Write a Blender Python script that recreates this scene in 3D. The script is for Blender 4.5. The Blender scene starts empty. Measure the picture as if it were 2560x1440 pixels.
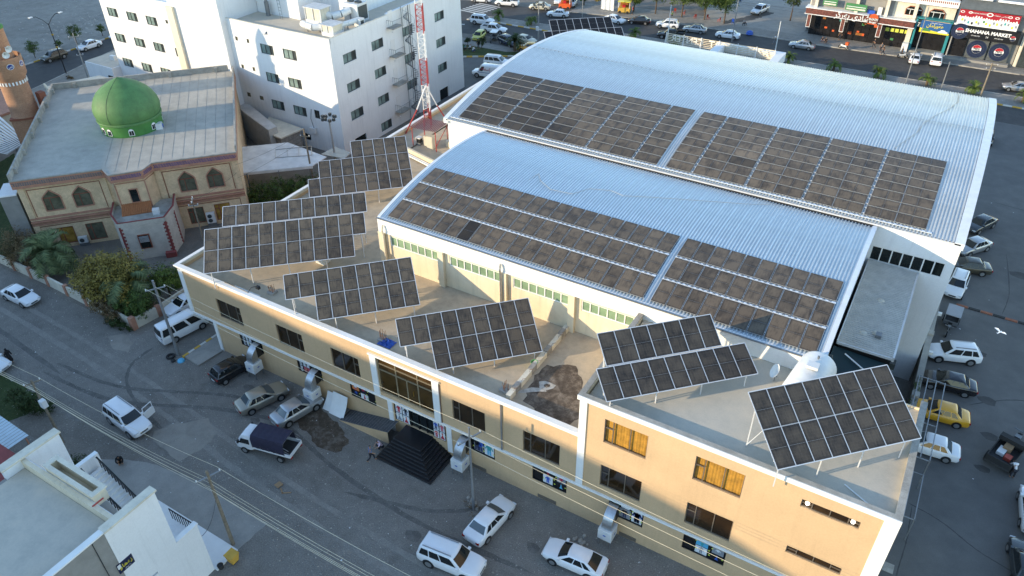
import bpy, bmesh, math, random
from math import sin, cos, pi, radians, sqrt, atan2
from mathutils import Vector, Matrix
random.seed(7)
SC = bpy.context.scene
COL = SC.collection

# ---------------------------------------------------------------- camera
CAM_H = 47.0
YAW, PITCH, ROLL, FPX = -0.543137, 0.629275, 0.0119133, 1911.34
_f = Vector((sin(YAW)*cos(PITCH), cos(YAW)*cos(PITCH), -sin(PITCH)))
_r0 = Vector((cos(YAW), -sin(YAW), 0)); _d0 = _f.cross(_r0)
_r = cos(ROLL)*_r0 + sin(ROLL)*_d0; _d = -sin(ROLL)*_r0 + cos(ROLL)*_d0
cd = bpy.data.cameras.new('camera'); cam = bpy.data.objects.new('camera', cd); COL.objects.link(cam)
cam.matrix_world = Matrix(((_r.x, -_d.x, -_f.x, 0), (_r.y, -_d.y, -_f.y, 0), (_r.z, -_d.z, -_f.z, CAM_H), (0, 0, 0, 1)))
cd.sensor_width = 36; cd.lens = FPX/2560*36; cd.clip_start = 0.5; cd.clip_end = 3000
SC.camera = cam
# ---------------------------------------------------------------- sky and sun
SUN_AZ, SUN_EL = radians(47.7), radians(14.0)       # horizontal direction the light travels in, elevation
w = bpy.data.worlds.new('World'); SC.world = w; w.use_nodes = True
nt = w.node_tree; bg = nt.nodes['Background']
sky = nt.nodes.new('ShaderNodeTexSky'); sky.sky_type = 'NISHITA'; sky.sun_disc = False
sky.sun_elevation = SUN_EL; sky.sun_rotation = radians(222.3)
sky.air_density = 1.0; sky.dust_density = 0.0; sky.ozone_density = 1.3
nt.links.new(sky.outputs[0], bg.inputs[0]); bg.inputs[1].default_value = 0.15
sl = bpy.data.lights.new('sun', 'SUN'); sl.energy = 2.0; sl.angle = radians(0.6); sl.color = (1.0, 0.80, 0.52)
so = bpy.data.objects.new('sun', sl); COL.objects.link(so)
so.rotation_euler = Vector((cos(SUN_AZ)*cos(SUN_EL), sin(SUN_AZ)*cos(SUN_EL), -sin(SUN_EL))).to_track_quat('-Z', 'Y').to_euler()
so.location = (-60, -60, 60)
vs = SC.view_settings; vs.view_transform = 'Standard'; vs.look = 'None'; vs.gamma = 1; vs.use_curve_mapping = False
vs.exposure = 1.55
SC.cycles.max_bounces = 6; SC.cycles.diffuse_bounces = 3; SC.cycles.glossy_bounces = 3; SC.cycles.transparent_max_bounces = 8
SC.cycles.caustics_reflective = False; SC.cycles.caustics_refractive = False

# ---------------------------------------------------------------- materials
MT = {}
def node(nt, t, **kw):
    n = nt.nodes.new(t)
    for k, v in kw.items(): setattr(n, k, v)
    return n
def mat(name, col, rough=.7, metal=0., var=.12, scale=1.5, bump=0., bscale=30., detail=5., col2=None, spec=.5, fine=0., coat=0., streak=0.):
    """procedural paint/plaster/soil: two noises vary the colour, optional bump"""
    if name in MT: return MT[name]
    m = bpy.data.materials.new(name); m.use_nodes = True; t = m.node_tree; b = t.nodes['Principled BSDF']
    b.inputs['Roughness'].default_value = rough; b.inputs['Metallic'].default_value = metal
    b.inputs['Specular IOR Level'].default_value = spec
    if coat: b.inputs['Coat Weight'].default_value = coat; b.inputs['Coat Roughness'].default_value = .08
    c = Vector(col[:3])
    if var <= 0 and not col2:
        b.inputs['Base Color'].default_value = (*c, 1)
    else:
        tc = node(t, 'ShaderNodeTexCoord'); n1 = node(t, 'ShaderNodeTexNoise'); n1.inputs['Scale'].default_value = scale
        n1.inputs['Detail'].default_value = detail; n1.inputs['Roughness'].default_value = .62
        t.links.new(tc.outputs['Object'], n1.inputs['Vector'])
        r = node(t, 'ShaderNodeValToRGB'); e = r.color_ramp.elements
        e[0].position = .34; e[1].position = .68
        a = c*(1-var); z = Vector(col2[:3]) if col2 else c*(1+var)
        e[0].color = (*a, 1); e[1].color = (*z, 1)
        t.links.new(n1.outputs['Fac'], r.inputs[0]); out = r.outputs[0]
        if fine:
            n3 = node(t, 'ShaderNodeTexNoise'); n3.inputs['Scale'].default_value = bscale; n3.inputs['Detail'].default_value = 3
            t.links.new(tc.outputs['Object'], n3.inputs['Vector'])
            r3 = node(t, 'ShaderNodeMapRange'); r3.inputs[1].default_value = .3; r3.inputs[2].default_value = .7
            r3.inputs[3].default_value = 1-fine; r3.inputs[4].default_value = 1+fine
            t.links.new(n3.outputs['Fac'], r3.inputs[0])
            mx = node(t, 'ShaderNodeMix', data_type='RGBA', blend_type='MULTIPLY'); mx.inputs[0].default_value = 1
            t.links.new(out, mx.inputs[6]); t.links.new(r3.outputs[0], mx.inputs[7]); out = mx.outputs[2]
        if streak:    # rain streaks and grime running down the wall
            vm = node(t, 'ShaderNodeVectorMath', operation='MULTIPLY'); vm.inputs[1].default_value = (2.6, 2.6, .16); t.links.new(tc.outputs['Object'], vm.inputs[0])
            n4 = node(t, 'ShaderNodeTexNoise'); n4.inputs['Scale'].default_value = 1.0; n4.inputs['Detail'].default_value = 6; n4.inputs['Roughness'].default_value = .65; t.links.new(vm.outputs[0], n4.inputs['Vector'])
            r4 = node(t, 'ShaderNodeMapRange'); r4.inputs[1].default_value = .52; r4.inputs[2].default_value = .78; r4.inputs[3].default_value = 1; r4.inputs[4].default_value = 1-streak
            t.links.new(n4.outputs['Fac'], r4.inputs[0]); m4 = node(t, 'ShaderNodeMix', data_type='RGBA', blend_type='MULTIPLY'); m4.inputs[0].default_value = 1
            t.links.new(out, m4.inputs[6]); t.links.new(r4.outputs[0], m4.inputs[7]); out = m4.outputs[2]
        t.links.new(out, b.inputs['Base Color'])
        if bump:
            n2 = node(t, 'ShaderNodeTexNoise'); n2.inputs['Scale'].default_value = bscale; n2.inputs['Detail'].default_value = 4
            t.links.new(tc.outputs['Object'], n2.inputs['Vector'])
            bp = node(t, 'ShaderNodeBump'); bp.inputs['Strength'].default_value = bump; bp.inputs['Distance'].default_value = .05
            t.links.new(n2.outputs['Fac'], bp.inputs['Height']); t.links.new(bp.outputs[0], b.inputs['Normal'])
    MT[name] = m
    return m
def glass(name, col, rough=.06):
    if name in MT: return MT[name]
    m = mat(name, col, rough, 0, .25, 1.2, spec=.6)
    return m
def panel_mat():
    """dusty solar cells: dark glass under brown dust, amount of dust from the object's own colour"""
    m = bpy.data.materials.new('dusty_cells'); m.use_nodes = True; t = m.node_tree; b = t.nodes['Principled BSDF']
    b.inputs['Roughness'].default_value = .38; b.inputs['Specular IOR Level'].default_value = .25
    tc = node(t, 'ShaderNodeTexCoord'); oi = node(t, 'ShaderNodeObjectInfo')
    ad = node(t, 'ShaderNodeVectorMath', operation='ADD'); mu = node(t, 'ShaderNodeMath', operation='MULTIPLY'); mu.inputs[1].default_value = 37.
    t.links.new(oi.outputs['Random'], mu.inputs[0]); t.links.new(tc.outputs['Object'], ad.inputs[0]); t.links.new(mu.outputs[0], ad.inputs[1])
    sc = node(t, 'ShaderNodeVectorMath', operation='MULTIPLY'); sc.inputs[1].default_value = (5.5, 1.1, 1)
    t.links.new(ad.outputs[0], sc.inputs[0])
    n1 = node(t, 'ShaderNodeTexNoise'); n1.inputs['Scale'].default_value = 1.6; n1.inputs['Detail'].default_value = 7; n1.inputs['Roughness'].default_value = .7
    t.links.new(sc.outputs[0], n1.inputs['Vector'])
    n2 = node(t, 'ShaderNodeTexNoise'); n2.inputs['Scale'].default_value = 1.3; n2.inputs['Detail'].default_value = 4
    t.links.new(ad.outputs[0], n2.inputs['Vector'])
    a1 = node(t, 'ShaderNodeMath', operation='ADD'); t.links.new(n1.outputs[0], a1.inputs[0]); t.links.new(n2.outputs[0], a1.inputs[1])
    mr = node(t, 'ShaderNodeMapRange'); mr.inputs[1].default_value = .7; mr.inputs[2].default_value = 1.35; mr.inputs[3].default_value = .30; mr.inputs[4].default_value = 1.5
    t.links.new(a1.outputs[0], mr.inputs[0])
    rr = node(t, 'ShaderNodeMapRange'); rr.inputs[3].default_value = .74; rr.inputs[4].default_value = 1.18
    t.links.new(oi.outputs['Random'], rr.inputs[0])
    m2 = node(t, 'ShaderNodeMath', operation='MULTIPLY'); t.links.new(mr.outputs[0], m2.inputs[0]); t.links.new(rr.outputs[0], m2.inputs[1])
    uv = node(t, 'ShaderNodeSeparateXYZ'); t.links.new(tc.outputs['UV'], uv.inputs[0]); mins = []
    for k in (0, 1):
        pg = node(t, 'ShaderNodeMath', operation='PINGPONG'); pg.inputs[1].default_value = .5; t.links.new(uv.outputs[k], pg.inputs[0]); mins.append(pg.outputs[0])
    mn = node(t, 'ShaderNodeMath', operation='MINIMUM'); t.links.new(mins[0], mn.inputs[0]); t.links.new(mins[1], mn.inputs[1])
    me_ = node(t, 'ShaderNodeMapRange'); me_.inputs[1].default_value = 0; me_.inputs[2].default_value = .16; me_.inputs[3].default_value = .45; me_.inputs[4].default_value = 1; t.links.new(mn.outputs[0], me_.inputs[0])
    m5 = node(t, 'ShaderNodeMath', operation='MULTIPLY'); t.links.new(m2.outputs[0], m5.inputs[0]); t.links.new(me_.outputs[0], m5.inputs[1])
    mx = node(t, 'ShaderNodeMix', data_type='RGBA'); mx.inputs[6].default_value = (.010, .011, .014, 1)
    t.links.new(m5.outputs[0], mx.inputs[0]); t.links.new(oi.outputs['Color'], mx.inputs[7])
    # thin busbar / cell lines
    sx = node(t, 'ShaderNodeSeparateXYZ'); t.links.new(tc.outputs['Object'], sx.inputs[0])
    def lines(sock, period, width):
        f = node(t, 'ShaderNodeMath', operation='PINGPONG'); f.inputs[1].default_value = period/2; t.links.new(sock, f.inputs[0])
        l = node(t, 'ShaderNodeMath', operation='LESS_THAN'); l.inputs[1].default_value = width; t.links.new(f.outputs[0], l.inputs[0]); return l.outputs[0]
    la, lb = lines(sx.outputs[0], .182, .005), lines(sx.outputs[1], .187, .005)
    lm = node(t, 'ShaderNodeMath', operation='MAXIMUM'); t.links.new(la, lm.inputs[0]); t.links.new(lb, lm.inputs[1])
    lf = node(t, 'ShaderNodeMath', operation='MULTIPLY'); lf.inputs[1].default_value = .12; t.links.new(lm.outputs[0], lf.inputs[0])
    m3 = node(t, 'ShaderNodeMix', data_type='RGBA'); m3.inputs[7].default_value = (.28, .25, .22, 1)
    t.links.new(lf.outputs[0], m3.inputs[0]); t.links.new(mx.outputs[2], m3.inputs[6])
    t.links.new(m3.outputs[2], b.inputs['Base Color'])
    MT['dusty_cells'] = m; return m
def brick_mat(name, c1, c2, mortar, scale, bw=.5, bh=.25, rough=.85):
    m = bpy.data.materials.new(name); m.use_nodes = True; t = m.node_tree; b = t.nodes['Principled BSDF']; b.inputs['Roughness'].default_value = rough
    tc = node(t, 'ShaderNodeTexCoord'); br = node(t, 'ShaderNodeTexBrick')
    s = node(t, 'ShaderNodeSeparateXYZ'); t.links.new(tc.outputs['Object'], s.inputs[0])
    ad = node(t, 'ShaderNodeMath', operation='ADD'); t.links.new(s.outputs[0], ad.inputs[0]); t.links.new(s.outputs[1], ad.inputs[1])
    cb = node(t, 'ShaderNodeCombineXYZ'); t.links.new(ad.outputs[0], cb.inputs[0]); t.links.new(s.outputs[2], cb.inputs[1])
    t.links.new(cb.outputs[0], br.inputs['Vector'])
    br.inputs['Color1'].default_value = (*c1, 1); br.inputs['Color2'].default_value = (*c2, 1); br.inputs['Mortar'].default_value = (*mortar, 1)
    br.inputs['Scale'].default_value = scale; br.inputs['Mortar Size'].default_value = .015; br.inputs['Brick Width'].default_value = bw; br.inputs['Row Height'].default_value = bh
    n = node(t, 'ShaderNodeTexNoise'); n.inputs['Scale'].default_value = 1.2; n.inputs['Detail'].default_value = 6
    t.links.new(tc.outputs['Object'], n.inputs['Vector'])
    mr = node(t, 'ShaderNodeMapRange'); mr.inputs[3].default_value = .7; mr.inputs[4].default_value = 1.25; t.links.new(n.outputs[0], mr.inputs[0])
    mx = node(t, 'ShaderNodeMix', data_type='RGBA', blend_type='MULTIPLY'); mx.inputs[0].default_value = 1
    t.links.new(br.outputs[0], mx.inputs[6]); t.links.new(mr.outputs[0], mx.inputs[7]); t.links.new(mx.outputs[2], b.inputs['Base Color'])
    MT[name] = m; return m
def ground_mat(name, stops, s1=.12, s2=1.2, s3=9., rough=.95, bump=.5, speck=.22, cracks=False):
    """soil / gravel / asphalt: three octaves of noise through a ramp, speckle on top"""
    m = bpy.data.materials.new(name); m.use_nodes = True; t = m.node_tree; b = t.nodes['Principled BSDF']; b.inputs['Roughness'].default_value = rough
    b.inputs['Specular IOR Level'].default_value = .3
    tc = node(t, 'ShaderNodeTexCoord')
    ns = []
    for s, d in ((s1, 6), (s2, 6), (s3, 4)):
        n = node(t, 'ShaderNodeTexNoise'); n.inputs['Scale'].default_value = s; n.inputs['Detail'].default_value = d; n.inputs['Roughness'].default_value = .65
        t.links.new(tc.outputs['Object'], n.inputs['Vector']); ns.append(n)
    a = node(t, 'ShaderNodeMath', operation='ADD'); t.links.new(ns[0].outputs[0], a.inputs[0]); t.links.new(ns[1].outputs[0], a.inputs[1])
    h = node(t, 'ShaderNodeMath', operation='MULTIPLY'); h.inputs[1].default_value = .5; t.links.new(a.outputs[0], h.inputs[0])
    r = node(t, 'ShaderNodeValToRGB'); cr = r.color_ramp
    while len(cr.elements) < len(stops): cr.elements.new(.5)
    for e, (p, c) in zip(cr.elements, stops): e.position = p; e.color = (*c, 1)
    t.links.new(h.outputs[0], r.inputs[0])
    mr = node(t, 'ShaderNodeMapRange'); mr.inputs[1].default_value = .3; mr.inputs[2].default_value = .7; mr.inputs[3].default_value = 1-speck; mr.inputs[4].default_value = 1+speck
    t.links.new(ns[2].outputs[0], mr.inputs[0])
    mx = node(t, 'ShaderNodeMix', data_type='RGBA', blend_type='MULTIPLY'); mx.inputs[0].default_value = 1
    t.links.new(r.outputs[0], mx.inputs[6]); t.links.new(mr.outputs[0], mx.inputs[7]); out = mx.outputs[2]
    if cracks:
        v = node(t, 'ShaderNodeTexVoronoi', feature='DISTANCE_TO_EDGE'); v.inputs['Scale'].default_value = .13
        nz = node(t, 'ShaderNodeMix', data_type='VECTOR'); nz.inputs[0].default_value = .06
        t.links.new(tc.outputs['Object'], nz.inputs[4]); t.links.new(ns[1].outputs[1], nz.inputs[5]); t.links.new(nz.outputs[1], v.inputs['Vector'])
        l = node(t, 'ShaderNodeMath', operation='LESS_THAN'); l.inputs[1].default_value = .0035; t.links.new(v.outputs[0], l.inputs[0])
        lf = node(t, 'ShaderNodeMath', operation='MULTIPLY'); lf.inputs[1].default_value = .28; t.links.new(l.outputs[0], lf.inputs[0])
        m3 = node(t, 'ShaderNodeMix', data_type='RGBA'); m3.inputs[7].default_value = (.03, .03, .03, 1)
        t.links.new(lf.outputs[0], m3.inputs[0]); t.links.new(out, m3.inputs[6]); out = m3.outputs[2]
    t.links.new(out, b.inputs['Base Color'])
    if bump:
        bp = node(t, 'ShaderNodeBump'); bp.inputs['Strength'].default_value = bump; bp.inputs['Distance'].default_value = .06
        t.links.new(ns[2].outputs[0], bp.inputs['Height']); t.links.new(bp.outputs[0], b.inputs['Normal'])
    MT[name] = m; return m
def leaf_mat(name, c1, c2):
    m = bpy.data.materials.new(name); m.use_nodes = True; t = m.node_tree; b = t.nodes['Principled BSDF']; b.inputs['Roughness'].default_value = .6
    b.inputs['Specular IOR Level'].default_value = .2
    g = node(t, 'ShaderNodeNewGeometry'); tc = node(t, 'ShaderNodeTexCoord'); n = node(t, 'ShaderNodeTexNoise'); n.inputs['Scale'].default_value = 1.1
    t.links.new(tc.outputs['Object'], n.inputs['Vector'])
    a = node(t, 'ShaderNodeMath', operation='ADD'); t.links.new(g.outputs['Random Per Island'], a.inputs[0]); t.links.new(n.outputs[0], a.inputs[1])
    mr = node(t, 'ShaderNodeMapRange'); mr.inputs[1].default_value = .35; mr.inputs[2].default_value = 1.45; t.links.new(a.outputs[0], mr.inputs[0])
    mx = node(t, 'ShaderNodeMix', data_type='RGBA'); mx.inputs[6].default_value = (*c1, 1); mx.inputs[7].default_value = (*c2, 1)
    t.links.new(mr.outputs[0], mx.inputs[0]); t.links.new(mx.outputs[2], b.inputs['Base Color'])
    b.inputs['Subsurface Weight'].default_value = 0
    MT[name] = m; return m
def clear_glass(name, tint, fac=.35, rough=.03):
    """window glass one can see through: transparent mixed with a glossy coat"""
    m = bpy.data.materials.new(name); m.use_nodes = True; t = m.node_tree; t.nodes.remove(t.nodes['Principled BSDF'])
    o = t.nodes['Material Output']; tr = node(t, 'ShaderNodeBsdfTransparent'); tr.inputs[0].default_value = (*tint, 1)
    gl = node(t, 'ShaderNodeBsdfGlossy'); gl.inputs['Roughness'].default_value = rough; gl.inputs[0].default_value = (.9, .9, .9, 1)
    mx = node(t, 'ShaderNodeMixShader'); mx.inputs[0].default_value = fac
    t.links.new(tr.outputs[0], mx.inputs[1]); t.links.new(gl.outputs[0], mx.inputs[2]); t.links.new(mx.outputs[0], o.inputs[0])
    MT[name] = m; return m
def G(n): return MT[n]

# ---------------------------------------------------------------- mesh helpers
ORG = {}
class MB:
    def __init__(s): s.v = []; s.f = []; s.m = []
    def face(s, pts, m=0):
        i = len(s.v); s.v += [tuple(p) for p in pts]; s.f.append(tuple(range(i, i+len(pts)))); s.m.append(m); return s
    def box(s, x0, x1, y0, y1, z0, z1, m=0):
        i = len(s.v)
        s.v += [(x0,y0,z0),(x1,y0,z0),(x1,y1,z0),(x0,y1,z0),(x0,y0,z1),(x1,y0,z1),(x1,y1,z1),(x0,y1,z1)]
        for q in ((3,2,1,0),(4,5,6,7),(0,1,5,4),(1,2,6,5),(2,3,7,6),(3,0,4,7)): s.f.append(tuple(i+k for k in q)); s.m.append(m)
        return s
    def bar(s, a, b, w, h, m=0, up=(0,0,1)):
        a, b = Vector(a), Vector(b); d = (b-a).normalized(); u = Vector(up)
        if abs(d.dot(u)) > .97: u = Vector((1,0,0))
        x = d.cross(u).normalized()*w/2; y = x.cross(d).normalized()*h/2; i = len(s.v)
        for p in (a, b): s.v += [tuple(p-x-y), tuple(p+x-y), tuple(p+x+y), tuple(p-x+y)]
        for q in ((3,2,1,0),(4,5,6,7),(0,1,5,4),(1,2,6,5),(2,3,7,6),(3,0,4,7)): s.f.append(tuple(i+k for k in q)); s.m.append(m)
        return s
    def cyl(s, a, b, r0, r1=None, n=10, m=0, caps=True):
        r1 = r0 if r1 is None else r1
        a, b = Vector(a), Vector(b); d = (b-a).normalized(); u = Vector((0,0,1)) if abs(d.z) < .95 else Vector((1,0,0))
        x = d.cross(u).normalized(); y = x.cross(d).normalized(); i = len(s.v)
        for p, r in ((a, r0), (b, r1)):
            for k in range(n): s.v.append(tuple(p + x*r*cos(2*pi*k/n) + y*r*sin(2*pi*k/n)))
        for k in range(n): s.f.append((i+k, i+(k+1)%n, i+n+(k+1)%n, i+n+k)); s.m.append(m)
        if caps:
            s.f.append(tuple(i+n-1-k for k in range(n))); s.m.append(m); s.f.append(tuple(i+n+k for k in range(n))); s.m.append(m)
        return s
    def tube(s, pts, r, n=5, m=0):
        for a, b in zip(pts, pts[1:]): s.cyl(a, b, r, r, n, m, True)
        return s
    def prism(s, poly, z0, z1, m=0, bottom=True):
        A = sum(p[0]*q[1]-q[0]*p[1] for p, q in zip(poly, poly[1:]+poly[:1]))
        if A < 0: poly = poly[::-1]
        n = len(poly); i = len(s.v)
        s.v += [(p[0],p[1],z0) for p in poly] + [(p[0],p[1],z1) for p in poly]
        for k in range(n): s.f.append((i+k, i+(k+1)%n, i+n+(k+1)%n, i+n+k)); s.m.append(m)
        s.f.append(tuple(i+n+k for k in range(n))); s.m.append(m)
        if bottom: s.f.append(tuple(i+n-1-k for k in range(n))); s.m.append(m)
        return s
    def lathe(s, c, prof, n=24, m=0):
        i = len(s.v)
        for r, z in prof:
            for k in range(n): s.v.append((c[0]+r*cos(2*pi*k/n), c[1]+r*sin(2*pi*k/n), c[2]+z))
        for j in range(len(prof)-1):
            for k in range(n): s.f.append((i+j*n+k, i+j*n+(k+1)%n, i+(j+1)*n+(k+1)%n, i+(j+1)*n+k)); s.m.append(m)
        return s
    def loft(s, rings, m=0, caps=True, closed=True):
        i = len(s.v); n = len(rings[0])
        for r in rings: s.v += [tuple(p) for p in r]
        for j in range(len(rings)-1):
            for k in range(n if closed else n-1):
                s.f.append((i+j*n+k, i+j*n+(k+1)%n, i+(j+1)*n+(k+1)%n, i+(j+1)*n+k)); s.m.append(m)
        if caps:
            s.f.append(tuple(i+n-1-k for k in range(n))); s.m.append(m)
            e = i+(len(rings)-1)*n; s.f.append(tuple(e+k for k in range(n))); s.m.append(m)
        return s
    def xf(s, M, i0=0):
        for k in range(i0, len(s.v)): s.v[k] = tuple(M @ Vector(s.v[k]))
        return s
    def mesh(s, name, mats=(), off=None, smooth=None):
        me = bpy.data.meshes.new(name)
        v = s.v if off is None else [(a-off[0], b-off[1], c-off[2]) for a, b, c in s.v]
        me.from_pydata(v, [], s.f)
        for m in mats: me.materials.append(G(m) if isinstance(m, str) else m)
        if len(mats) > 1: me.polygons.foreach_set('material_index', s.m)
        if smooth:
            me.polygons.foreach_set('use_smooth', [True]*len(me.polygons)); me.update(); me.set_sharp_from_angle(angle=radians(smooth))
        me.update()
        return me
    def build(s, name, mats, parent=None, smooth=None, label=None, cat=None, group=None, kind=None):
        if isinstance(mats, str): mats = [mats]
        if parent is None:
            xs, ys, zs = zip(*s.v); off = ((min(xs)+max(xs))/2, (min(ys)+max(ys))/2, min(zs))
        else: off = ORG[parent.name]
        o = bpy.data.objects.new(name, s.mesh(name, mats, off, smooth)); COL.objects.link(o)
        if parent is None: o.location = off; ORG[o.name] = off
        else: o.parent = parent; ORG[o.name] = off
        tag(o, label, cat, group, kind)
        return o
def tag(o, label=None, cat=None, group=None, kind=None):
    if label: o['label'] = label
    if cat: o['category'] = cat
    if group: o['group'] = group
    if kind: o['kind'] = kind
    return o
def thing(name, label, cat, loc=(0,0,0), rot=0., group=None, local=False):
    o = bpy.data.objects.new(name, None); COL.objects.link(o); o.empty_display_size = .3
    o.location = loc; o.rotation_euler = (0, 0, rot); ORG[o.name] = (0,0,0) if local or rot else tuple(loc)
    return tag(o, label, cat, group)
def inst(name, me, parent, loc=(0,0,0), rot=None, matx=None, color=None, mats=None):
    o = bpy.data.objects.new(name, me); COL.objects.link(o); o.parent = parent
    if matx is not None: o.matrix_local = matx
    else:
        o.location = loc
        if rot: o.rotation_euler = rot
    if color: o.color = (*color, 1)
    if mats:
        for i, m in mats.items():
            o.material_slots[i].link = 'OBJECT'; o.material_slots[i].material = G(m) if isinstance(m, str) else m
    ORG[o.name] = (0,0,0)
    return o
def sub(v, o): return (v[0]-o[0], v[1]-o[1], v[2]-o[2])
def facade(mb, F, u0, u1, z0, z1, holes, depth=.18, m=0, mr=None):
    """wall face with real openings and reveals; F(u, z, d) gives the point d metres behind the face"""
    mr = m if mr is None else mr
    us = sorted({u0, u1, *[min(max(h[k], u0), u1) for h in holes for k in (0, 1)]}); zs = sorted({z0, z1, *[min(max(h[k], z0), z1) for h in holes for k in (2, 3)]})
    for a, b in zip(us, us[1:]):
        for c, d in zip(zs, zs[1:]):
            mu, mz = (a+b)/2, (c+d)/2
            if any(h[0] < mu < h[1] and h[2] < mz < h[3] for h in holes): continue
            mb.face([F(a,c,0), F(b,c,0), F(b,d,0), F(a,d,0)], m)
    for a, b, c, d in holes:
        mb.face([F(a,c,0), F(a,c,depth), F(a,d,depth), F(a,d,0)][::-1], mr); mb.face([F(b,c,0), F(b,c,depth), F(b,d,depth), F(b,d,0)], mr)
        mb.face([F(a,c,0), F(b,c,0), F(b,c,depth), F(a,c,depth)][::-1], mr); mb.face([F(a,d,0), F(b,d,0), F(b,d,depth), F(a,d,depth)], mr)
def window(parent, F, a, b, c, d, cells, fm='bronze_frame', pm='bronze_glass', depth=.14, fw=.06, name='window', pmats=None):
    """frame with bars (the window), each pane its own child; cells are fractions (x0,x1,z0,z1)"""
    mb = MB()
    def fb(x0, x1, z0, z1, d0=depth-.06, d1=depth+.02):
        P = [F(x0,z0,d0), F(x1,z0,d0), F(x1,z1,d0), F(x0,z1,d0), F(x0,z0,d1), F(x1,z0,d1), F(x1,z1,d1), F(x0,z1,d1)]
        for q in ((0,1,2,3),(0,3,7,4),(1,5,6,2),(3,2,6,7),(0,4,5,1)): mb.face([P[k] for k in q])
    fb(a, a+fw, c, d); fb(b-fw, b, c, d); fb(a+fw, b-fw, c, c+fw); fb(a+fw, b-fw, d-fw, d)
    W, Hh = b-a, d-c
    for x0, x1, z0, z1 in cells:
        if x1 < .99: fb(a+x1*W-fw/2, a+x1*W+fw/2, c+z0*Hh+(fw if z0 < .01 else 0), c+z1*Hh-(fw if z1 > .99 else 0))
        if z1 < .99: fb(a+x0*W+fw/2, a+x1*W-fw/2, c+z1*Hh-fw/2, c+z1*Hh+fw/2)
    o = mb.build(name, fm, parent)
    for i, (x0, x1, z0, z1) in enumerate(cells):
        p = MB(); X0, X1, Z0, Z1 = a+x0*W, a+x1*W, c+z0*Hh, c+z1*Hh
        p.face([F(X0,Z0,depth), F(X1,Z0,depth), F(X1,Z1,depth), F(X0,Z1,depth)])
        p.build('pane', pmats[i] if pmats else pm, o)
    return o
def text_mesh(s, size, font=None, ext=.0, align='CENTER', shear=0., bold=0.):
    cu = bpy.data.curves.new('t', 'FONT'); cu.body = s; cu.size = size; cu.align_x = align; cu.align_y = 'CENTER'; cu.extrude = ext; cu.shear = shear; cu.offset = bold
    cu.resolution_u = 2
    o = bpy.data.objects.new('t', cu); me = bpy.data.meshes.new_from_object(o)
    bpy.data.objects.remove(o); bpy.data.curves.remove(cu)
    return me
def put_text(name, s, size, parent, M, m, ext=.01, bold=0., shear=0., align='CENTER'):
    me = text_mesh(s, size, ext=ext, bold=bold, shear=shear, align=align); me.name = name; me.materials.clear(); me.materials.append(G(m))
    org = Vector(ORG[parent.name]); o = bpy.data.objects.new(name, me); COL.objects.link(o); o.parent = parent
    o.matrix_local = Matrix.Translation(-org) @ M; ORG[o.name] = (0,0,0)
    return o
def frame_y(x, y, z, rz=0.):
    """text frame standing upright on a wall that faces -Y"""
    return Matrix.Translation((x, y, z)) @ Matrix.Rotation(rz, 4, 'Z') @ Matrix.Rotation(pi/2, 4, 'X')
# ---------------------------------------------------------------- palette
mat('tan_plaster', (.58,.40,.23), .85, var=.07, scale=.3, fine=.05, bscale=9, streak=.10)
mat('white_trim', (.80,.79,.76), .7, var=.04)
mat('white_plaster', (.80,.80,.79), .8, var=.04, scale=.3, fine=.03, bscale=9, streak=.13)
mat('beige_plaster', (.72,.66,.52), .8, var=.05)
mat('cream_plaster', (.72,.62,.45), .85, var=.08, scale=.6, streak=.2)
mat('cream_wall', (.68,.62,.50), .85, var=.12, scale=.7, streak=.22)
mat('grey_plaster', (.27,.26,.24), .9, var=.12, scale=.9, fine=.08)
ground_mat('roof_screed', [(.36,(.38,.31,.23)),(.5,(.48,.395,.29)),(.62,(.55,.44,.31))], .25, 1.2, 12, .9, .06, .07)
ground_mat('roof_concrete', [(.36,(.44,.41,.345)),(.5,(.52,.475,.395)),(.64,(.58,.515,.415))], .22, 1.0, 10, .8, .04, .05)
ground_mat('felt_roof', [(.34,(.32,.30,.265)),(.5,(.41,.385,.335)),(.66,(.50,.465,.40))], .12, .8, 9, .8, .2, .10)
mat('concrete', (.36,.34,.30), .9, var=.22, scale=1.2, fine=.12, bscale=20)
mat('raw_concrete', (.30,.28,.25), .95, var=.25, scale=2.2, fine=.15, bscale=16)
ground_mat('soil', [(.34,(.14,.125,.105)),(.5,(.19,.17,.145)),(.66,(.25,.225,.19))], .06, .6, 7, .95, .4)
ground_mat('gravel', [(.34,(.15,.138,.122)),(.46,(.20,.184,.162)),(.56,(.225,.208,.184)),(.68,(.29,.265,.23))], .10, .9, 11, .95, .9, .3)
ground_mat('lot_asphalt', [(.36,(.105,.103,.10)),(.5,(.13,.127,.122)),(.64,(.16,.155,.147))], .07, .5, 12, .85, .15, .10)
ground_mat('street_asphalt', [(.36,(.055,.054,.054)),(.5,(.07,.068,.066)),(.64,(.095,.09,.085))], .09, .8, 12, .8, .25)
ground_mat('paving', [(.36,(.20,.185,.165)),(.5,(.25,.235,.21)),(.64,(.31,.29,.26))], .15, 1.1, 9, .9, .25)
ground_mat('vacant_soil', [(.36,(.22,.20,.17)),(.5,(.29,.265,.23)),(.64,(.36,.33,.28))], .05, .5, 6, .95, .5, cracks=True)
ground_mat('slab_concrete', [(.36,(.25,.24,.22)),(.5,(.30,.285,.255)),(.64,(.35,.33,.295))], .3, .9, 8, .85, .08, .07)
ground_mat('dirt_patch', [(.36,(.22,.20,.17)),(.5,(.27,.245,.21)),(.64,(.31,.285,.24))], .4, 1.2, 12, .95, .2, .1)
ground_mat('wet_mud', [(.38,(.05,.036,.024)),(.5,(.085,.062,.042)),(.62,(.15,.125,.10))], .6, 2.5, 14, .7, .6)
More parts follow.
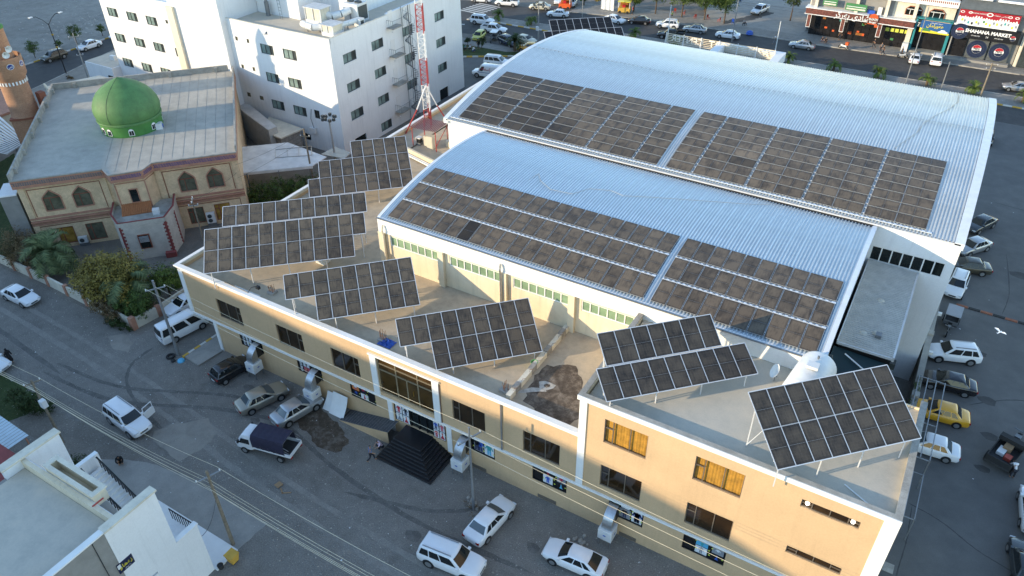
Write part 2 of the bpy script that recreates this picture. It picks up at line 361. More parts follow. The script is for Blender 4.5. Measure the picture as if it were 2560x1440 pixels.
ground_mat('roof_stain', [(.38,(.06,.045,.034)),(.5,(.13,.10,.075)),(.62,(.27,.22,.17))], .8, 2.0, 9, .9, .2)
ground_mat('lawn', [(.36,(.025,.04,.012)),(.5,(.04,.062,.018)),(.64,(.07,.085,.03))], .5, 3, 20, .9, .7)
mat('kerb_white', (.62,.60,.55), .8, var=.15); mat('kerb_yellow', (.60,.36,.06), .8, var=.15); mat('kerb_red', (.30,.11,.06), .85, var=.2); mat('kerb_black', (.03,.03,.03), .85)
mat('marking', (.55,.54,.50), .8, var=.3, scale=4)
mat('bronze_frame', (.20,.165,.13), .45, metal=.3, var=.08); mat('bronze_glass', (.030,.017,.007), .07, var=.4, scale=.5, spec=.5)
mat('curtain', (.52,.29,.045), .8, var=.25, scale=2.5)
clear_glass('clear_pane', (.95,.9,.8), .08)
mat('dark_frame', (.06,.07,.07), .4, var=.05); mat('office_glass', (.20,.27,.25), .08, var=.35, scale=.9); mat('office_glass_dark', (.05,.06,.06), .06, var=.3)
mat('green_pane', (.22,.32,.20), .15, var=.25, scale=.8); mat('dark_pane', (.012,.016,.016), .05, var=.2)
mat('window_white', (.78,.77,.74), .5, var=.03)
mat('alu_frame', (.78,.78,.78), .4, metal=.35, var=.04); mat('panel_frame', (.40,.40,.39), .45, metal=.3, var=.05); mat('alu_dark', (.30,.30,.31), .45, metal=.5, var=.05)
mat('galv', (.45,.46,.47), .35, metal=.85, var=.12, scale=6); mat('steel_grey', (.22,.23,.24), .5, metal=.5, var=.1)
mat('tray_white', (.72,.76,.80), .5, metal=.2, var=.06)
mat('hall_sheet_blue', (.52,.59,.64), .36, metal=.45, var=.09, scale=.35, fine=.05, bscale=6)
mat('hall_sheet_pale', (.56,.60,.62), .40, metal=.40, var=.10, scale=.3, fine=.05, bscale=6)
mat('old_sheet', (.52,.50,.46), .6, metal=.15, var=.12, scale=1.5); mat('beige_sheet', (.50,.47,.40), .6, metal=.1, var=.12)
mat('white_sheet', (.62,.62,.61), .55, metal=.1, var=.14, scale=.8)
mat('black_stone', (.035,.036,.04), .45, var=.35, scale=5); mat('black_paint', (.012,.012,.013), .45, var=.1); mat('rubber', (.018,.018,.018), .8, var=.15)
mat('dome_green', (.085,.20,.065), .65, var=.16, scale=.9, fine=.06, bscale=8, streak=.2); mat('drum_green', (.055,.20,.04), .6, var=.12)
brick_mat('minaret_brick', (.43,.22,.125), (.33,.165,.095), (.42,.30,.21), 3.0, .62, .2)
mat('mosque_stone', (.68,.50,.31), .85, var=.14, scale=1.1, fine=.1, bscale=9); mat('mosque_trim', (.44,.22,.145), .85, var=.15, scale=2); mat('mosque_trim_dark', (.25,.085,.05), .85, var=.1)
brick_mat('white_brick', (.62,.57,.49), (.56,.51,.44), (.42,.38,.33), 3.0, .6, .22); mat('red_quoin', (.24,.055,.05), .8, var=.15)
mat('tile_blue', (.02,.045,.22), .25, var=.2); mat('tile_teal', (.02,.12,.16), .25, var=.2); mat('tile_dark', (.008,.01,.02), .3)
mat('roof_tile', (.42,.16,.06), .8, var=.3, scale=8)
mat('mosque_glass', (.13,.125,.085), .12, var=.3); mat('lit_glass', (.38,.22,.05), .15, var=.4, scale=1.5)
mat('mast_red', (.38,.035,.03), .55, var=.1); mat('mast_white', (.75,.74,.72), .55, var=.06); mat('red_sheet', (.24,.09,.085), .5, var=.12)
mat('cabinet', (.62,.58,.46), .5, var=.06); mat('plastic_white', (.72,.72,.70), .4, var=.05); mat('tank_white', (.70,.71,.70), .45, var=.07)
mat('pole_steel', (.30,.31,.32), .5, metal=.5, var=.12); mat('pole_wood', (.22,.18,.13), .85, var=.25, scale=5); mat('pole_concrete', (.34,.33,.31), .9, var=.15)
mat('wire', (.72,.64,.46), .5, metal=.3, var=.1); mat('wire_dark', (.06,.06,.06), .6)
mat('tarp_blue', (.03,.10,.42), .5, var=.25, scale=3); mat('tarp_navy', (.022,.020,.045), .75, var=.2, scale=3); mat('bucket_green', (.20,.50,.18), .4)
mat('rebar', (.16,.09,.06), .8, var=.2); mat('gold', (.55,.33,.05), .3, metal=.7)
mat('skin', (.42,.24,.15), .6); mat('hair', (.012,.01,.009), .6)
mat('lamp_glow', (1,1,1), .5)
b = MT['lamp_glow'].node_tree.nodes['Principled BSDF']; b.inputs['Emission Color'].default_value = (1,.93,.8,1); b.inputs['Emission Strength'].default_value = 4
panel_mat()
CM = {}
def cmat(key, col, rough=.6, **kw):
    if key not in MT: mat(key, col, rough, var=kw.pop('var', .08), **kw)
    return key
# vehicle paints
for n, c, me, ro in (('white',(.78,.79,.80),0,.25),('pearl',(.70,.72,.74),0,.25),('silver',(.40,.41,.42),.6,.3),('champagne',(.34,.31,.25),.5,.3),('black',(.012,.012,.014),0,.15),('dkgrey',(.05,.055,.06),.3,.25),('taxi',(.72,.36,.02),0,.3),('lime',(.58,.55,.12),0,.3),('beige',(.58,.54,.42),0,.35),('navy',(.02,.03,.06),0,.2),('olive',(.05,.045,.03),0,.3)):
    mat('paint_'+n, c, ro, metal=me, var=.03, coat=.6)
mat('car_glass', (.012,.016,.018), .04, var=0, spec=.6); mat('car_glass_blue', (.06,.085,.10), .05, var=0, spec=.6)
mat('head_lamp', (.62,.64,.66), .1, var=0); mat('tail_lamp', (.30,.012,.012), .2, var=0); mat('rim', (.42,.43,.44), .35, metal=.7, var=.05)

# ---------------------------------------------------------------- ground, roads, pavements
def sheet(name, poly, z, m, kind='structure', wob=0., seed=1, sub_n=6):
    rnd = random.Random(seed); pts = []
    n = len(poly)
    for i in range(n):
        a, b = poly[i], poly[(i+1) % n]
        if not wob: pts.append(a); continue
        L = sqrt((b[0]-a[0])**2+(b[1]-a[1])**2); k = max(1, int(L/.45))
        for j in range(k):
            t = j/k; pts.append((a[0]+(b[0]-a[0])*t+rnd.uniform(-wob, wob), a[1]+(b[1]-a[1])*t+rnd.uniform(-wob, wob)))
    A = sum(p[0]*q[1]-q[0]*p[1] for p, q in zip(pts, pts[1:]+pts[:1]))
    if A < 0: pts = pts[::-1]
    mb = MB(); mb.face([(x, y, z) for x, y in pts])
    return mb.build(name, m, kind=kind)
def rect(x0, x1, y0, y1): return [(x0,y0),(x1,y0),(x1,y1),(x0,y1)]
sheet('ground', rect(-600,500,-300,700), 0, 'soil')
sheet('gravel_lot', [(-130,-20),(8,-20),(8,33.3),(-51,33.3),(-51,45),(-60.6,45),(-60.6,30.6),(-130,30.6)], .004, 'gravel')
sheet('parking_lot', [(4.6,-20),(70,-20),(70,128),(4.6,128)], .008, 'lot_asphalt')
sheet('hospital_yard', [(-125,84),(-4,96),(4.6,96),(4.6,126),(-60,124),(-95,118),(-125,112)], .004, 'lot_asphalt')
near_e = [(-135,103),(-112,113),(-92,121),(-72,124.5),(-56,126),(-26,126.5),(10,126.5),(80,126.5)]
med_n  = [(-135,115),(-112,123),(-88.3,130.0),(-81,131.1),(-67.7,131.3),(-55,133),(-26,134),(10,133.6),(80,133.6)]
med_f  = [(-88.6,132.2),(-84,133.6),(-72.3,134.4),(-56,136.6),(-26,137.6),(10,138),(80,138)]
far_k  = [(-140,128),(-112,136),(-95,141.5),(-72.6,144.5),(-61.2,146.4),(-50.5,147.6),(-36,148),(-20,148.3),(-8,149),(9,149.2),(80,149.2)]
sheet('street', near_e + far_k[::-1], .010, 'street_asphalt')
def strip(name, a, b, z0, z1, m):
    mb = MB(); mb.prism(a + b[::-1], z0, z1, 0, bottom=False); return mb.build(name, m, kind='structure')
strip('median_strip', med_n[2:], med_f, 0, .15, 'paving')
far_b = [(x, y+4.4) for x, y in far_k[3:]]
strip('pavement', far_k[3:], [(x, y+7) for x, y in far_k[3:]], 0, .14, 'paving')
sheet('forecourt_plaza', [(-47,152),(-27.5,152),(-27.5,215),(-60,215)], .145, 'slab_concrete', wob=.2, seed=3)
def kerb(name, line, w, z0, z1, mats, seg=1.2, parent_kind='structure'):
    """kerb of separate stones, colours alternating"""
    root = None; pts = []
    for a, b in zip(line, line[1:]):
        L = sqrt((b[0]-a[0])**2+(b[1]-a[1])**2); k = max(1, round(L/seg))
        for j in range(k):
            t0, t1 = j/k, (j+1)/k
            pts.append(((a[0]+(b[0]-a[0])*t0, a[1]+(b[1]-a[1])*t0), (a[0]+(b[0]-a[0])*t1, a[1]+(b[1]-a[1])*t1)))
    base = MB()
    for a, b in zip(line, line[1:]): base.bar((a[0],a[1],z0+.02), (b[0],b[1],z0+.02), w*.8, .04)
    root = base.build(name, 'concrete', kind='structure')
    for i, (p, q) in enumerate(pts[:300]):
        e = .02; d = ((q[0]-p[0]), (q[1]-p[1])); L = sqrt(d[0]**2+d[1]**2); d = (d[0]/L*e, d[1]/L*e); zc = (z0+z1)/2
        MB().bar((p[0]+d[0],p[1]+d[1],zc), (q[0]-d[0],q[1]-d[1],zc), w, z1-z0).build('kerb_stone', mats[i % len(mats)], root)
    return root
kerb('median_kerb', [(x,y-.12) for x,y in med_n[2:-1]]+[(30,133.5)], .22, 0, .19, ['kerb_white','kerb_yellow'], 1.3)
kerb('median_kerb', [(x,y+.12) for x,y in med_f[:-1]]+[(30,138.1)], .22, 0, .19, ['concrete'], 3)
kerb('pavement_kerb', [(x,y-.1) for x,y in far_k[3:-1]], .2, 0, .18, ['concrete'], 2.4)
for i in range(7):     # zebra crossing bars
    a = Vector((-93.4+.15*i, 134.6+1.0*i)); d = Vector((5.6, -.5))
    sheet('zebra_bar', [(a.x,a.y),(a.x+d.x,a.y+d.y),(a.x+d.x+.07,a.y+d.y+.5),(a.x+.07,a.y+.5)], .014, 'marking')
for i in range(4):
    a = Vector((-92.4+.3*i, 122.6+1.0*i)); d = Vector((4.6, 1.2))
    sheet('zebra_bar', [(a.x,a.y),(a.x+d.x,a.y+d.y),(a.x+d.x-.12,a.y+d.y+.5),(a.x-.12,a.y+.5)], .014, 'marking')
# planted island beside the hospital
isl = [(-86,117.5),(-79.9,116.6),(-71.2,116.9),(-67.6,119.2),(-66.8,119),(-68.3,116.4),(-77.2,111.2),(-86,108.5)]
mb = MB(); mb.prism(isl, 0, .16, bottom=False); mb.build('planted_island', 'lawn', kind='structure')
strip('pavement', [(-86,117.6),(-79.9,116.7),(-71.2,117),(-67.6,119.3)], [(-86,120.2),(-79.5,119.6),(-71.2,119.4),(-67.4,120.6)], 0, .14, 'paving')
kerb('island_kerb', [(-86,108.2),(-77.1,110.9),(-68.1,116.3),(-66.4,119)], .25, 0, .22, ['kerb_white','kerb_yellow'], 1.1)
# road on the far left with its median and pavement, vacant lot beyond
sheet('side_road', [(-142.3,30),(-142.3,120),(-148,160),(-122,160),(-125,84),(-119,50),(-112,30)], .006, 'street_asphalt')
sheet('vacant_lot', [(-142.6,20),(-142.6,122),(-150,170),(-420,330),(-420,-60)], .004, 'vacant_soil')
strip('pavement', [(-145.6,30),(-145.8,120)], [(-142.4,30),(-142.4,120)], 0, .14, 'paving')
kerb('pavement_kerb', [(-142.3,40),(-142.3,110)], .22, 0, .19, ['kerb_white','kerb_white','kerb_yellow'], 1.2)
strip('median_strip', [(-125.4,44),(-130.4,65.3),(-134.5,80.5),(-140.5,104)], [(-116.8,44),(-121.9,59.5),(-126.8,73.6),(-135,100)], 0, .13, 'dirt_patch')
kerb('median_kerb', [(-116.7,44),(-121.8,59.5),(-126.7,73.6),(-130,83)], .24, 0, .2, ['kerb_white','kerb_white','kerb_yellow'], 1.2)
kerb('median_kerb', [(-125.5,44),(-130.5,65.3),(-134.6,80.5),(-138,95)], .22, 0, .18, ['concrete'], 2.5)
# front lot: slabs, patches, stains
sheet('forecourt_slab', [(-51.5,17.9),(-48.1,19.7),(-46.1,20.45),(-43.1,20.9),(-38.5,21.0),(-33.93,20.9),(-34.1,18.24),(-34.8,16.0),(-50,13)], .012, 'slab_concrete', wob=.05, seed=4)
sheet('pale_patch', [(-48.9,22.75),(-48.2,24.2),(-46.1,26.1),(-44.0,25.4),(-43.85,23.3),(-44.45,21.7),(-48.0,22.1)], .016, 'dirt_patch', wob=.12, seed=5)
sheet('wet_stain', [(-41.0,31.0),(-39.2,32.0),(-36.4,31.3),(-34.2,30.4),(-33.8,28.9),(-35.3,28.3),(-37.7,29.2),(-39.5,29.6)], .016, 'wet_mud', wob=.22, seed=6)
sheet('dirt_strip', [(-61,19.6),(-53.3,20.7),(-50.1,20.8),(-47.5,20.6),(-48.6,18.2),(-53.2,17.6),(-59.5,17.2)], .008, 'soil', wob=.2, seed=7)
sheet('lawn_patch', [(-75,20.3),(-61.7,20.5),(-59.9,19.6),(-60.9,15.5),(-75,13)], .012, 'lawn', wob=.2, seed=8)
sheet('lawn_patch', [(-110,48),(-99,43.5),(-84.4,36.3),(-85,31.9),(-104,31.9)], .012, 'lawn', wob=.2, seed=9)
sheet('garden_soil', [(-85,31.3),(-61.9,31.2),(-61.5,45),(-66,52),(-84.4,36)], .010, 'soil', wob=.05, seed=10)
sheet('pale_patch', [(-62.2,30.0),(-60.2,29.4),(-59.4,28.3),(-61.2,28.0),(-63.2,28.8)], .012, 'dirt_patch', wob=.1, seed=11)
ground_mat('track_soil', [(.36,(.20,.186,.165)),(.5,(.24,.222,.196)),(.64,(.28,.26,.228))], .3, 1.6, 11, .95, .5, .25)
ground_mat('track_dark', [(.36,(.105,.10,.09)),(.5,(.14,.132,.12)),(.64,(.19,.178,.16))], .3, 1.6, 11, .95, .6, .3)
def ribbon(name, pts, w_, z, m, seed=1, wob=.05):
    rnd = random.Random(seed); P = []
    for i in range(len(pts)-1):
        for k in range(14):
            t = k/14; p0 = pts[max(i-1,0)]; p1, p2 = pts[i], pts[i+1]; p3 = pts[min(i+2,len(pts)-1)]
            P.append(tuple(.5*((2*p1[j])+(-p0[j]+p2[j])*t+(2*p0[j]-5*p1[j]+4*p2[j]-p3[j])*t*t+(-p0[j]+3*p1[j]-3*p2[j]+p3[j])*t**3) for j in (0,1)))
    P.append(pts[-1]); mb = MB(); L, R_ = [], []
    for i, p in enumerate(P):
        q = P[min(i+1,len(P)-1)]; o = P[max(i-1,0)]; d = Vector((q[0]-o[0],q[1]-o[1])).normalized(); n = Vector((-d.y,d.x)); a, b = w_/2+rnd.uniform(-wob,wob), w_/2+rnd.uniform(-wob,wob); f = min(1,i/4,(len(P)-1-i)/4)
        L.append((p[0]+n.x*a*f,p[1]+n.y*a*f,z)); R_.append((p[0]-n.x*b*f,p[1]-n.y*b*f,z))
    for i in range(len(P)-1): mb.face([L[i+1],L[i],R_[i],R_[i+1]])
    return mb.build(name, m, kind='structure')
for i, (pts, mt, ww) in enumerate((([(-96,26.5),(-78,26.2),(-62,25.6),(-50,24.6),(-38,23.2),(-24,22.4),(-8,22.6),(6,22.6)],'track_soil',.5),([(-96,28.1),(-78,27.8),(-62,27.2),(-50,26.2),(-38,24.8),(-24,24.0),(-8,24.2),(6,24.2)],'track_soil',.45),([(-64,22.6),(-55,23.5),(-46,27.5),(-40,28.8),(-33,27.4),(-24,26.6),(-15,27.2)],'track_dark',.4),([(-64,24.0),(-56,24.9),(-47,28.9),(-41,30.1)],'track_dark',.35),([(-58,30),(-57.5,27),(-54,24.6),(-46,22.8)],'track_dark',.3),([(-31,26),(-24,28),(-20,31)],'track_dark',.35),([(-90,24.4),(-75,24.2),(-62,23.2)],'track_dark',.5))):
    ribbon('tyre_track', pts, ww, .006+.0008*i, mt, 50+i)
for i, pts in enumerate(([(6.2,46.6),(8.6,46.0),(11.2,44.6),(14,43.8)],[(6.6,46.4),(6.7,43),(6.55,39.4),(6.7,34)],[(8,100),(14,99.4),(22,100.2)],[(10.5,88),(11.2,80),(10.8,75.5)],[(9,60),(13,63),(18,63.4),(26,66)],[(15,110),(16,118),(15.4,126)])):
    ribbon('sealed_crack', pts, .09, .011, 'street_asphalt', 70+i, .02)
for i, (x, y, r) in enumerate(((9.5,68,.5),(10.5,61.5,.7),(11,57,.6),(10.8,53,.5),(12,84,.9),(16,72,.8),(-24,25.5,.6),(-46,30.6,.5),(-42.5,28,.45),(-16,29,.5))):
    sheet('oil_stain', [(x+r*cos(k*.7)*(1+.3*sin(k*1.9)), y+r*.8*sin(k*.7)) for k in range(9)], .0125 if x > 5 else .013, 'track_dark' if x < 5 else 'street_asphalt', wob=.06, seed=90+i)
kerb('speed_kerb', [(6.75,75.1),(22,74.8)], .3, 0, .1, ['kerb_red','kerb_black'], 1.1)
# unseen ridge added in the west to shade the ground and lower walls
def shade_ridge():
    sd = Vector((cos(SUN_AZ), sin(SUN_AZ))); tn = Vector((-sin(SUN_AZ), cos(SUN_AZ))); rnd = random.Random(3)
    mb = MB(); rows = []
    for i in range(121):
        t = -110 + i*3.0
        h = SHADE_CREST(t)
        for s_, f in ((-78,0),(-86,.97),(-92,1),(-120,.8),(-180,0)):
            p = sd*s_ + tn*t
            rows.append((p.x, p.y, h*f + (rnd.uniform(-.15,.15) if f == 1 else 0)))
    mb.v = rows
    for i in range(120):
        for k in range(4): mb.f.append((i*5+k, i*5+k+1, (i+1)*5+k+1, (i+1)*5+k)); mb.m.append(0)
    return mb.build('shade_ridge', 'soil', kind='structure')
def SHADE_CREST(t):
    # crest height shaped for its shadow, by lateral position: the shade line it draws on the shop front runs from 7.4 m down to 3.6 m
    S = [(-110,10),(-20,18),(6,26),(22.3,32.6),(25,32.9),(32.8,32.9),(36.6,32.3),(38.8,31.4),(51.5,29),(56.5,28.3),(62,27.4),(85,26.2),(101,26.2),(106,23),(125,21.5),(180,20),(250,16)]
    for (a, h0), (b, h1) in zip(S, S[1:]):
        if a <= t <= b: return h0+(h1-h0)*(t-a)/(b-a)
    return 8
shade_ridge()
# ---------------------------------------------------------------- long tan shop building
YF = 33.09
FY = lambda u, z, d: (u, YF+d, z)
TB = thing('shop_building', 'long tan plastered shop building with white trim and flat roof carrying solar panels', 'building', (-25, 38, 0))
w2 = [(-50.8,-47.79,4.46,6.53),(-43.52,-40.52,4.46,6.53),(-37.41,-34.45,4.46,6.55),(-25.38,-22.45,4.46,6.58),(-19.21,-16.21,4.43,6.55)]
w3 = [(-13.03,-10.02,8.71,10.88),(-6.86,-3.79,8.71,10.85)]; w3m = [(-13.05,-10.04,4.38,6.48),(-6.86,-3.80,4.38,6.45)]
ws = [(-.46,2.80,10.15,10.80),(-.45,2.80,5.77,6.41)]
ENT = (-32.5,-27.1,3.98,7.6)
gsh = [(-48.83,-46.0,2.0,3.3),(-41.86,-39.0,2.0,3.32),(-35.89,-33.2,1.89,3.34),(-24.6,-21.68,1.93,3.34),(-18.4,-15.55,1.83,3.3),(-12.2,-9.59,1.87,3.3),(-6.69,-3.76,1.75,3.2)]
DOOR = (-31.3,-26.2,1.42,3.34)
mb = MB()
facade(mb, FY, -54.6, -14.6, 3.5, 8.3, w2+[ENT], .2)
facade(mb, FY, -51.9, -14.6, 0, 3.5, gsh[:5]+[DOOR], .2)
facade(mb, FY, -14.6, 4.35, 0, 11.75, w3+w3m+ws+gsh[5:], .2)
mb.build('front_wall', 'tan_plaster', TB)
mb = MB(); mb.box(-54.6,-51.9,33.09,46,3.42,3.5).box(-52.1,-51.9,33.1,46,0,3.42); mb.build('overhang_slab', 'tan_plaster', TB)
mb = MB(); mb.box(-55.3,-55.02,33.4,112,3.5,8.3).box(-52,-51.8,46,112,0,8); mb.box(-55.3,-44.5,111.8,112,0,8.3); mb.build('side_wall', 'tan_plaster', TB)
mb = MB(); mb.box(-55.0,-39.5,YF+.25,60,7.8,8.0).box(-39.49,-14.6,YF+.25,43.3,7.8,8.0).box(-55.0,-44.45,60,111.8,7.8,8.0); mb.build('roof', 'roof_screed', TB)
# parapet with white coping; each length its own piece
mb = MB(); mb.box(-55.02,-14.62,YF,YF+.25,8.3,8.52); mb.box(-55.3,-55.02,YF,112,8.3,8.5); mb.box(-55.02,-14.7,YF+.2,YF+.25,8.0,8.3); mb.build('parapet', 'cream_plaster', TB)
mb = MB(); mb.box(-55.02,-14.62,YF-.14,YF+.30,8.522,8.66); mb.box(-54.6,-14.62,YF-.07,YF-.002,8.28,8.52); mb.box(-55.38,-55.02,YF-.14,112,8.522,8.64); mb.build('coping', 'white_trim', TB)
mb = MB(); mb.box(-54.7,4.4,YF-.12,YF-.002,3.40,3.58); mb.build('floor_band', 'white_trim', TB)
mb = MB(); mb.box(-55.05,-54.5,YF-.06,YF+.2,3.58,8.28); mb.build('corner_pilaster', 'white_trim', TB)
mb = MB(); mb.box(-52.1,-51.7,YF-.1,YF+.25,0,3.4); mb.build('pillar', 'white_trim', TB)
for x0, x1, z0, z1 in ((-33.1,-32.5,3.58,7.75),(-27.1,-26.5,3.58,7.75),(-31.85,-31.4,.05,3.4),(-26.05,-25.6,.6,3.4),(-14.85,-14.32,3.58,11.75)):
    MB().box(x0,x1,YF-.1,YF-.002,z0,z1).build('pilaster', 'white_trim', TB)
MB().box(-33.2,-26.4,YF-.16,YF-.002,7.752,7.9).build('lintel', 'white_trim', TB)
# three storey block
mb = MB(); mb.box(-14.6,4.35,YF+.28,43.2,11.4,11.6); mb.build('upper_roof', 'roof_concrete', TB)
mb = MB(); mb.box(-15.0,4.55,YF,YF+.28,11.75,12.02); mb.box(-15.0,-14.7,YF+.28,43.2,8.0,12.02); mb.box(4.25,4.55,YF+.28,43.6,0,12.02); mb.box(-14.7,4.25,43.2,43.29,11.3,11.75); mb.build('upper_parapet', 'cream_plaster', TB)
mb = MB(); mb.box(-15.05,4.6,YF-.02,YF+.33,12.022,12.12); mb.box(-15.05,-14.65,YF+.33,43.2,12.022,12.12); mb.box(4.2,4.6,YF+.33,43.6,12.022,12.12); mb.build('concrete_coping', 'concrete', TB)
mb = MB(); mb.box(-15.05,4.62,YF-.1,YF-.025,11.76,12.12); mb.build('upper_cornice', 'white_trim', TB)
mb = MB(); mb.box(3.8,4.62,YF-.07,YF-.002,0,11.755); mb.build('corner_strip', 'white_trim', TB)
for x0 in (-20.98,): MB().cyl((x0,YF-.06,3.6),(x0,YF-.06,8.3),.07,n=8).build('downpipe', 'galv', TB)
MB().cyl((-26.42,YF-.05,3.6),(-26.42,YF-.05,7.6),.035,n=6).build('downpipe', 'rebar', TB)
CL = [(0,.4,0,1),(.4,.8,0,1),(.8,1,0,.62),(.8,1,.62,1)]; CR = [(0,.2,0,.62),(0,.2,.62,1),(.2,.6,0,1),(.6,1,0,1)]
for h in w2[:3]: window(TB, FY, *h, CL)
for h in w2[3:]+w3m: window(TB, FY, *h, CR)
for h in w3:
    window(TB, FY, *h, CR, pm='clear_pane')
    c = MB(); n = 60; a, b, z0, z1 = h[0]-.05, h[1]+.05, h[2]-.05, h[3]+.05
    P = [(a+(b-a)*i/n, YF+.26+.010*sin(i*1.7)+.012*sin(i*.53), ) for i in range(n+1)]
    for p, q in zip(P, P[1:]): c.face([(*p,z0),(*q,z0),(*q,z1),(*p,z1)])
    c.build('curtain', 'curtain', TB, smooth=60)
    MB().box(a,b,YF+.34,YF+.36,z0,z1).build('curtain_backing', 'curtain', TB)
SM = [(0,.19,0,.5),(0,.19,.5,1),(.19,.5,0,1),(.5,.81,0,1),(.81,1,0,.5),(.81,1,.5,1)]
for h in ws: window(TB, FY, *h, SM, fw=.05)
for x in (-.12, 2.42): MB().lathe((x, YF+.12, 10.5), [(0,-.09),(.11,-.06),(.11,.06),(0,.09)], 12).build('downlight', 'lamp_glow', TB, smooth=40)
EC = [(0,.33,0,.66),(0,.33,.66,.83),(0,.33,.83,1),(.33,.52,0,.66),(.52,.72,0,.66),(.33,.72,.66,.83),(.33,.72,.83,1),(.72,1,0,.66),(.72,1,.66,.83),(.72,1,.83,1)]
mat('entrance_glass', (.075,.04,.011), .08, var=.4, scale=.6); mat('champagne_frame', (.42,.34,.22), .4, metal=.4, var=.06)
window(TB, FY, *ENT, EC, fm='champagne_frame', pm='entrance_glass', fw=.09)
mb = MB(); mb.box(-29.12,-29.08,YF+.05,YF+.09,5.0,5.5); mb.build('door_handle', 'gold', TB)
# vents at the foot of the wall
for x0, x1 in ((-23.96,-22.52),(-17.9,-16.35),(-11.2,-9.9)): 
    v = MB(); v.box(x0,x1,YF-.04,YF-.002,.08,.42); v.build('vent_grille', 'bronze_frame', TB)
# shop windows with clothing posters
cmat('poster_black', (.012,.012,.014), .3); cmat('poster_white', (.70,.72,.74), .35); cmat('post_red', (.50,.03,.05), .4); cmat('post_blue', (.03,.10,.45), .4); cmat('post_teal', (.05,.32,.34), .4)
cmat('post_yellow', (.62,.66,.10), .4); cmat('post_pink', (.55,.12,.16), .4); cmat('post_orange', (.62,.20,.06), .4); cmat('post_skin', (.50,.32,.22), .5); cmat('post_cyan', (.10,.42,.65), .4); cmat('post_navy', (.02,.03,.10), .4); cmat('post_grey', (.25,.27,.30), .4)
def outfit(par, x, z, h, y, top, bottom, kind):
    """printed figure in clothes, flat print a few mm proud of its poster"""
    m = MB(); w_ = h*.22; q = lambda *p: [(x+a*w_*2, y, z+b*h) for a, b in p]
    if kind == 'dress': m.face(q((-.22,.88),(.22,.88),(.16,.55),(.62,.05),(-.62,.05),(-.16,.55)), 0)
    else:
        m.face(q((-.38,.88),(.38,.88),(.34,.45),(-.34,.45)), 0); m.face(q((-.75,.55),(-.55,.5),(-.28,.86),(-.4,.88)), 0); m.face(q((.4,.88),(.28,.86),(.55,.5),(.75,.55)), 0)
        m.face(q((-.34,.44),(-.02,.44),(-.06,.03),(-.34,.03)), 1); m.face(q((.02,.44),(.34,.44),(.34,.03),(.06,.03)), 1)
    if kind != 'flat': m.face(q(*[(.17*cos(k*pi/5), .95+.06*sin(k*pi/5)) for k in range(10)]), 2)
    m.build('print', [top, bottom, 'post_skin'], par)
def poster(par, x0, x1, z0, z1, y, bgm, figs):
    p = MB().box(x0,x1,y,y+.02,z0,z1).build('poster', bgm, par)
    for fx, top, bot, kd in figs: outfit(p, x0+(x1-x0)*fx, z0+.04, (z1-z0)-.1, y-.006, top, bot, kd)
    return p
def shopwin(h, cols):
    a, b, c, d = h; W = b-a; y = YF+.11
    f = MB(); 
    for x0, x1, z0, z1 in ((a,a+.06,c,d),(b-.06,b,c,d),(a+.06,b-.06,c,c+.06),(a+.06,b-.06,d-.06,d)): f.box(x0,x1,YF+.04,YF+.16,z0,z1)
    o = f.build('shop_window', 'poster_black', TB); MB().box(a+.05,b-.05,YF+.13,YF+.15,c+.05,d-.05).build('pane', 'dark_pane', o)
    for u0, u1, v0, v1, bgm, figs in cols:
        X0, X1, Z0, Z1 = a+u0*W, a+u1*W, c+v0*(d-c), c+v1*(d-c)
        p = MB().box(X0,X1,y,y+.015,Z0,Z1).build('poster', bgm, TB)
        for fx, top, bot, kd in figs: outfit(p, X0+(X1-X0)*fx, Z0+.03, (Z1-Z0)-.07, y-.006, top, bot, kd)
    for k in range(6):
        x = a+W*(.28, .3, .62, .66, .93, .6)[k]; z = c+(d-c)*(.85,.3,.2,.75,.25,.5)[k]
        MB().box(x,x+.11,y-.012,y-.002,z,z+.1).build('sticker', 'post_yellow', o)
    return o
for h in gsh[:2]:
    red = h[0] > -45
    shopwin(h, [(.03,.20,.06,.94,'poster_black',[]),(.22,.46,.06,.5,'post_pink' if red else 'poster_white',[(.5,'post_red' if red else 'poster_black','poster_black','flat')]),(.22,.46,.54,.94,'poster_white',[(.5,'poster_black','poster_black','flat')])])
    # brand lettering running up the strip
    put_text('lettering', 'OSURO', .36, TB, Matrix.Translation((h[0]+.36, YF+.09, (h[2]+h[3])/2)) @ Matrix.Rotation(pi/2, 4, 'X') @ Matrix.Rotation(-pi/2, 4, 'Z'), 'poster_white', bold=.008)
shopwin(gsh[2], [(.04,.32,.52,.95,'post_orange',[(.5,'poster_white','post_pink','suit')]),(.04,.32,.06,.48,'poster_black',[(.5,'post_blue','post_navy','suit')]),(.37,.62,.5,.95,'poster_black',[(.5,'post_red','post_navy','flat')]),(.37,.66,.06,.46,'poster_white',[(.5,'post_red','post_red','dress')]),(.7,.95,.06,.95,'poster_black',[])])
shopwin(gsh[3], [(.34,.62,.06,.94,'post_grey',[(.3,'poster_black','post_navy','suit'),(.7,'post_blue','post_navy','suit')]),(.66,.95,.06,.94,'poster_white',[(.5,'post_teal','post_cyan','suit')])])
shopwin(gsh[4], [(.03,.22,.06,.94,'poster_black',[]),(.30,.58,.06,.62,'poster_white',[(.5,'post_blue','post_blue','suit')]),(.30,.58,.66,.94,'poster_black',[(.5,'post_red','post_red','flat')]),(.70,.95,.5,.94,'post_grey',[(.5,'post_red','post_navy','suit')]),(.70,.95,.06,.46,'poster_black',[(.5,'post_cyan','post_cyan','dress')])])
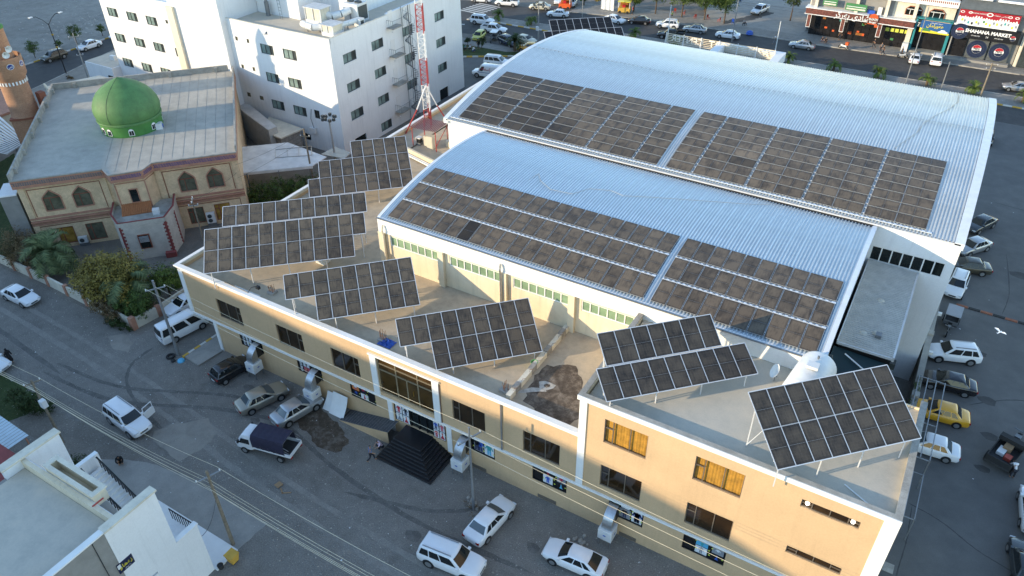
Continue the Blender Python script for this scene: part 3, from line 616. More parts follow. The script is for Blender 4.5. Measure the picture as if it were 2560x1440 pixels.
shopwin(gsh[5], [(.30,.62,.06,.72,'post_grey',[(.5,'poster_black','post_navy','suit')]),(.34,.58,.76,.95,'poster_white',[]),(.66,.95,.06,.94,'poster_white',[(.5,'post_navy','poster_black','suit'),(.55,'post_blue','post_navy','flat')])])
shopwin(gsh[6], [(.03,.22,.06,.94,'poster_black',[]),(.30,.58,.06,.55,'poster_white',[(.5,'post_grey','post_grey','suit')]),(.30,.58,.6,.94,'post_cyan',[(.5,'post_teal','post_teal','flat')]),(.68,.95,.5,.94,'post_grey',[(.5,'poster_white','post_grey','flat')]),(.68,.95,.06,.46,'poster_black',[(.5,'post_blue','post_cyan','dress')])])
# entrance: glass door between poster windows
o = MB().box(-31.3,-26.2,YF+.14,YF+.18,1.42,3.34).build('entrance_pane', 'dark_pane', TB)
for x in (-31.3,-29.75,-28.95,-28.15,-27.5,-26.3): MB().box(x,x+.07,YF+.05,YF+.139,1.42,3.34).build('door_frame', 'poster_black', TB)
for x0, z0, figs in ((-31.15,2.4,[(.5,'post_red','post_red','suit')]),(-30.45,2.4,[(.5,'poster_black','post_navy','suit')]),(-31.15,1.5,[(.5,'post_grey','post_grey','dress')]),(-30.45,1.5,[(.5,'post_red','post_red','dress')]),(-27.4,2.4,[(.5,'post_blue','post_navy','suit')]),(-26.82,2.4,[(.5,'post_pink','post_pink','suit')]),(-27.4,1.5,[(.5,'post_red','post_red','suit')]),(-26.82,1.5,[(.5,'post_red','post_grey','dress')])):
    w_ = .62 if x0 < -29 else .48
    p = MB().box(x0,x0+w_,YF+.03,YF+.045,z0,z0+.82).build('poster', 'poster_white', TB)
    for fx, a, b, kd in figs: outfit(p, x0+w_*fx, z0+.03, .75, YF+.024, a, b, kd)
# black stone entrance steps and ramp
ST = thing('entrance_steps', 'black stone stepped pyramid leading up to the shop entrance', 'steps', (-28.3, 31.5, 0))
for i in range(8):
    MB().box(-30.95+.11*i, -25.62-.27*i, 29.88+.21*i, YF-.02, .175*i, .175*(i+1)-.012).build('step', 'black_stone', ST)
    MB().box(-30.93+.11*i, -25.64-.27*i, 29.90+.21*i, YF-.02, .175*(i+1)-.012, .175*(i+1)).build('step_edge', 'poster_black', ST)
RP = thing('entrance_ramp', 'dark paved ramp with tan side rising along the wall to the entrance', 'ramp', (-33.6, 32.3, 0))
m = MB(); m.face([(-36.4,31.62,.02),(-30.97,31.62,1.36),(-30.97,YF-.02,1.36),(-36.4,YF-.02,.02)]); m.build('ramp_surface', 'raw_concrete', RP)
cmat('ramp_paver', (.075,.075,.078), .8, scale=3, var=.25)
for i in range(18):
    x0, x1 = -36.3+i*.295, -36.3+(i+1)*.295-.02; z = lambda x: .035+(x+36.4)/5.43*1.34
    m = MB(); m.face([(x0,31.64,z(x0)),(x1,31.64,z(x1)),(x1,YF-.03,z(x1)),(x0,YF-.03,z(x0))]); m.build('paver', 'ramp_paver', RP)
m = MB(); m.face([(-36.4,31.6,0),(-30.97,31.6,0),(-30.97,31.6,1.36),(-36.4,31.6,.02)]); m.build('ramp_side', 'tan_plaster', RP)
for k, (x0, x1, l, hh) in enumerate(((-38.5,-36.95,'white board leaning low against the tan wall beside the ramp',1.35),(-37.7,-36.1,'taller curved white board leaning on the tan wall by the ramp',1.75))):
    m = MB(); n = 8; 
    for i in range(n):
        t0, t1 = i/n, (i+1)/n; f = lambda t: (31.95-.12*k+.95*t+.12*sin(t*pi), hh*t)
        (ya, za), (yb, zb) = f(t0), f(t1); m.face([(x0,ya,za),(x1,ya,za),(x1,yb,zb),(x0,yb,zb)]); m.face([(x0,ya+.02,za),(x0,yb+.02,zb),(x1,yb+.02,zb),(x1,ya+.02,za)])
    m.build('leaning_board', 'plastic_white', smooth=50, label=l, cat='board')
# kerb slab at the left corner
m = MB(); m.prism([(-54.15,30.5),(-52.1,30.3),(-51.75,YF-.15),(-53.95,34.3)], 0, .16); m.build('corner_slab', 'slab_concrete', kind='structure')
for i in range(6):
    t0, t1 = i/6, (i+1)/6-.01; a, b = Vector((-54.3,30.4)), Vector((-54.05,34.3)); p, q = a.lerp(b,t0), a.lerp(b,t1)
    MB().bar((p.x,p.y,.1),(q.x,q.y,.1),.24,.2).build('painted_kerb', ('kerb_yellow','kerb_white')[i%2], kind='structure')
# evaporative coolers along the front
def cooler(x, label):
    t = thing('evaporative_cooler', label, 'air cooler', (x, 32.1, 0), group='coolers along the shop front')
    b = MB().box(x-.52,x+.52,31.62,32.66,.72,1.72).build('cabinet', 'plastic_white', t)
    for (ax, ay, bx, by) in ((-.42,31.6,.42,31.6),): 
        for k in range(6): MB().box(x+ax,x+bx,31.595,31.615,.86+k*.13,.93+k*.13).build('louvre', 'alu_frame', b)
    for k in range(6): MB().box(x+.525,x+.545,31.74,32.54,.86+k*.13,.93+k*.13).build('louvre', 'alu_frame', b)
    MB().box(x-.1,x+.1,31.58,31.594,1.2,1.3).build('badge', 'post_blue', b); MB().box(x+.546,x+.56,32.05,32.25,1.2,1.3).build('badge', 'post_blue', b)
    d = MB(); rings = []
    for i in range(10):
        a = i/9*pi/2; cy, cz = 33.05, 1.95; R0, R1 = .92-.32, .92+.32
        y = lambda r: cy - r*cos(a); z = lambda r: cz + r*sin(a)
        rings.append([(x-.36,y(R1),z(R1)),(x+.36,y(R1),z(R1)),(x+.36,y(R0),z(R0)),(x-.36,y(R0),z(R0))])
    rings.insert(0, [(x-.36,33.05-1.24,1.73),(x+.36,33.05-1.24,1.73),(x+.36,33.05-.6,1.73),(x-.36,33.05-.6,1.73)])
    d.loft(rings); d.build('duct_elbow', 'galv', t, smooth=35)
    MB().box(x+.362,x+.38,32.5,33.06,2.0,3.2).build('duct_flange', 'black_paint', t)
    for sx in (-.48,.44):
        for sy in (31.66,32.58): MB().box(x+sx,x+sx+.05,sy,sy+.05,0,.72).build('leg', 'steel_grey', t)
cooler(-46.55, 'white box cooler with metal duct above the black hatchback, leftmost on the shop front')
cooler(-39.6, 'white box cooler with metal duct beside the white leaning boards')
cooler(-24.3, 'white box cooler with metal duct behind the lamp post right of the entrance steps')
cooler(-11.75, 'white box cooler with metal duct under the three storey block')
t = thing('air_conditioner', 'white slatted air conditioner casing at the bottom edge of the photo', 'air conditioner', (-7.2,29.55,0))
b = MB().box(-7.75,-6.65,29.1,30.0,0,.9).build('casing', 'plastic_white', t)
for k in range(7): MB().box(-7.68,-6.72,29.16+k*.11,29.22+k*.11,.902,.93).build('slat', 'alu_frame', b)
# ---------------------------------------------------------------- roof clutter of the shop building
def rebar(x, y, z, n, h, label):
    t = thing('rebar_stub', label, 'rebar', (x, y, z)); rnd = random.Random(int(x*10))
    MB().box(x-.35,x+.35,y-.3,y+.3,z,z+.18).build('concrete_pad', 'concrete', t)
    for i in range(n):
        a, b = x+rnd.uniform(-.28,.28), y+rnd.uniform(-.22,.22); dx, dy = rnd.uniform(-.12,.12), rnd.uniform(-.12,.12)
        MB().cyl((a,b,z+.1),(a+dx,b+dy,z+h*rnd.uniform(.8,1.1)),.018,n=5).build('bar', 'rebar', t)
rebar(-45.25,34.9,8,12,.85,'cluster of rusty rebar beside the pale block strip on the roof')
rebar(-32.95,34.7,8,12,1.0,'cluster of rusty rebar behind the blue tarp on the roof')
rebar(-21.6,34.6,8,10,.9,'cluster of rusty rebar at the foot of the low roof wall')
rebar(-40.1,44.6,8,8,.8,'cluster of rusty rebar by the corner of the blue roofed hall')
rebar(-53.6,35.5,8,14,1.1,'cluster of rusty rebar in the far left roof corner')
m = MB(); rnd = random.Random(5); N = 9; Pn = [[(-33.1+1.3*i/N, 34.05+.95*j/N, 8.02+.42*rnd.random()*(1-abs(2*i/N-1)**2)*(1-abs(2*j/N-1)**2)+.02) for j in range(N+1)] for i in range(N+1)]
for i in range(N):
    for j in range(N): m.face([Pn[i][j],Pn[i+1][j],Pn[i+1][j+1],Pn[i][j+1]])
m.build('tarpaulin', 'tarp_blue', label='crumpled blue tarpaulin on the roof edge', cat='tarpaulin')
m = MB(); m.lathe((-21.03,37.95,8.0),[(.0,0.01),(.2,.01),(.26,.5),(.285,.5),(.285,.52),(.25,.52),(.19,.04),(0,.04)],16); m.build('bucket', 'bucket_green', smooth=40, label='light green bucket on the roof beside the low wall', cat='bucket')
t = thing('roof_wall', 'low unfinished concrete wall with bent bars dividing the roof', 'wall', (-20.9,38.6,8))
for k in range(12): MB().box(-21.1,-20.72,33.9+k*.79,33.9+k*.79+.77,8,8.5+.06*(k%3==1)).build('block', ('cream_wall','raw_concrete','cream_wall')[k%3], t)
for k in range(8): MB().tube([(-20.8,34.5+k*1.15,8.5),(-20.7,34.45+k*1.15,8.8),(-20.45,34.5+k*1.15,8.95)],.015).build('bent_bar', 'rebar', t)
sheet('roof_stain', [(-20.3,38.6),(-18.4,39.6),(-16.9,38.2),(-16.3,36.6),(-15.6,35),(-15.9,33.6),(-18,33.5),(-19.9,34.4),(-20.4,36.5)], 8.004, 'roof_stain', wob=.2, seed=12)
cmat('lime', (.45,.42,.37), .9, var=.3, scale=3)
sheet('lime_stain', [(-19.25+.62*cos(k*.7)*(1+.25*sin(k*2.1)),36.6+.5*sin(k*.7)) for k in range(9)], 8.009, 'lime', wob=.08, seed=13); sheet('dark_stain', [(-19.2+.26*cos(k),36.6+.24*sin(k)) for k in range(6)], 8.013, 'roof_stain', wob=.04, seed=14); sheet('lime_stain', [(-20.2,36.0),(-19.2,36.35),(-19.0,36.0),(-20.3,35.2),(-21.0,34.7)], 8.007, 'lime', wob=.1, seed=15)
t = thing('block_strip', 'strip of pale concrete blocks lying along the front parapet', 'blocks', (-47.2,33.9,8))
for k in range(8): MB().box(-48.75+k*.38,-48.75+k*.38+.36,33.62,34.0,8,8.12).build('block', 'plastic_white', t)
m = MB(); m.box(-45.2,-44.2,40.3,41.2,8,8.9); m.box(-45.1,-44.3,40.25,40.3,8.1,8.8); m.build('rooftop_unit', 'plastic_white', label='white rooftop unit standing under the edge of a solar array', cat='rooftop unit')
t = thing('floodlight', 'black floodlight on a bent arm at the front roof edge', 'floodlight', (-46,33.5,8.6))
MB().tube([(-49.2,33.35,8.68),(-46.3,33.3,8.68),(-46.1,33.6,9.1),(-45.9,34,9.05)],.03).build('arm', 'black_paint', t); MB().box(-46.05,-45.7,33.95,34.2,8.75,9.0).build('lamp_head', 'black_paint', t)
# water tank, dish
t = thing('water_tank', 'big white cylindrical water tank lying on the upper roof', 'water tank', (-2.2,41.3,11.6))
ax = Vector((.12,.99,0)).normalized(); c0 = Vector((-2.62,38.9,12.95)); R = 1.2; L = 3.9; m = MB(); rings = []; sx = Vector((ax.y,-ax.x,0))
for d, r in ((-.28,.25),(-.2,.7),(-.05,1.0),(.12,1.15),(.3,R),(L-.3,R),(L-.12,1.15),(L+.05,1.0),(L+.2,.7),(L+.28,.25)):
    rings.append([c0+ax*d+sx*r*cos(2*pi*k/28)+Vector((0,0,1))*r*sin(2*pi*k/28) for k in range(28)])
m.loft(rings); m.build('shell', 'tank_white', t, smooth=30)
p = c0+ax*1.9; MB().box(p.x-.35,p.x+.35,p.y-.3,p.y+.3,14.2,14.42).build('hatch', 'tank_white', t)
p = c0+ax*2.9; MB().cyl((p.x,p.y,14.2),(p.x,p.y,14.4),.07,n=8).build('vent', 'steel_grey', t)
for d in (.6,3.2): p = c0+ax*d; MB().bar((p.x-sx.x*1.0,p.y-sx.y*1.0,11.85),(p.x+sx.x*1.0,p.y+sx.y*1.0,11.85),.3,.5).build('cradle', 'steel_grey', t)
t = thing('satellite_dish', 'white satellite dish on the upper roof next to the water tank', 'satellite dish', (-4.5,41.3,11.6))
m = MB(); M_ = Matrix.Translation((-4.5,41.3,12.45)) @ Matrix.Rotation(radians(-65),4,'Z') @ Matrix.Rotation(radians(62),4,'X')
m.lathe((0,0,0),[(.02,0),(.2,.012),(.4,.06),(.5,.12),(.5,.135),(.4,.08),(.2,.03),(.02,.02)],20); m.xf(M_); m.build('reflector', 'plastic_white', t, smooth=40)
MB().tube([(-4.5,41.3,11.6),(-4.5,41.35,12.4)],.03).build('mount', 'steel_grey', t); MB().tube([(-4.5,41.3,12.1),(-4.2,40.9,12.3)],.015).build('feed_arm', 'steel_grey', t)
MB().bar((1.4,34.6,11.65),(3.0,33.7,11.66),.07,.05).build('plank', 'plastic_white', label='white plank lying on the upper roof below the solar array', cat='plank')
# ---------------------------------------------------------------- vaulted halls
def arch(y0, y1, ze, rise):
    c, h = (y0+y1)/2, (y1-y0)/2
    return lambda y: ze + rise*(1-((y-c)/h)**2)
ZS = arch(43.3, 65.8, 13.0, 1.62)      # small hall vault (its far side is cut by the big hall's wall)
ZB = arch(60.8, 93.9, 14.45, 2.12)
def vault(root, X0, X1, n, y0, y1, Z, m, ribs=4, seg=22):
    """roof of corrugated sheets laid side by side; every sheet its own object, sharing one mesh"""
    w_ = (X1-X0)/n; mb = MB(); prof = []
    for r in range(ribs):
        a = r*w_/ribs; b = w_/ribs
        prof += [(a,0),(a+b*.42,0),(a+b*.58,.075),(a+b*.76,.075)]
    prof.append((w_+.012, .0)); ys = [y0+(y1-y0)*j/seg for j in range(seg+1)]
    rows = []
    for y in ys:
        s = (Z(y+.05)-Z(y-.05))/.1; nl = sqrt(1+s*s); rows.append([(x, y-dz*s/nl, Z(y)+dz/nl) for x, dz in prof])
    k = len(prof)
    for r in rows: mb.v += r
    for j in range(seg):
        for i in range(k-1): mb.f.append((j*k+i, j*k+i+1, (j+1)*k+i+1, (j+1)*k+i)); mb.m.append(0)
    o = ORG[root.name]; me = mb.mesh('roof_sheet', [m], (0, o[1], o[2]))
    for i in range(n): inst('roof_sheet', me, root, (X0+i*w_-o[0], 0, .004*(i % 2)))
def gable(mb, X, y0, y1, zb, Z, t=.12, n=24):
    pts = [(y0, zb)] + [(y0+(y1-y0)*i/n, Z(y0+(y1-y0)*i/n)-.02) for i in range(n+1)] + [(y1, zb)]
    i = len(mb.v); k = len(pts)
    mb.v += [(X-t/2, y, z) for y, z in pts] + [(X+t/2, y, z) for y, z in pts]
    mb.f.append(tuple(i+q for q in range(k))[::-1]); mb.f.append(tuple(i+k+q for q in range(k))); mb.m += [0, 0]
    for q in range(k): mb.f.append((i+q, i+(q+1)%k, i+k+(q+1)%k, i+k+q)); mb.m.append(0)
def edge_trim(root, X, y0, y1, Z, m='tray_white', w_=.42, up=.10, n=24):
    mb = MB(); r = []
    for i in range(n+1):
        y = y0+(y1-y0)*i/n; z = Z(y); r.append([(X-w_/2,y,z-.45),(X+w_/2,y,z-.45),(X+w_/2,y,z+up),(X-w_/2,y,z+up)])
    mb.loft(r); mb.build('edge_trim', m, root)
HS = thing('small_hall', 'long hall with blue curved metal roof and cream walls behind the roof terrace', 'hall', (-20.8, 52, 8))
vault(HS, -39.45, -2.15, 36, 43.2, 60.72, ZS, 'hall_sheet_blue')
edge_trim(HS, -39.5, 43.2, 60.7, ZS, w_=.3); edge_trim(HS, -2.05, 43.2, 60.7, ZS, w_=.34)
for gx, gz in ((-39.4,7.9),(-2.1,0)): mb = MB(); gable(mb, gx, 43.4, 60.7, gz, ZS); mb.build('gable_wall', 'white_plaster', HS)
bays = [-39.4,-33.05,-26.8,-20.6,-14.4,-8.2,-2.1]
holes = [(a+.75, b-.35, 10.28, 11.28) for a, b in zip(bays, bays[1:])][:4]
mb = MB(); facade(mb, lambda u,z,d: (u,43.32+d,z), -39.4, -2.1, 7.99, 11.62, holes, .12); mb.build('front_wall', 'cream_plaster', HS)
mb = MB(); mb.box(-39.6,-2.0,43.05,43.3,11.62,13.02); mb.build('fascia', 'white_plaster', HS)
mb = MB(); mb.box(-39.6,-2.0,42.93,43.05,12.98,13.06); mb.build('gutter', 'steel_grey', HS)
for x in bays[:5]: MB().box(x-.28,x+.28,43.0,43.3,7.99,11.62).build('pilaster', 'cream_plaster', HS)
FS = lambda u, z, d: (u, 43.32+d, z)
for a, b, c, d in holes:
    n = 7; window(HS, FS, a, b, c, d, [(k/n,(k+1)/n,0,1) for k in range(n)], fm='window_white', pm='green_pane', depth=.1, fw=.09)
for x in (-26.95,-38.95): MB().tube([(x,42.9,12.5),(x,42.75,12.0),(x,42.85,11.6),(x,42.85,8.0)],.09,8).build('downpipe', 'galv' if x > -30 else 'cream_plaster', HS)
HB = thing('big_hall', 'largest hall with pale silver curved metal roof behind the blue roofed hall', 'hall', (-20, 77, 0))
vault(HB, -44.3, 4.0, 46, 60.7, 93.9, ZB, 'hall_sheet_pale', seg=26)
edge_trim(HB, -44.45, 60.6, 93.9, ZB, w_=.5); edge_trim(HB, 4.1, 60.6, 93.9, ZB, w_=.7)
for gx in (-44.3,4.1): mb = MB(); gable(mb, gx, 60.9, 93.8, 0, ZB); mb.build('gable_wall', 'white_plaster', HB)
MB().box(-44.2,4.0,93.7,93.82,0,14.4).build('rear_wall', 'white_plaster', HB)
FB = lambda u, z, d: (u, 60.85+d, z)
hb = [(-1.85,3.75,10.92,12.35),(-43.4,-39.9,10.3,11.3)]
mb = MB(); facade(mb, FB, -44.3, 4.35, 0, 14.4, hb, .15); mb.build('front_wall', 'white_plaster', HB)
window(HB, FB, *hb[0], [(k/7,(k+1)/7,0,1) for k in range(7)], fm='window_white', pm='dark_pane', depth=.1, fw=.1)
window(HB, FB, *hb[1], [(k/4,(k+1)/4,0,1) for k in range(4)], fm='window_white', pm='green_pane', depth=.1, fw=.1)
mb = MB(); mb.box(-44.4,4.2,60.60,60.80,14.30,14.42); mb.build('gutter', 'alu_frame', HB)
mb = MB(); mb.box(-39.3,-2.2,60.45,60.72,14.10,14.27); mb.build('valley_gutter', 'black_paint', HB)
cmat('roof_mark', (.42,.47,.50), .6, metal=.2)
for k in range(46*2): 
    x = -44.2+k*.524; MB().box(x,x+.32,78.9+.12*sin(k*.37),79.12+.12*sin(k*.37),ZB(79)+.08,ZB(79)+.086).build('sealant_patch', 'roof_mark', HB)
pts = [(-.6,71.6),(.6,75.3),(.9,78),(1.6,80.6),(2.6,83.6),(4.4*.72,87.5),(3.05,91.3),(2.9,93.8)]
pts = [(x-2.2,y) for x, y in pts]
MB().tube([(x,y,ZB(y)+.09) for x, y in pts],.03).build('roof_cable', 'panel_frame', HB)
MB().tube([(x,y,ZS(y)+.09) for x, y in [(-30.0,52.9),(-29.8,54.3),(-29.0,53.2),(-27.5,52.3),(-25.5,52.5),(-24.6,54.0),(-22.8,54.6),(-21.5,54.3),(-19.5,55.2),(-15.5,56.9),(-12.0,58.5),(-10.4,59.6)]],.02).build('roof_cable', 'panel_frame', HS)
# ---------------------------------------------------------------- solar arrays
PW, PH = 1.155, 2.30
def panel_mesh(w_, h, name):
    mb = MB(); mb.box(-w_/2,w_/2,-h/2,h/2,-.035,0,1); f = .02; g = .006; long_y = h > w_
    cells = [(-w_/2+f,w_/2-f,-h/2+f,-g),(-w_/2+f,w_/2-f,g,h/2-f)] if long_y else [(-w_/2+f,-g,-h/2+f,h/2-f),(g,w_/2-f,-h/2+f,h/2-f)]
    for a, b, c, d in cells: mb.face([(a,c,.003),(b,c,.003),(b,d,.003),(a,d,.003)], 0)
    me = mb.mesh(name, ['dusty_cells','panel_frame']); uv = me.uv_layers.new(name='UVMap')
    for p in me.polygons:
        for k, li in enumerate(p.loop_indices): uv.data[li].uv = ((0,0),(1,0),(1,1),(0,1))[k % 4]
    return me
PM = panel_mesh(PW-.03, PH-.03, 'panel'); PML = panel_mesh(PH+.03, PW-.0, 'panel')
def array(q, rows, label, dust, zr, legs=True, seed=1):
    """free-standing tilted array; rows = list of (first column, last column)"""
    x, y, z, az, ti = q; rnd = random.Random(seed)
    ux = Vector((cos(az), sin(az), 0)); bk = Vector((-sin(az), cos(az), 0)); dn = -bk*cos(ti) + Vector((0,0,-sin(ti))); nr = ux.cross(-dn)
    O = Vector((x,y,z)); c0 = min(a for a, b in rows); c1 = max(b for a, b in rows); mid = O + ux*PW*(c0+c1)/2 + dn*PH*len(rows)/2
    t = thing('solar_array', label, 'solar panels', (mid.x, mid.y, zr)); o = Vector(ORG[t.name])
    R_ = Matrix((ux, -dn, nr)).transposed().to_4x4()
    for r, (a, b) in enumerate(rows):
        for c in range(a, b):
            p = O + ux*PW*(c+.5) + dn*PH*(r+.5); k = 1+rnd.uniform(-.12,.12)
            inst('panel', PM, t, matx=Matrix.Translation(p-o) @ R_, color=(dust[0]*k, dust[1]*k, dust[2]*k))
        for f in (.22,.78):
            p0 = O+ux*PW*a+dn*PH*(r+f)-nr*.08; p1 = O+ux*PW*b+dn*PH*(r+f)-nr*.08
            MB().bar(p0, p1, .05, .07, up=nr).build('rail', 'alu_frame', t)
        if a < b:
            e = MB()
            for cc in range(a, b+1): e.bar(O+ux*PW*cc+dn*PH*r-nr*.012, O+ux*PW*cc+dn*PH*(r+1)-nr*.012, .05, .02, up=nr)
            for s_ in (0,1): e.bar(O+ux*PW*a+dn*PH*(r+s_)-nr*.014, O+ux*PW*b+dn*PH*(r+s_)-nr*.014, .06, .02, up=nr)
            e.build('clamp_frame', 'alu_frame', t)
    N = len(rows); ncol = max(2, round((c1-c0)/3)+1)
    for i in range(ncol):
        c = c0 + .4 + (c1-c0-.8)*i/(ncol-1); ok = [r for r, (a, b) in enumerate(rows) if a <= c <= b]
        if not ok: continue
        tp = O+ux*PW*c+dn*PH*(ok[0]+.22)-nr*.1; bt = O+ux*PW*c+dn*PH*(ok[-1]+.78)-nr*.1
        MB().bar(tp, bt, .06, .08, up=nr).build('beam', 'alu_frame', t)
        for p in (tp, bt): MB().bar((p.x,p.y,p.z),(p.x,p.y,zr), .07, .07).build('leg', 'alu_frame', t)
        mp = tp.lerp(bt, .45); MB().bar((tp.x,tp.y,zr+.1), mp, .05, .05).build('brace', 'alu_frame', t)
    return t
D1 = (.135,.108,.078); D2 = (.105,.084,.062); D3 = (.085,.071,.056)
array((-56.0861,51.6061,12.3481,.7508,.3865), [(4,9),(1,9),(0,9)], 'stepped dusty solar array of three rows nearest the red and white mast', D1, 8, seed=1)
array((-53.4976,38.2151,12.5142,.7342,.3594), [(0,11)], 'single long row of dusty solar panels behind the double row at the roof corner', D1, 8, seed=2)
array((-52.8704,35.3492,11.8235,.736,.4125), [(0,12),(0,11)], 'double row solar array at the left roof corner facing the mosque', D1, 8, seed=3)
array((-42.1824,33.9755,11.5097,.7822,.4378), [(0,9),(2,9)], 'stepped two row solar array in the middle of the front terrace', D1, 8, seed=4)
array((-31.0206,34.2796,11.1711,.7856,.4681), [(0,9),(2,9)], 'stepped two row solar array above the entrance with the blue tarp beside it', D2, 8, seed=5)
array((-15.2972,36.0823,14.9738,.7822,.4957), [(0,7)], 'dark seven panel solar array at the back left of the upper roof', D3, 11.6, seed=6)
array((-14.2851,33.9974,13.9341,.7779,.3901), [(0,9)], 'dark nine panel solar array in front of the seven panel one on the upper roof', D3, 11.6, seed=7)
array((-4.9753,34.6471,15.8429,.7866,.4827), [(0,8),(0,8)], 'dark sixteen panel solar array at the right end of the upper roof', D3, 11.6, seed=8)
array((-53.4877,99.9419,12.8746,.6894,.4245), [(0,8),(-1,9)], 'clean black solar array showing behind the top of the big silver roof', (.012,.012,.014), 8, seed=9)
def roof_array(label, X0, cols, rows, Z, y_start, landscape, dust, seed, special=None, block=None, gapx=None):
    """panels lying on a vault; cols = list of left edges"""
    rnd = random.Random(seed); w_, h = (PH+.045, PW+.035) if landscape else (1.188, PH+.02); me = PML if landscape else PM
    t = thing('solar_array', label, 'solar panels', (X0+ (cols[0]+cols[-1]+w_)/2, y_start+4, Z(y_start)), ); o = Vector(ORG[t.name])
    y = y_start; edges = []
    for r in range(rows):
        def adv(y, L):
            s = 0
            while s < L: y2 = y+.02; s += sqrt(.0004+(Z(y2)-Z(y))**2); y = y2
            return y
        y1 = adv(y, h-.02); a, b = Vector((0,y,Z(y)+.17)), Vector((0,y1,Z(y1)+.17)); d = (b-a).normalized(); n = Vector((1,0,0)).cross(d)
        R_ = Matrix((Vector((1,0,0)), d, n)).transposed().to_4x4()
        for i, c in enumerate(cols):
            k = 1+rnd.uniform(-.1,.1); col = (dust[0]*k, dust[1]*k, dust[2]*k)
            if special and (i, r) in special: f = special[(i, r)]; col = tuple(q*f for q in dust)
            p = Vector((X0+c+w_/2,0,0)) + (a+b)/2
            inst('panel', me, t, matx=Matrix.Translation(p-o) @ R_, color=col)
        edges.append((y, y1))
        for f in (.2,.8):
            p = a.lerp(b, f)-n*.07; MB().bar((X0+cols[0],p.y,p.z),(X0+cols[-1]+w_,p.y,p.z),.05,.07,up=n).build('rail', 'alu_frame', t)
        y = adv(y1, .05 if landscape else .26)
    return t, edges
cs = [i*1.188 for i in range(20)]
tA, eA = roof_array('long dusty solar array of three rows on the blue roofed hall, left of the gap', -38.75, cs, 3, ZS, 43.45, False, (.15,.118,.085), 21, special={(6,0):.25})
tB, eB = roof_array('shorter dusty solar array on the blue roofed hall, right of the gap', -14.45, cs[:10], 3, ZS, 43.45, False, (.14,.11,.08), 22)
def tray(par, x0, x1, y0, y1, Z, name='cable_tray'):
    o = MB().bar((x0,(y0+y1)/2,Z((y0+y1)/2)+.12),(x1,(y0+y1)/2,Z((y0+y1)/2)+.12), (y1-y0)*.8, .05).build(name, 'tray_white', par)
    s = MB(); n = int((x1-x0)/.42)
    for k in range(n): x = x0+.1+k*(x1-x0-.2)/n; s.box(x,x+.2,(y0+y1)/2-.05,(y0+y1)/2+.05,Z((y0+y1)/2)+.147,Z((y0+y1)/2)+.155)
    s.build('slots', 'steel_grey', o, kind='stuff')
for t_, e_, x0, x1 in ((tA,eA,-38.75,-14.99),(tB,eB,-14.45,-2.57)):
    for (a, b), (c, d) in zip(e_, e_[1:]): tray(t_, x0, x1, b+.02, c-.02, ZS)
# big hall: landscape panels in blocks of two columns with narrow channels between
BW = PH+.045+.015
def blocks(plan, gap=.17):
    x, out = 0, []
    for n in plan:
        for k in range(n): out.append(x); x += BW
        x += gap
    return out
cl = blocks([2,2,2,2,1]); cr = blocks([1,2,2,2,2])
rn = random.Random(5); sp = {}
for i in range(9):
    for r in range(8):
        if i < 5 and not (i == 4 and r > 2) : sp[(i,r)] = rn.uniform(.42,.62) if not (i==1 and r==4) else 1.15
roof_array('dusty solar array on the big silver roof, left block with darker panels', -43.15, cl, 8, ZB, 61.2, True, (.14,.112,.082), 23, special=sp)
sp2 = {(2,2):.55,(2,3):1.35,(2,4):1.45,(2,5):1.35,(2,1):1.2,(1,1):1.3}
roof_array('dusty solar array on the big silver roof, right block', -43.15+cl[-1]+BW+.85, cr, 8, ZB, 61.2, True, (.15,.118,.085), 24, special=sp2)
tray(HB, -44.0, 2.0, 60.86, 61.14, ZB)
# ---------------------------------------------------------------- sheds and walls on the right
AN = thing('annex_shed', 'tall shed with grey corrugated roof between the blue hall and the car park', 'shed', (.2,54.6,0))
mb = MB(); mb.box(-1.55,1.95,48.75,60.8,0,10.7); mb.build('wall', 'black_paint', AN)
n = 52
for i in range(n):
    y0, y1 = 48.6+i*12.15/n, 48.6+(i+1)*12.15/n; m = MB(); z = 10.95
    m.face([(-1.72,y0,z),(2.0,y0,z-.05),(2.0,y0+.09,z-.05),(-1.72,y0+.09,z)]); m.face([(-1.72,y0+.09,z),(2.0,y0+.09,z-.05),(2.0,y0+.13,z+.05),(-1.72,y0+.13,z+.10)]); m.face([(-1.72,y0+.13,z+.10),(2.0,y0+.13,z+.05),(2.0,y1-.04,z+.05),(-1.72,y1-.04,z+.10)]); m.face([(-1.72,y1-.04,z+.10),(2.0,y1-.04,z+.05),(2.0,y1,z-.05),(-1.72,y1,z)])
    m.build('roof_rib', 'old_sheet', AN)
mb = MB(); mb.box(2.0,2.14,48.6,60.8,10.6,10.98); mb.box(-1.8,-1.72,48.6,60.8,10.7,11.02); mb.box(-1.72,2.0,48.5,48.6,10.75,10.95); mb.build('roof_edge', 'white_sheet', AN)
cmat('awning', (.008,.03,.035), .5)
m = MB(); m.face([(-1.9,46.0,9.6),(1.9,46.0,9.3),(1.9,48.55,10.3),(-1.9,48.55,10.5)]); m.face([(-1.9,46.0,9.55),(-1.9,48.55,10.45),(1.9,48.55,10.25),(1.9,46.0,9.25)]); m.build('awning', 'awning', AN)
MB().bar((-1.0,48.0,10.5),(.6,47.3,10.1),.1,.05).build('tube_lamp', 'plastic_white', AN)
for k, (x, y) in enumerate(((.1,55.2),(-.3,50.4),(.55,50.8))): m = MB(); m.lathe((x,y,10.98),[(.0,0),(.3,.02),(.22,.1),(0,.14)],8); m.build('roof_debris', 'beige_sheet', AN)
MB().box(.5,.9,50.2,50.7,10.98,11.3).build('roof_vent', 'steel_grey', AN)
for k, y in enumerate((57.4,53.8,50.2)): MB().box(2.14,2.75,y,y+.7,3.2,3.8).build('wall_unit', 'dark_frame', AN)
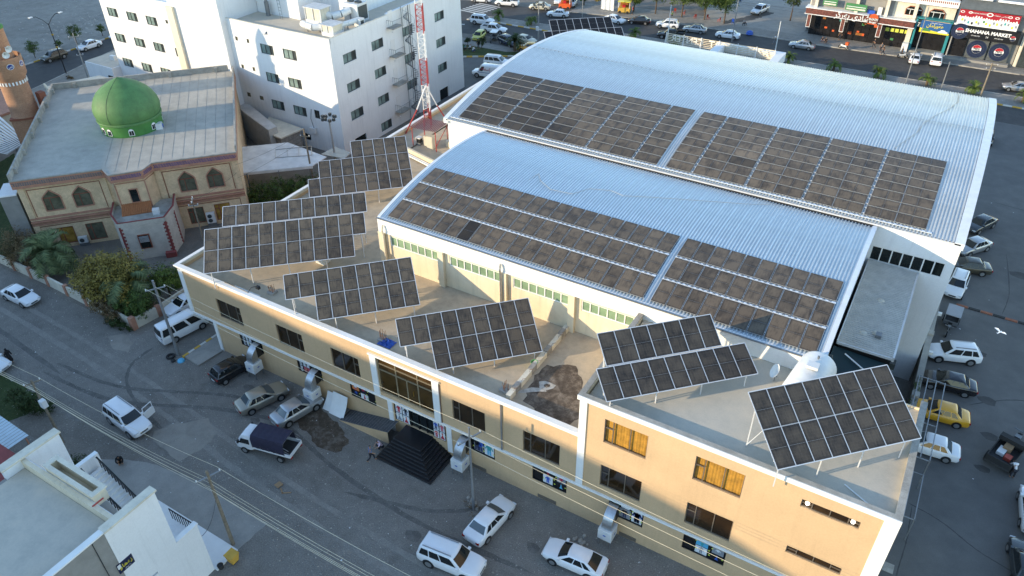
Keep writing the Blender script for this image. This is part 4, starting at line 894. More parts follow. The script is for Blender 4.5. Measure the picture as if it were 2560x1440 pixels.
for k in range(3): MB().tube([(-1.95+.12*k,45.4,0),(-1.95+.12*k,45.6,11.2),(-1.95+.12*k,46.2,11.4)],.06,6).build('pipe', 'dark_frame', AN)
mb = MB(); mb.box(-1.55,1.95,43.7,48.7,0,7.6); mb.build('lower_block', 'dark_frame', AN)
sheet('yard_slab', rect(1.95,4.6,33.2,60.8), .02, 'paving')
t = thing('yard_wall', 'grey concrete wall with caps between the shed yard and the parked cars', 'wall', (4.75,60,0))
for k in range(6): MB().box(4.6,5.0,46.2+k*4.6,46.2+k*4.6+4.56,0,2.75).build('wall_panel', 'concrete', t)
for y in (73.2,64.4,55.3): MB().box(4.5,5.1,y,y+.6,0,3.05).build('post', 'concrete', t)
mb = MB(); mb.box(4.55,5.05,46.2,73.2,2.752,2.84); mb.build('wall_cap', 'slab_concrete', t)
for y in (68.6,62.2): MB().box(5.02,5.4,y,y+.25,2.4,2.7).build('wall_lamp', 'plastic_white', t)
cm = thing('open_carport', 'grey steel tube frame without roof over the noses of the parked cars', 'carport', (5.7,53,0))
for x in (4.75,5.4,6.05,6.7): MB().bar((x,48.4,3.1),(x,58.0,3.1),.07,.07).build('tube', 'pole_steel', cm)
for y in (48.4,52.4,58.0): MB().bar((4.7,y,3.02),(6.75,y,3.02),.07,.07).build('crossbar', 'pole_steel', cm)
for x, y in ((4.75,48.4),(4.75,58.0),(6.7,48.4)): MB().bar((x,y,0),(x,y,3.06),.08,.08).build('post', 'pole_steel', cm)
cm = thing('open_carport', 'shorter steel tube frame beside the right corner of the tan building', 'carport', (5.9,45,0))
for x in (5.2,5.9,6.6): MB().bar((x,43.0,2.3),(x,47.6,2.3),.06,.06).build('tube', 'pole_steel', cm)
for y in (43.0,47.6): MB().bar((5.15,y,2.24),(6.65,y,2.24),.06,.06).build('crossbar', 'pole_steel', cm)
for x, y in ((5.2,47.6),(6.6,43.0)): MB().bar((x,y,0),(x,y,2.27),.07,.07).build('post', 'pole_steel', cm)
t = thing('steel_bench', 'dark slatted rack against the right side of the tan building', 'rack', (5.2,39.5,0))
for k in range(9): MB().bar((4.75,37.6+k*.5,.5+.1),(5.4,37.6+k*.5,.25),.2,.05).build('slat', 'dark_frame', t)
MB().box(4.9,5.2,37.4,41.9,.0,.3).build('base', 'dark_frame', t)
m = MB(); m.box(5.6,6.3,39.6,40.4,.008,.05); m.build('manhole_cover', 'concrete', label='pale square manhole cover beside the tan building', cat='manhole')
# ---------------------------------------------------------------- telecom mast, shelter
MS = thing('radio_mast', 'red and white lattice radio mast with three legs on the rear roof', 'mast', (-53.6,69.3,8))
bx, by, s0 = -53.55, 69.6, .52
def mast_seg(z0, z1, m):
    mb = MB(); C3 = [(bx+s0*cos(a), by+s0*sin(a)) for a in (pi/2, pi/2+2*pi/3, pi/2+4*pi/3)]
    for x, y in C3: mb.cyl((x,y,z0),(x,y,z1),.055,n=6)
    k = int((z1-z0)/.6)
    for j in range(k):
        a, b = z0+(z1-z0)*j/k, z0+(z1-z0)*(j+1)/k
        for p, q in zip(C3, C3[1:]+C3[:1]):
            if j % 2: p, q = q, p
            mb.cyl((*p,a),(*q,b),.024,n=4,caps=False); mb.cyl((*p,b),(*q,b),.02,n=4,caps=False)
    mb.build('lattice_section', m, MS)
zz = 8
for i in range(9): h = 2.2 if i == 0 else 3.1; mast_seg(zz, zz+h, ('mast_red','mast_white')[i % 2]); zz += h
for x, y in ((-54.9,66.6),(-52.0,71.6),(-55.0,71.6)):
    MB().cyl((x,y,8),(bx+(x-bx)*.45,by+(y-by)*.45,10.6),.08,n=6).build('stay_leg', 'mast_red', MS); MB().cyl((bx+(x-bx)*.45,by+(y-by)*.45,10.6),(bx,by,13.3),.08,n=6).build('stay_leg', 'mast_white', MS)
SH = thing('equipment_shelter', 'small open shelter with dull red corrugated roof beside the mast', 'shelter', (-50.3,65.5,8))
for i in range(14):
    x0 = -52.3+i*.262; m = MB(); z = lambda x: 10.35+(x+52.3)*.05
    m.face([(x0,64.2,z(x0)),(x0+.16,64.2,z(x0)),(x0+.16,66.9,z(x0)+.15),(x0,66.9,z(x0)+.15)]); m.face([(x0+.16,64.2,z(x0)+.0),(x0+.26,64.2,z(x0)+.06),(x0+.26,66.9,z(x0)+.21),(x0+.16,66.9,z(x0)+.15)]); m.build('roof_rib', 'red_sheet', SH)
for x, y in ((-52.1,64.4),(-48.8,64.4),(-52.1,66.7),(-48.8,66.7)): MB().bar((x,y,8),(x,y,10.4),.07,.07).build('post', 'mast_red', SH)
MB().bar((-48.8,64.4,8.6),(-48.8,66.7,10.2),.05,.05).build('brace', 'mast_red', SH)
for k, (x, y, w_, h, l) in enumerate(((-49.9,65.0,.8,1.5,'tall cream equipment cabinet under the red shelter'),(-50.7,65.3,.5,1.25,'narrow grey equipment cabinet under the red shelter'),(-48.3,66.4,.7,.7,'low cream box behind the red shelter'))):
    t = thing('equipment_cabinet', l, 'cabinet', (x,y,8)); b = MB().box(x-w_/2,x+w_/2,y-.35,y+.35,8,8+h).build('body', 'cabinet', t); MB().box(x-w_/2+.05,x+w_/2-.05,y-.37,y-.352,8.1,8+h-.1).build('door', 'cabinet', t)
t = thing('generator', 'small white and black machine under the red shelter', 'generator', (-51.6,65,8)); MB().box(-51.9,-51.4,64.8,65.3,8.3,8.8).build('engine', 'black_paint', t); MB().box(-51.95,-51.35,64.75,65.35,8.8,8.95).build('tank', 'plastic_white', t); MB().box(-51.95,-51.35,64.75,65.35,8,8.3).build('base', 'steel_grey', t)
t = thing('roof_wall', 'low cream wall separating the mast corner from the front terrace', 'wall', (-48.5,61.9,8))
m = MB(); m.prism([(-55,63.2),(-44.6,60.5),(-44.55,60.75),(-55,63.5)], 8, 8.75); m.build('wall', 'cream_plaster', t)
for d in (0,.25): MB().tube([(-52.0,62.2-d,8.25),(-47.5,61.0-d,8.25),(-44.9,60.3-d,8.25)],.1,8).build('duct_pipe', 'plastic_white', t)
# ---------------------------------------------------------------- white hospital
HO = thing('hospital', 'big white four storey hospital with rows of dark framed windows', 'building', (-88, 85, 0))
FM = lambda u, z, d: (u, 70.2+d, z); FR = lambda u, z, d: (-68.7-d, u, z); FL = lambda u, z, d: (u, 71.0+d, z)
zr = [(12.3,13.62),(8.4,9.72),(4.48,5.80)]
hm = [(a,b,c,d) for a, b in ((-81.33,-78.97),(-77.22,-74.85)) for c, d in zr]
hsm = [(a,b,c,d) for a, b in ((-85.95,-85.45),(-83.77,-83.3)) for c, d in ((13.28,13.84),(9.4,9.96))] + [(-86.05,-85.35,5.27,5.9),(-83.6,-82.85,5.27,5.87)]
hx = [(-73.36,-72.41,4.7,5.9),(-76.24,-74.85,1.0,1.9)]
hr = [(a,b,c,d) for a, b in ((72.3,74.85),(78.05,80.5),(92.6,95.0),(84.8,87.2)) for c, d in ((12.25,13.5),(8.35,9.62),(4.43,5.72))] + [(78.1,80.5,.5,1.78)]
hdr = [(72.4,74.8,0,1.75),(92.7,95.0,0,1.75)]
hl = [(a,b,c,d) for a, b in ((-114.6,-112.25),(-110.03,-107.65),(-105.6,-103.2)) for c, d in zr] + [(-100.78,-98.34,8.3,9.6)]
hls = [(-101.2,-100.65,13.1,13.62),(-98.89,-98.45,13.1,13.64)]
m = MB(); facade(m, FM, -87.1, -68.7, 0, 16.1, hm+hsm+hx, .16); m.build('front_wall', 'white_plaster', HO)
m = MB(); facade(m, FR, 70.2, 99.5, 0, 16.1, hr+hdr, .16); m.build('side_wall', 'white_plaster', HO)
m = MB(); facade(m, FL, -115.9, -97.3, 0, 16.05, hl+hls, .16); m.build('wing_wall', 'white_plaster', HO)
m = MB(); m.box(-97.3,-87.1,69.3,90,0,24); m.build('stair_tower', 'white_plaster', HO)
m = MB(); m.box(-97.45,-96.1,68.9,69.29,0,16.6); m.build('tower_pilaster', 'beige_plaster', HO)
m = MB(); m.box(-115.9,-97.3,71.3,99,0,15.5); m.box(-115.9,-97.3,71.02,71.3,15.5,16.15); m.build('wing_block', 'white_plaster', HO)
m = MB(); m.box(-87.1,-68.95,99.2,99.5,0,16); m.build('back_wall', 'white_plaster', HO)
m = MB(); m.box(-87.1,-68.95,70.45,99.2,15.3,15.5); m.build('roof', 'roof_concrete', HO)
m = MB(); m.box(-87.1,-68.7,70.2,70.45,16.1,16.16); m.box(-68.95,-68.7,70.45,99.5,16.1,16.16); m.build('coping', 'cream_wall', HO)
m = MB(); m.box(-87.1,-68.7,70.36,70.45,15.5,16.1); m.box(-68.95,-68.86,70.45,99.5,15.5,16.1); m.build('parapet_back', 'white_plaster', HO)
m = MB(); m.box(-68.95,-68.6,81.7,99.5,16.162,16.36); m.build('raised_coping', 'white_plaster', HO)
m = MB(); m.box(-87.0,-79.0,76,90,15.5,19.6); m.box(-79,-73.5,80,92,15.5,18.6); m.build('penthouse', 'white_plaster', HO)
T3 = [(0,.36,0,1),(.36,.70,0,1),(.70,1,0,1)]
def owin(F, h, last='office_glass_dark'): window(HO, F, *h, T3, fm='dark_frame', pmats=['office_glass','office_glass',last], depth=.12, fw=.08)
for h in hm+hl: owin(FM if h in hm else FL, h)
for h in hr: owin(FR, h)
for h in hsm: window(HO, FM, *h, [(0,1,0,1)], fm='dark_frame', pm='mosque_glass', depth=.1, fw=.05)
for h in hls: window(HO, FL, *h, [(0,1,0,1)], fm='dark_frame', pm='mosque_glass', depth=.1, fw=.05)
for h in hx: window(HO, FM, *h, [(0,.5,0,1),(.5,1,0,1)], fm='dark_frame', pm='dark_pane', depth=.1, fw=.06)
for h in hdr: m = MB(); a,b,c,d = h; m.face([FR(a,c,.14),FR(b,c,.14),FR(b,d,.14),FR(a,d,.14)]); m.build('doorway', 'dark_pane', HO)
for h in hm+hr[:12]:      # sills
    F = FM if h in hm else FR; a,b,c,d = h; m = MB()
    p, q = F(a-.08,c-.04,-.05), F(b+.08,c-.04,.1); m.box(min(p[0],q[0]),max(p[0],q[0]),min(p[1],q[1]),max(p[1],q[1]),c-.08,c-.002); m.build('sill', 'white_trim', HO)
# escape stair: balconies and a spiral
for z in (14.5,10.55,6.5,2.4):
    b = MB().box(-68.7,-67.5,81.5,83.7,z-.14,z).build('balcony', 'concrete', HO); r = MB()
    for k in range(9): r.cyl((-67.55,81.55+k*.26,z),(-67.55,81.55+k*.26,z+1),.018,n=4)
    for k in range(4): r.cyl((-68.6+k*.33,81.55,z),(-68.6+k*.33,81.55,z+1),.018,n=4)
    r.cyl((-67.55,81.55,z+1),(-67.55,83.65,z+1),.025,n=5); r.cyl((-68.65,81.55,z+1),(-67.55,81.55,z+1),.025,n=5); r.build('railing', 'steel_grey', b)
    MB().box(-68.69,-68.66,82.0,82.9,z,z+2.05).build('escape_door', 'window_white', HO)
    m = MB(); m.lathe((-67.6,81.3,z-.4),[(0,-.1),(.09,-.05),(.09,.08),(0,.1)],8); m.build('wall_lamp', 'plastic_white', HO)
SPs = thing('spiral_stair', 'dark steel spiral escape stair against the shaded hospital wall', 'stair', (-67.6,85.1,0))
MB().cyl((-67.6,85.1,0),(-67.6,85.1,16.8),.09,n=8).build('centre_pole', 'steel_grey', SPs)
for i in range(72):
    a = i*.42; z = .22*i+.2; c = Vector((-67.6,85.1,z)); d0 = Vector((cos(a),sin(a),0)); d1 = Vector((cos(a+.42),sin(a+.42),0))
    m = MB(); m.face([c, c+d0*.8, c+d1*.8]); m.face([c+Vector((0,0,-.03)), c+d1*.8+Vector((0,0,-.03)), c+d0*.8+Vector((0,0,-.03))]); m.build('tread', 'steel_grey', SPs)
m = MB(); pts = [(-67.6+.8*cos(i*.42), 85.1+.8*sin(i*.42), .22*i+1.15) for i in range(73)]; m.tube(pts,.018,4)
for i in range(0,72,2): m.cyl(pts[i], (pts[i][0],pts[i][1],pts[i][2]-.95), .014, n=4)
m.build('handrail', 'steel_grey', SPs)
for k in range(4): a = k*pi/2+.4; MB().cyl((-67.6+1.0*cos(a),85.1+1.0*sin(a),0),(-67.6+1.0*cos(a),85.1+1.0*sin(a),16.6),.04,n=5).build('post', 'steel_grey', SPs)
# rooftop plant
def plant(name, label, x0, x1, y0, y1, h, z=15.5):
    t = thing(name, label, 'rooftop unit', ((x0+x1)/2,(y0+y1)/2,z)); MB().box(x0,x1,y0,y1,z,z+h*.35).build('base', 'plastic_white', t)
    for a, b, c, d in ((x0,x0+.08,y0,y0+.08),(x1-.08,x1,y0,y0+.08),(x0,x0+.08,y1-.08,y1),(x1-.08,x1,y1-.08,y1),((x0+x1)/2-.04,(x0+x1)/2+.04,y0,y0+.08)): MB().box(a,b,c,d,z+h*.35,z+h).build('post', 'plastic_white', t)
    MB().box(x0+.12,x1-.12,y0+.12,y1-.12,z+h*.35,z+h).build('filter_core', 'cream_wall', t)
    n = 5
    for k in range(n): MB().box(x0-.15+(x1-x0+.3)*k/n,x0-.15+(x1-x0+.3)*(k+1)/n-.06,y0-.15,y1+.15,z+h,z+h+.09).build('roof_strip', 'white_sheet', t)
    return t
plant('air_handler', 'white air handler with slatted top at the hospital roof corner', -71.9,-69.9,72.4,74.4,1.4)
plant('air_handler', 'taller white air handler with slatted top behind the curved duct', -76.6,-73.8,74.6,76.6,2.4)
def duct(label, pts, r=.5):
    t = thing('air_duct', label, 'duct', (pts[0][0],pts[0][1],15.5)); m = MB(); m.tube(pts, r, 8); m.build('duct_body', 'plastic_white', t, smooth=50)
    for p in pts[1::2]: MB().bar((p[0],p[1],15.5),p,.1,.1).build('duct_support', 'steel_grey', t)
duct('fat white curved duct low on the hospital roof', [(-75.6,73.0,16.3),(-74.6,72.7,16.3),(-73.6,72.7,16.2),(-72.9,73.2,16.2),(-72.2,73.6,16.3)], .48)
duct('fat white curved duct crossing the hospital roof to the big unit', [(-74.4,76.0,16.9),(-73.4,76.4,16.7),(-72.6,77.2,16.9),(-72.1,78.4,17.2)], .5)
duct('white duct leading to the small condenser on the hospital roof', [(-71.0,74.4,16.3),(-70.6,76.0,16.3),(-70.4,77.4,16.3)], .35)
t = thing('condenser_unit', 'large white condenser box on the hospital roof', 'rooftop unit', (-72.2,79.6,15.5)); b = MB().box(-73.4,-71.0,78.6,80.8,15.5,17.9).build('casing', 'plastic_white', t)
MB().box(-70.99,-70.96,78.8,80.6,15.8,17.6).build('grille', 'dark_frame', b)
for k in (-72.9,-71.6): m = MB(); m.lathe((k,79.7,17.9),[(.5,0),(.5,.18),(.42,.18),(.42,.02)],14); m.build('fan', 'dark_frame', b)
t = thing('condenser_unit', 'small white condenser near the hospital parapet', 'rooftop unit', (-70.2,77.9,15.5)); MB().box(-70.7,-69.7,77.4,78.4,15.5,16.5).build('casing', 'plastic_white', t); MB().box(-69.69,-69.67,77.6,78.2,15.7,16.3).build('grille', 'dark_frame', t)
t = thing('roof_ladder', 'steel ladder leaning against the hospital penthouse', 'ladder', (-81.5,75.2,15.5))
for x in (-81.75,-81.3): MB().bar((x,75.0,15.5),(x-1.2,75.95,19.6),.05,.05).build('rail', 'steel_grey', t)
for k in range(10): f = (k+.5)/10; MB().bar((-81.75-1.2*f,75+.95*f,15.5+4.1*f),(-81.3-1.2*f,75+.95*f,15.5+4.1*f),.04,.04).build('rung', 'steel_grey', t)
m = MB(); m.cyl((-84.3,75.3,15.5),(-84.3,75.3,17.4),.3,n=12); m.cyl((-84.3,75.3,17.4),(-84.3,75.3,17.6),.2,n=12); m.build('gas_cylinder', 'steel_grey', smooth=40, label='grey cylinder standing on the hospital roof by the tower', cat='cylinder')
t = thing('wall_ac_unit', 'white air conditioner on the hospital wall above the sheds', 'air conditioner', (-74.0,70,2.6)); MB().box(-74.4,-73.4,69.75,70.18,2.5,3.25).build('casing', 'plastic_white', t); MB().tube([(-73.6,69.9,3.25),(-73.9,69.9,4.6),(-73.75,70.1,5.9)],.04).build('pipe', 'wire_dark', t)
# low white block left of the hospital
t = thing('gatehouse', 'low white flat roofed block left of the hospital wing', 'building', (-118,72.5,0)); m = MB(); m.box(-122.8,-115.9,69.5,76.5,0,4.2); m.build('wall', 'white_plaster', t)
m = MB(); m.box(-122.8,-116.1,69.7,76.3,4.2,4.24); m.build('roof', 'roof_concrete', t); m = MB(); m.box(-117.3,-116.2,69.38,69.48,0,2.9); m.build('doorway', 'dark_pane', t); MB().box(-119.6,-118.6,72,72.5,4.24,4.95).build('roof_condenser', 'plastic_white', t)
# sheds between mosque and hospital
t = thing('concrete_shed', 'small concrete shed with flat slab roof below the hospital wall', 'shed', (-78,67.6,0)); m = MB(); m.prism([(-78.9,66.3),(-76.0,65.9),(-75.6,69.2),(-81.8,69.9)],0,2.85); m.build('wall', 'raw_concrete', t)
m = MB(); m.prism([(-79.3,66.0),(-75.7,65.6),(-75.2,69.4),(-82.4,70.1)],2.852,3.05); m.build('roof_slab', 'cream_wall', t); m = MB(); m.prism([(-75.98,66.9),(-75.90,66.9),(-75.68,68.6),(-75.76,68.6)],.1,2.3); m.build('door', 'plastic_white', t)
t = thing('tin_shed', 'long narrow tin shed with pale ribbed roof beside the mosque', 'shed', (-82.3,68.2,0))
a0, a1, b1, b0 = Vector((-88.2,69.2)), Vector((-87.8,71.0)), Vector((-77.2,66.65)), Vector((-77.4,65.3))
m = MB(); m.prism([tuple(a0),tuple(a1),tuple(b1),tuple(b0)],0,3.9); m.build('wall', 'old_sheet', t)
for i in range(7):
    p, q, r, s = a0.lerp(a1,i/7), a0.lerp(a1,(i+.8)/7), b0.lerp(b1,(i+.8)/7), b0.lerp(b1,i/7); m = MB(); m.face([(p.x,p.y,3.95),(s.x,s.y,3.95),(r.x,r.y,4.02),(q.x,q.y,4.02)]); m.face([(p.x,p.y,3.93),(q.x,q.y,4.0),(r.x,r.y,4.0),(s.x,s.y,3.93)]); m.build('roof_strip', 'white_sheet', t)
for i in range(26):
    p = a0.lerp(b0,(i+.3)/26); q = a0.lerp(b0,(i+.7)/26); m = MB(); m.bar((p.x,p.y-.03,0),(p.x,p.y-.03,3.88),.18,.05); m.build('wall_rib', 'old_sheet', t)
t = thing('metal_canopy', 'wide white sheet metal canopy over the yard between mosque and array', 'canopy', (-70,59.5,0))
m = MB(); P5 = [(-76.7,59.6),(-72.3,63.7),(-65.0,63.0),(-64.9,60.3),(-71.1,54.6)]; m.prism(P5,3.9,4.0); m.build('roof_sheet', 'white_sheet', t)
MB().bar((-71.1,54.6,3.8),(-64.9,60.3,3.8),.1,.3).build('edge_beam', 'white_sheet', t)
for x, y in ((-70.6,54.9),(-67.9,57.5),(-65.2,60.1)): MB().bar((x,y,0),(x,y,3.85),.1,.1).build('post', 'steel_grey', t)
for a, b in (((-72.1,61.3),(-68.7,64.3)),((-70.4,59.6),(-66.9,62.4)),((-72.1,61.3),(-70.4,59.6)),((-71,62.2),(-69.3,60.6)),((-69.9,63.2),(-68.2,61.4)),((-68.7,64.2),(-66.9,62.4))): MB().bar((*a,4.06),(*b,4.06),.07,.06).build('loose_frame', 'galv', t)
m = MB(); m.prism([(-67.7,64.7),(-67.6,67.3),(-64.7,67.0),(-64.2,65.3)],2.9,3.0); m.build('roof_panel', 'beige_sheet', label='small beige flat roof under the floodlight pole', cat='roof')
# ---------------------------------------------------------------- mosque
az = radians(47.8); MO = thing('mosque', 'two storey brown brick mosque with flat grey roof and pointed windows', 'mosque', (-82.7,34.55,0), rot=az)
WV = .5
ME = thing  # (local frame: x along the front, y towards the back)
FQ = lambda u, z, d: (u, WV+d, z)
aw = [(2.1,3.95),(5.1,6.92),(16.1,17.9),(19.15,20.9)]; lw_ = [(2.25,3.95,.42,2.55),(5.2,7.05,.36,2.55),(16.15,17.9,.45,2.55),(19.1,20.85,.45,2.6)]
upper = [(a,b,4.78,7.28) for a, b in aw]
m = MB(); facade(m, FQ, .15, 22.85, 0, 8.02, upper+lw_, .2); m.build('front_wall', 'mosque_stone', MO)
m = MB(); m.box(.15,22.85,.75,27.0,0,8.9); m.build('body', 'mosque_stone', MO)
for (a, b) in aw:      # pointed arch heads: spandrels fill the rectangular opening, then frame and panes
    w_, z0, z1, zs = b-a, 4.78, 7.28, 6.35; xc = (a+b)/2; n = 10
    curve = [(a+.0+w_/2*(i/n), zs+(z1-zs)*((i/n)**.72)*(1-.16*(1-i/n))) for i in range(n+1)]
    m = MB()
    for s in (0,1):
        cv = curve if s == 0 else [(2*xc-x, z) for x, z in curve]; ex = a if s == 0 else b
        for p, q in zip(cv, cv[1:]):
            f = [(p[0],WV-.001,p[1]),(q[0],WV-.001,q[1]),(q[0],WV-.001,z1+.01),(p[0],WV-.001,z1+.01)]; m.face(f if s == 0 else f[::-1])
    m.build('spandrel', 'mosque_stone', MO)
    out = [(a,z0)]+curve+[(2*xc-x,z) for x,z in curve[::-1]][1:]+[(b,z0)]
    m = MB()
    for p, q in zip(out, out[1:]+out[:1]): m.bar((p[0],WV-.03,p[1]),(q[0],WV-.03,q[1]),.11,.13,up=(0,1,0))
    fr = m.build('window', 'mosque_trim', MO)
    m = MB(); m.face([(x,WV+.12,z) for x, z in out][::-1]); m.build('pane', 'mosque_glass', fr)
    for x in (a+w_*.36,): MB().box(x-.03,x+.03,WV+.05,WV+.11,z0,6.3).build('mullion', 'mosque_trim_dark', fr)
    MB().box(a,b,WV+.05,WV+.11,6.25,6.33).build('transom', 'mosque_trim_dark', fr)
for i, h in enumerate(lw_): window(MO, FQ, *h, [(0,.3,0,.72),(0,.3,.72,1),(.3,1,0,1)], fm='mosque_trim_dark', pmats=[['lit_glass','mosque_glass','mosque_glass','lit_glass'][i]]*3, depth=.12, fw=.09)
def mbox(name, mt, *b): return MB().box(*b).build(name, mt, MO)
for (x0, x1) in ((.15,9.1),(13.9,22.85)):
    for z, h, mt, d in ((3.2,.16,'mosque_trim',.16),(3.42,.1,'mosque_trim_dark',.05),(3.56,.2,'mosque_trim',.2),(3.8,.1,'mosque_stone',.05),(3.95,.22,'mosque_trim',.12)): mbox('string_course', mt, x0,x1,WV-d,WV-.002,z,z+h)
    mbox('panel_strip', 'mosque_trim_dark', x0+.75,x1-.9,WV-.03,WV-.002,7.5,7.58)
    for x in (x0+.75,x1-.95): mbox('panel_strip', 'mosque_trim_dark', x,x+.08,WV-.03,WV-.002,4.25,7.5)
    for x in (x0+.55,x1-.75): mbox('panel_strip', 'mosque_trim_dark', x,x+.08,WV-.03,WV-.002,.2,3.0)
    mbox('panel_strip', 'mosque_trim_dark', x0+.55,x1-.75,WV-.03,WV-.002,2.92,3.0)
for x in (.15,8.3,14.0,22.2): mbox('pilaster', 'mosque_stone', x,x+.62,WV-.12,WV-.002,.0,3.19); mbox('pilaster', 'mosque_stone', x,x+.62,WV-.12,WV-.002,4.18,7.99)
# projecting bay
bay = [(9.25,.49),(9.95,-1.15),(13.0,-1.1),(13.85,.49)]
m = MB(); m.prism(bay,3.6,8.0); m.build('bay', 'mosque_stone', MO)
for z, h, o_ in ((4.0,.1,.03),(7.55,.1,.03),(3.62,.3,.08)):
    m = MB(); m.prism([(9.25-o_,.48),(9.95-o_,-1.15-o_),(13.0+o_,-1.1-o_),(13.85+o_,.48)],z,z+h); m.build('string_course', 'mosque_trim', MO)
m = MB(); m.box(11.1,12.05,-1.22,-1.14,5.15,6.85); o = m.build('bay_window', 'mosque_trim', MO); MB().box(11.2,11.95,-1.235,-1.225,5.25,6.75).build('pane', 'dark_pane', o)
for x, y in bay[1:3]: MB().bar((x,y-.02,4.1),(x,y-.02,7.5),.12,.12).build('corner_strip', 'mosque_trim', MO)
# cornice with tile band, roof and parapet kerb
cor = [(-.1,.0),(9.05,.0),(9.8,-1.7),(13.1,-1.55),(14.0,-.03),(23.0,-.15),(23.1,27.2),(-.1,27.3)]
m = MB(); m.prism(cor,8.02,8.92); m.build('cornice', 'mosque_trim', MO)
m = MB(); m.prism([(x+(.12 if x<1 else -.0),y) for x, y in cor],8.922,9.0); m.build('roof', 'felt_roof', MO)
for (p, q, mt) in ((cor[0],cor[1],'tile_teal'),(cor[2],cor[3],'tile_blue'),(cor[3],cor[4],'tile_blue'),(cor[4],cor[5],'tile_blue')):
    p, q = Vector(p), Vector(q); d = (q-p); L = d.length; d /= L; nrm = Vector((d.y,-d.x)); p = p+nrm*.012; q = q+nrm*.012
    b = MB().bar((p.x+d.x*.1,p.y+d.y*.1,8.56),(q.x-d.x*.1,q.y-d.y*.1,8.56),.02,.46).build('tile_band', 'mosque_trim', MO)
    n = int(L/.17); t_ = MB(); pc = p+nrm*.02
    for r in range(3):
        for i in range(n):
            a = pc+d*(.14+(i+(r%2)*.5)*(L-.3)/n); 
            if a is None: continue
            z = 8.37+r*.14; e = a+d*.115; t_.face([(a.x,a.y,z),(e.x,e.y,z+.03),(e.x,e.y,z+.115),(a.x,a.y,z+.085)])
    t_.build('glazed_tiles', mt, b, kind='stuff')
for i in range(4): 
    p, q = [(cor[0],cor[1]),(cor[1],cor[2]),(cor[2],cor[3]),(cor[3],cor[4])][i]; MB().bar((*p,9.04),(*q,9.04),.16,.10).build('roof_kerb', 'concrete', MO)
MB().bar((*cor[4],9.04),(*cor[5],9.04),.16,.10).build('roof_kerb', 'concrete', MO)
MB().box(-.1,.12,.1,27.3,9.0,9.78).build('parapet', 'concrete', MO); MB().box(.12,23.1,27.08,27.3,9.0,9.78).build('parapet', 'concrete', MO); MB().box(22.92,23.1,.1,27.08,9.0,9.7).build('parapet', 'concrete', MO)
for k in range(6): MB().box(.125,.42,1.8+k*4.7,2.1+k*4.7,9.0,9.62).build('buttress', 'concrete', MO)
for k in range(4): MB().box(2.5+k*6,2.9+k*6,26.8,27.075,9.0,9.65).build('buttress', 'concrete', MO)
for k in range(12): MB().box(9.2+k*1.15,9.235+k*1.15,.6 if k>4 or k<1 else -.9,26.8,9.002,9.018).build('roof_seam', 'concrete', MO)
MB().box(-1.9,-.15,.6,3.6,0,7.1).build('shade_grey_block', 'grey_plaster', MO); MB().box(-2.0,-.15,.5,3.7,7.1,7.25).build('side_slab', 'white_plaster', MO)  # block beside the mosque: its shade is painted in as grey under the white slab
# dome
DC = (11.2,11.2,9.0)
m = MB(); m.lathe(DC,[(3.45,0),(3.45,1.35)],48); m.build('dome_drum', 'drum_green', MO, smooth=40)
m = MB(); m.lathe(DC,[(3.45,1.35),(3.62,1.36),(3.66,1.5),(3.62,1.62),(3.5,1.64)],48); m.build('dome_ring', 'dome_green', MO, smooth=40)
m = MB(); m.lathe(DC,[(3.5,1.64),(3.68,2.1),(3.72,2.6),(3.6,3.2),(3.3,3.85),(2.85,4.45),(2.25,4.95),(1.6,5.36),(.95,5.68),(.4,5.92),(.0,6.1)],48); o = m.build('dome', 'dome_green', MO, smooth=60)
m = MB(); r_ = [(3.5,1.64),(3.68,2.1),(3.72,2.6),(3.6,3.2),(3.3,3.85),(2.85,4.45),(2.25,4.95),(1.6,5.36),(.95,5.68),(.4,5.92),(.05,6.12)]
m.tube([(DC[0]+(r+.01)*cos(radians(-118)),DC[1]+(r+.01)*sin(radians(-118)),DC[2]+z) for r, z in r_],.018,4); m.build('dome_cable', 'wire_dark', o)
for a in (-128,-85,-40,10,60,120,170,215):
    c, s = cos(radians(a)), sin(radians(a)); M_ = Matrix.Translation((DC[0]+3.46*c,DC[1]+3.46*s,DC[2]+.2)) @ Matrix.Rotation(radians(a)+pi/2,4,'Z'); m = MB()
    m.box(-.3,.3,-.03,.03,0,.55); m.face([(.3*cos(k*pi/6),-.035,.55+.28*sin(k*pi/6)) for k in range(7)]); m.xf(M_); o = m.build('dome_window', 'white_trim', MO)
    m = MB(); m.box(-.24,-.02,-.045,-.035,.06,.6); m.box(.02,.24,-.045,-.035,.06,.6); m.xf(M_); m.build('pane', 'dark_pane', o)
t = thing('roof_cooler', 'small white cooler with blue fan at the foot of the green dome', 'air cooler', (-80.0,51.6,9.0), rot=az); MB().box(-.45,.3,-.4,.4,0,.7).build('casing', 'plastic_white', t); m = MB(); m.cyl((.3,0,.35),(.36,0,.35),.25,n=14); m.build('fan', 'post_blue', t)
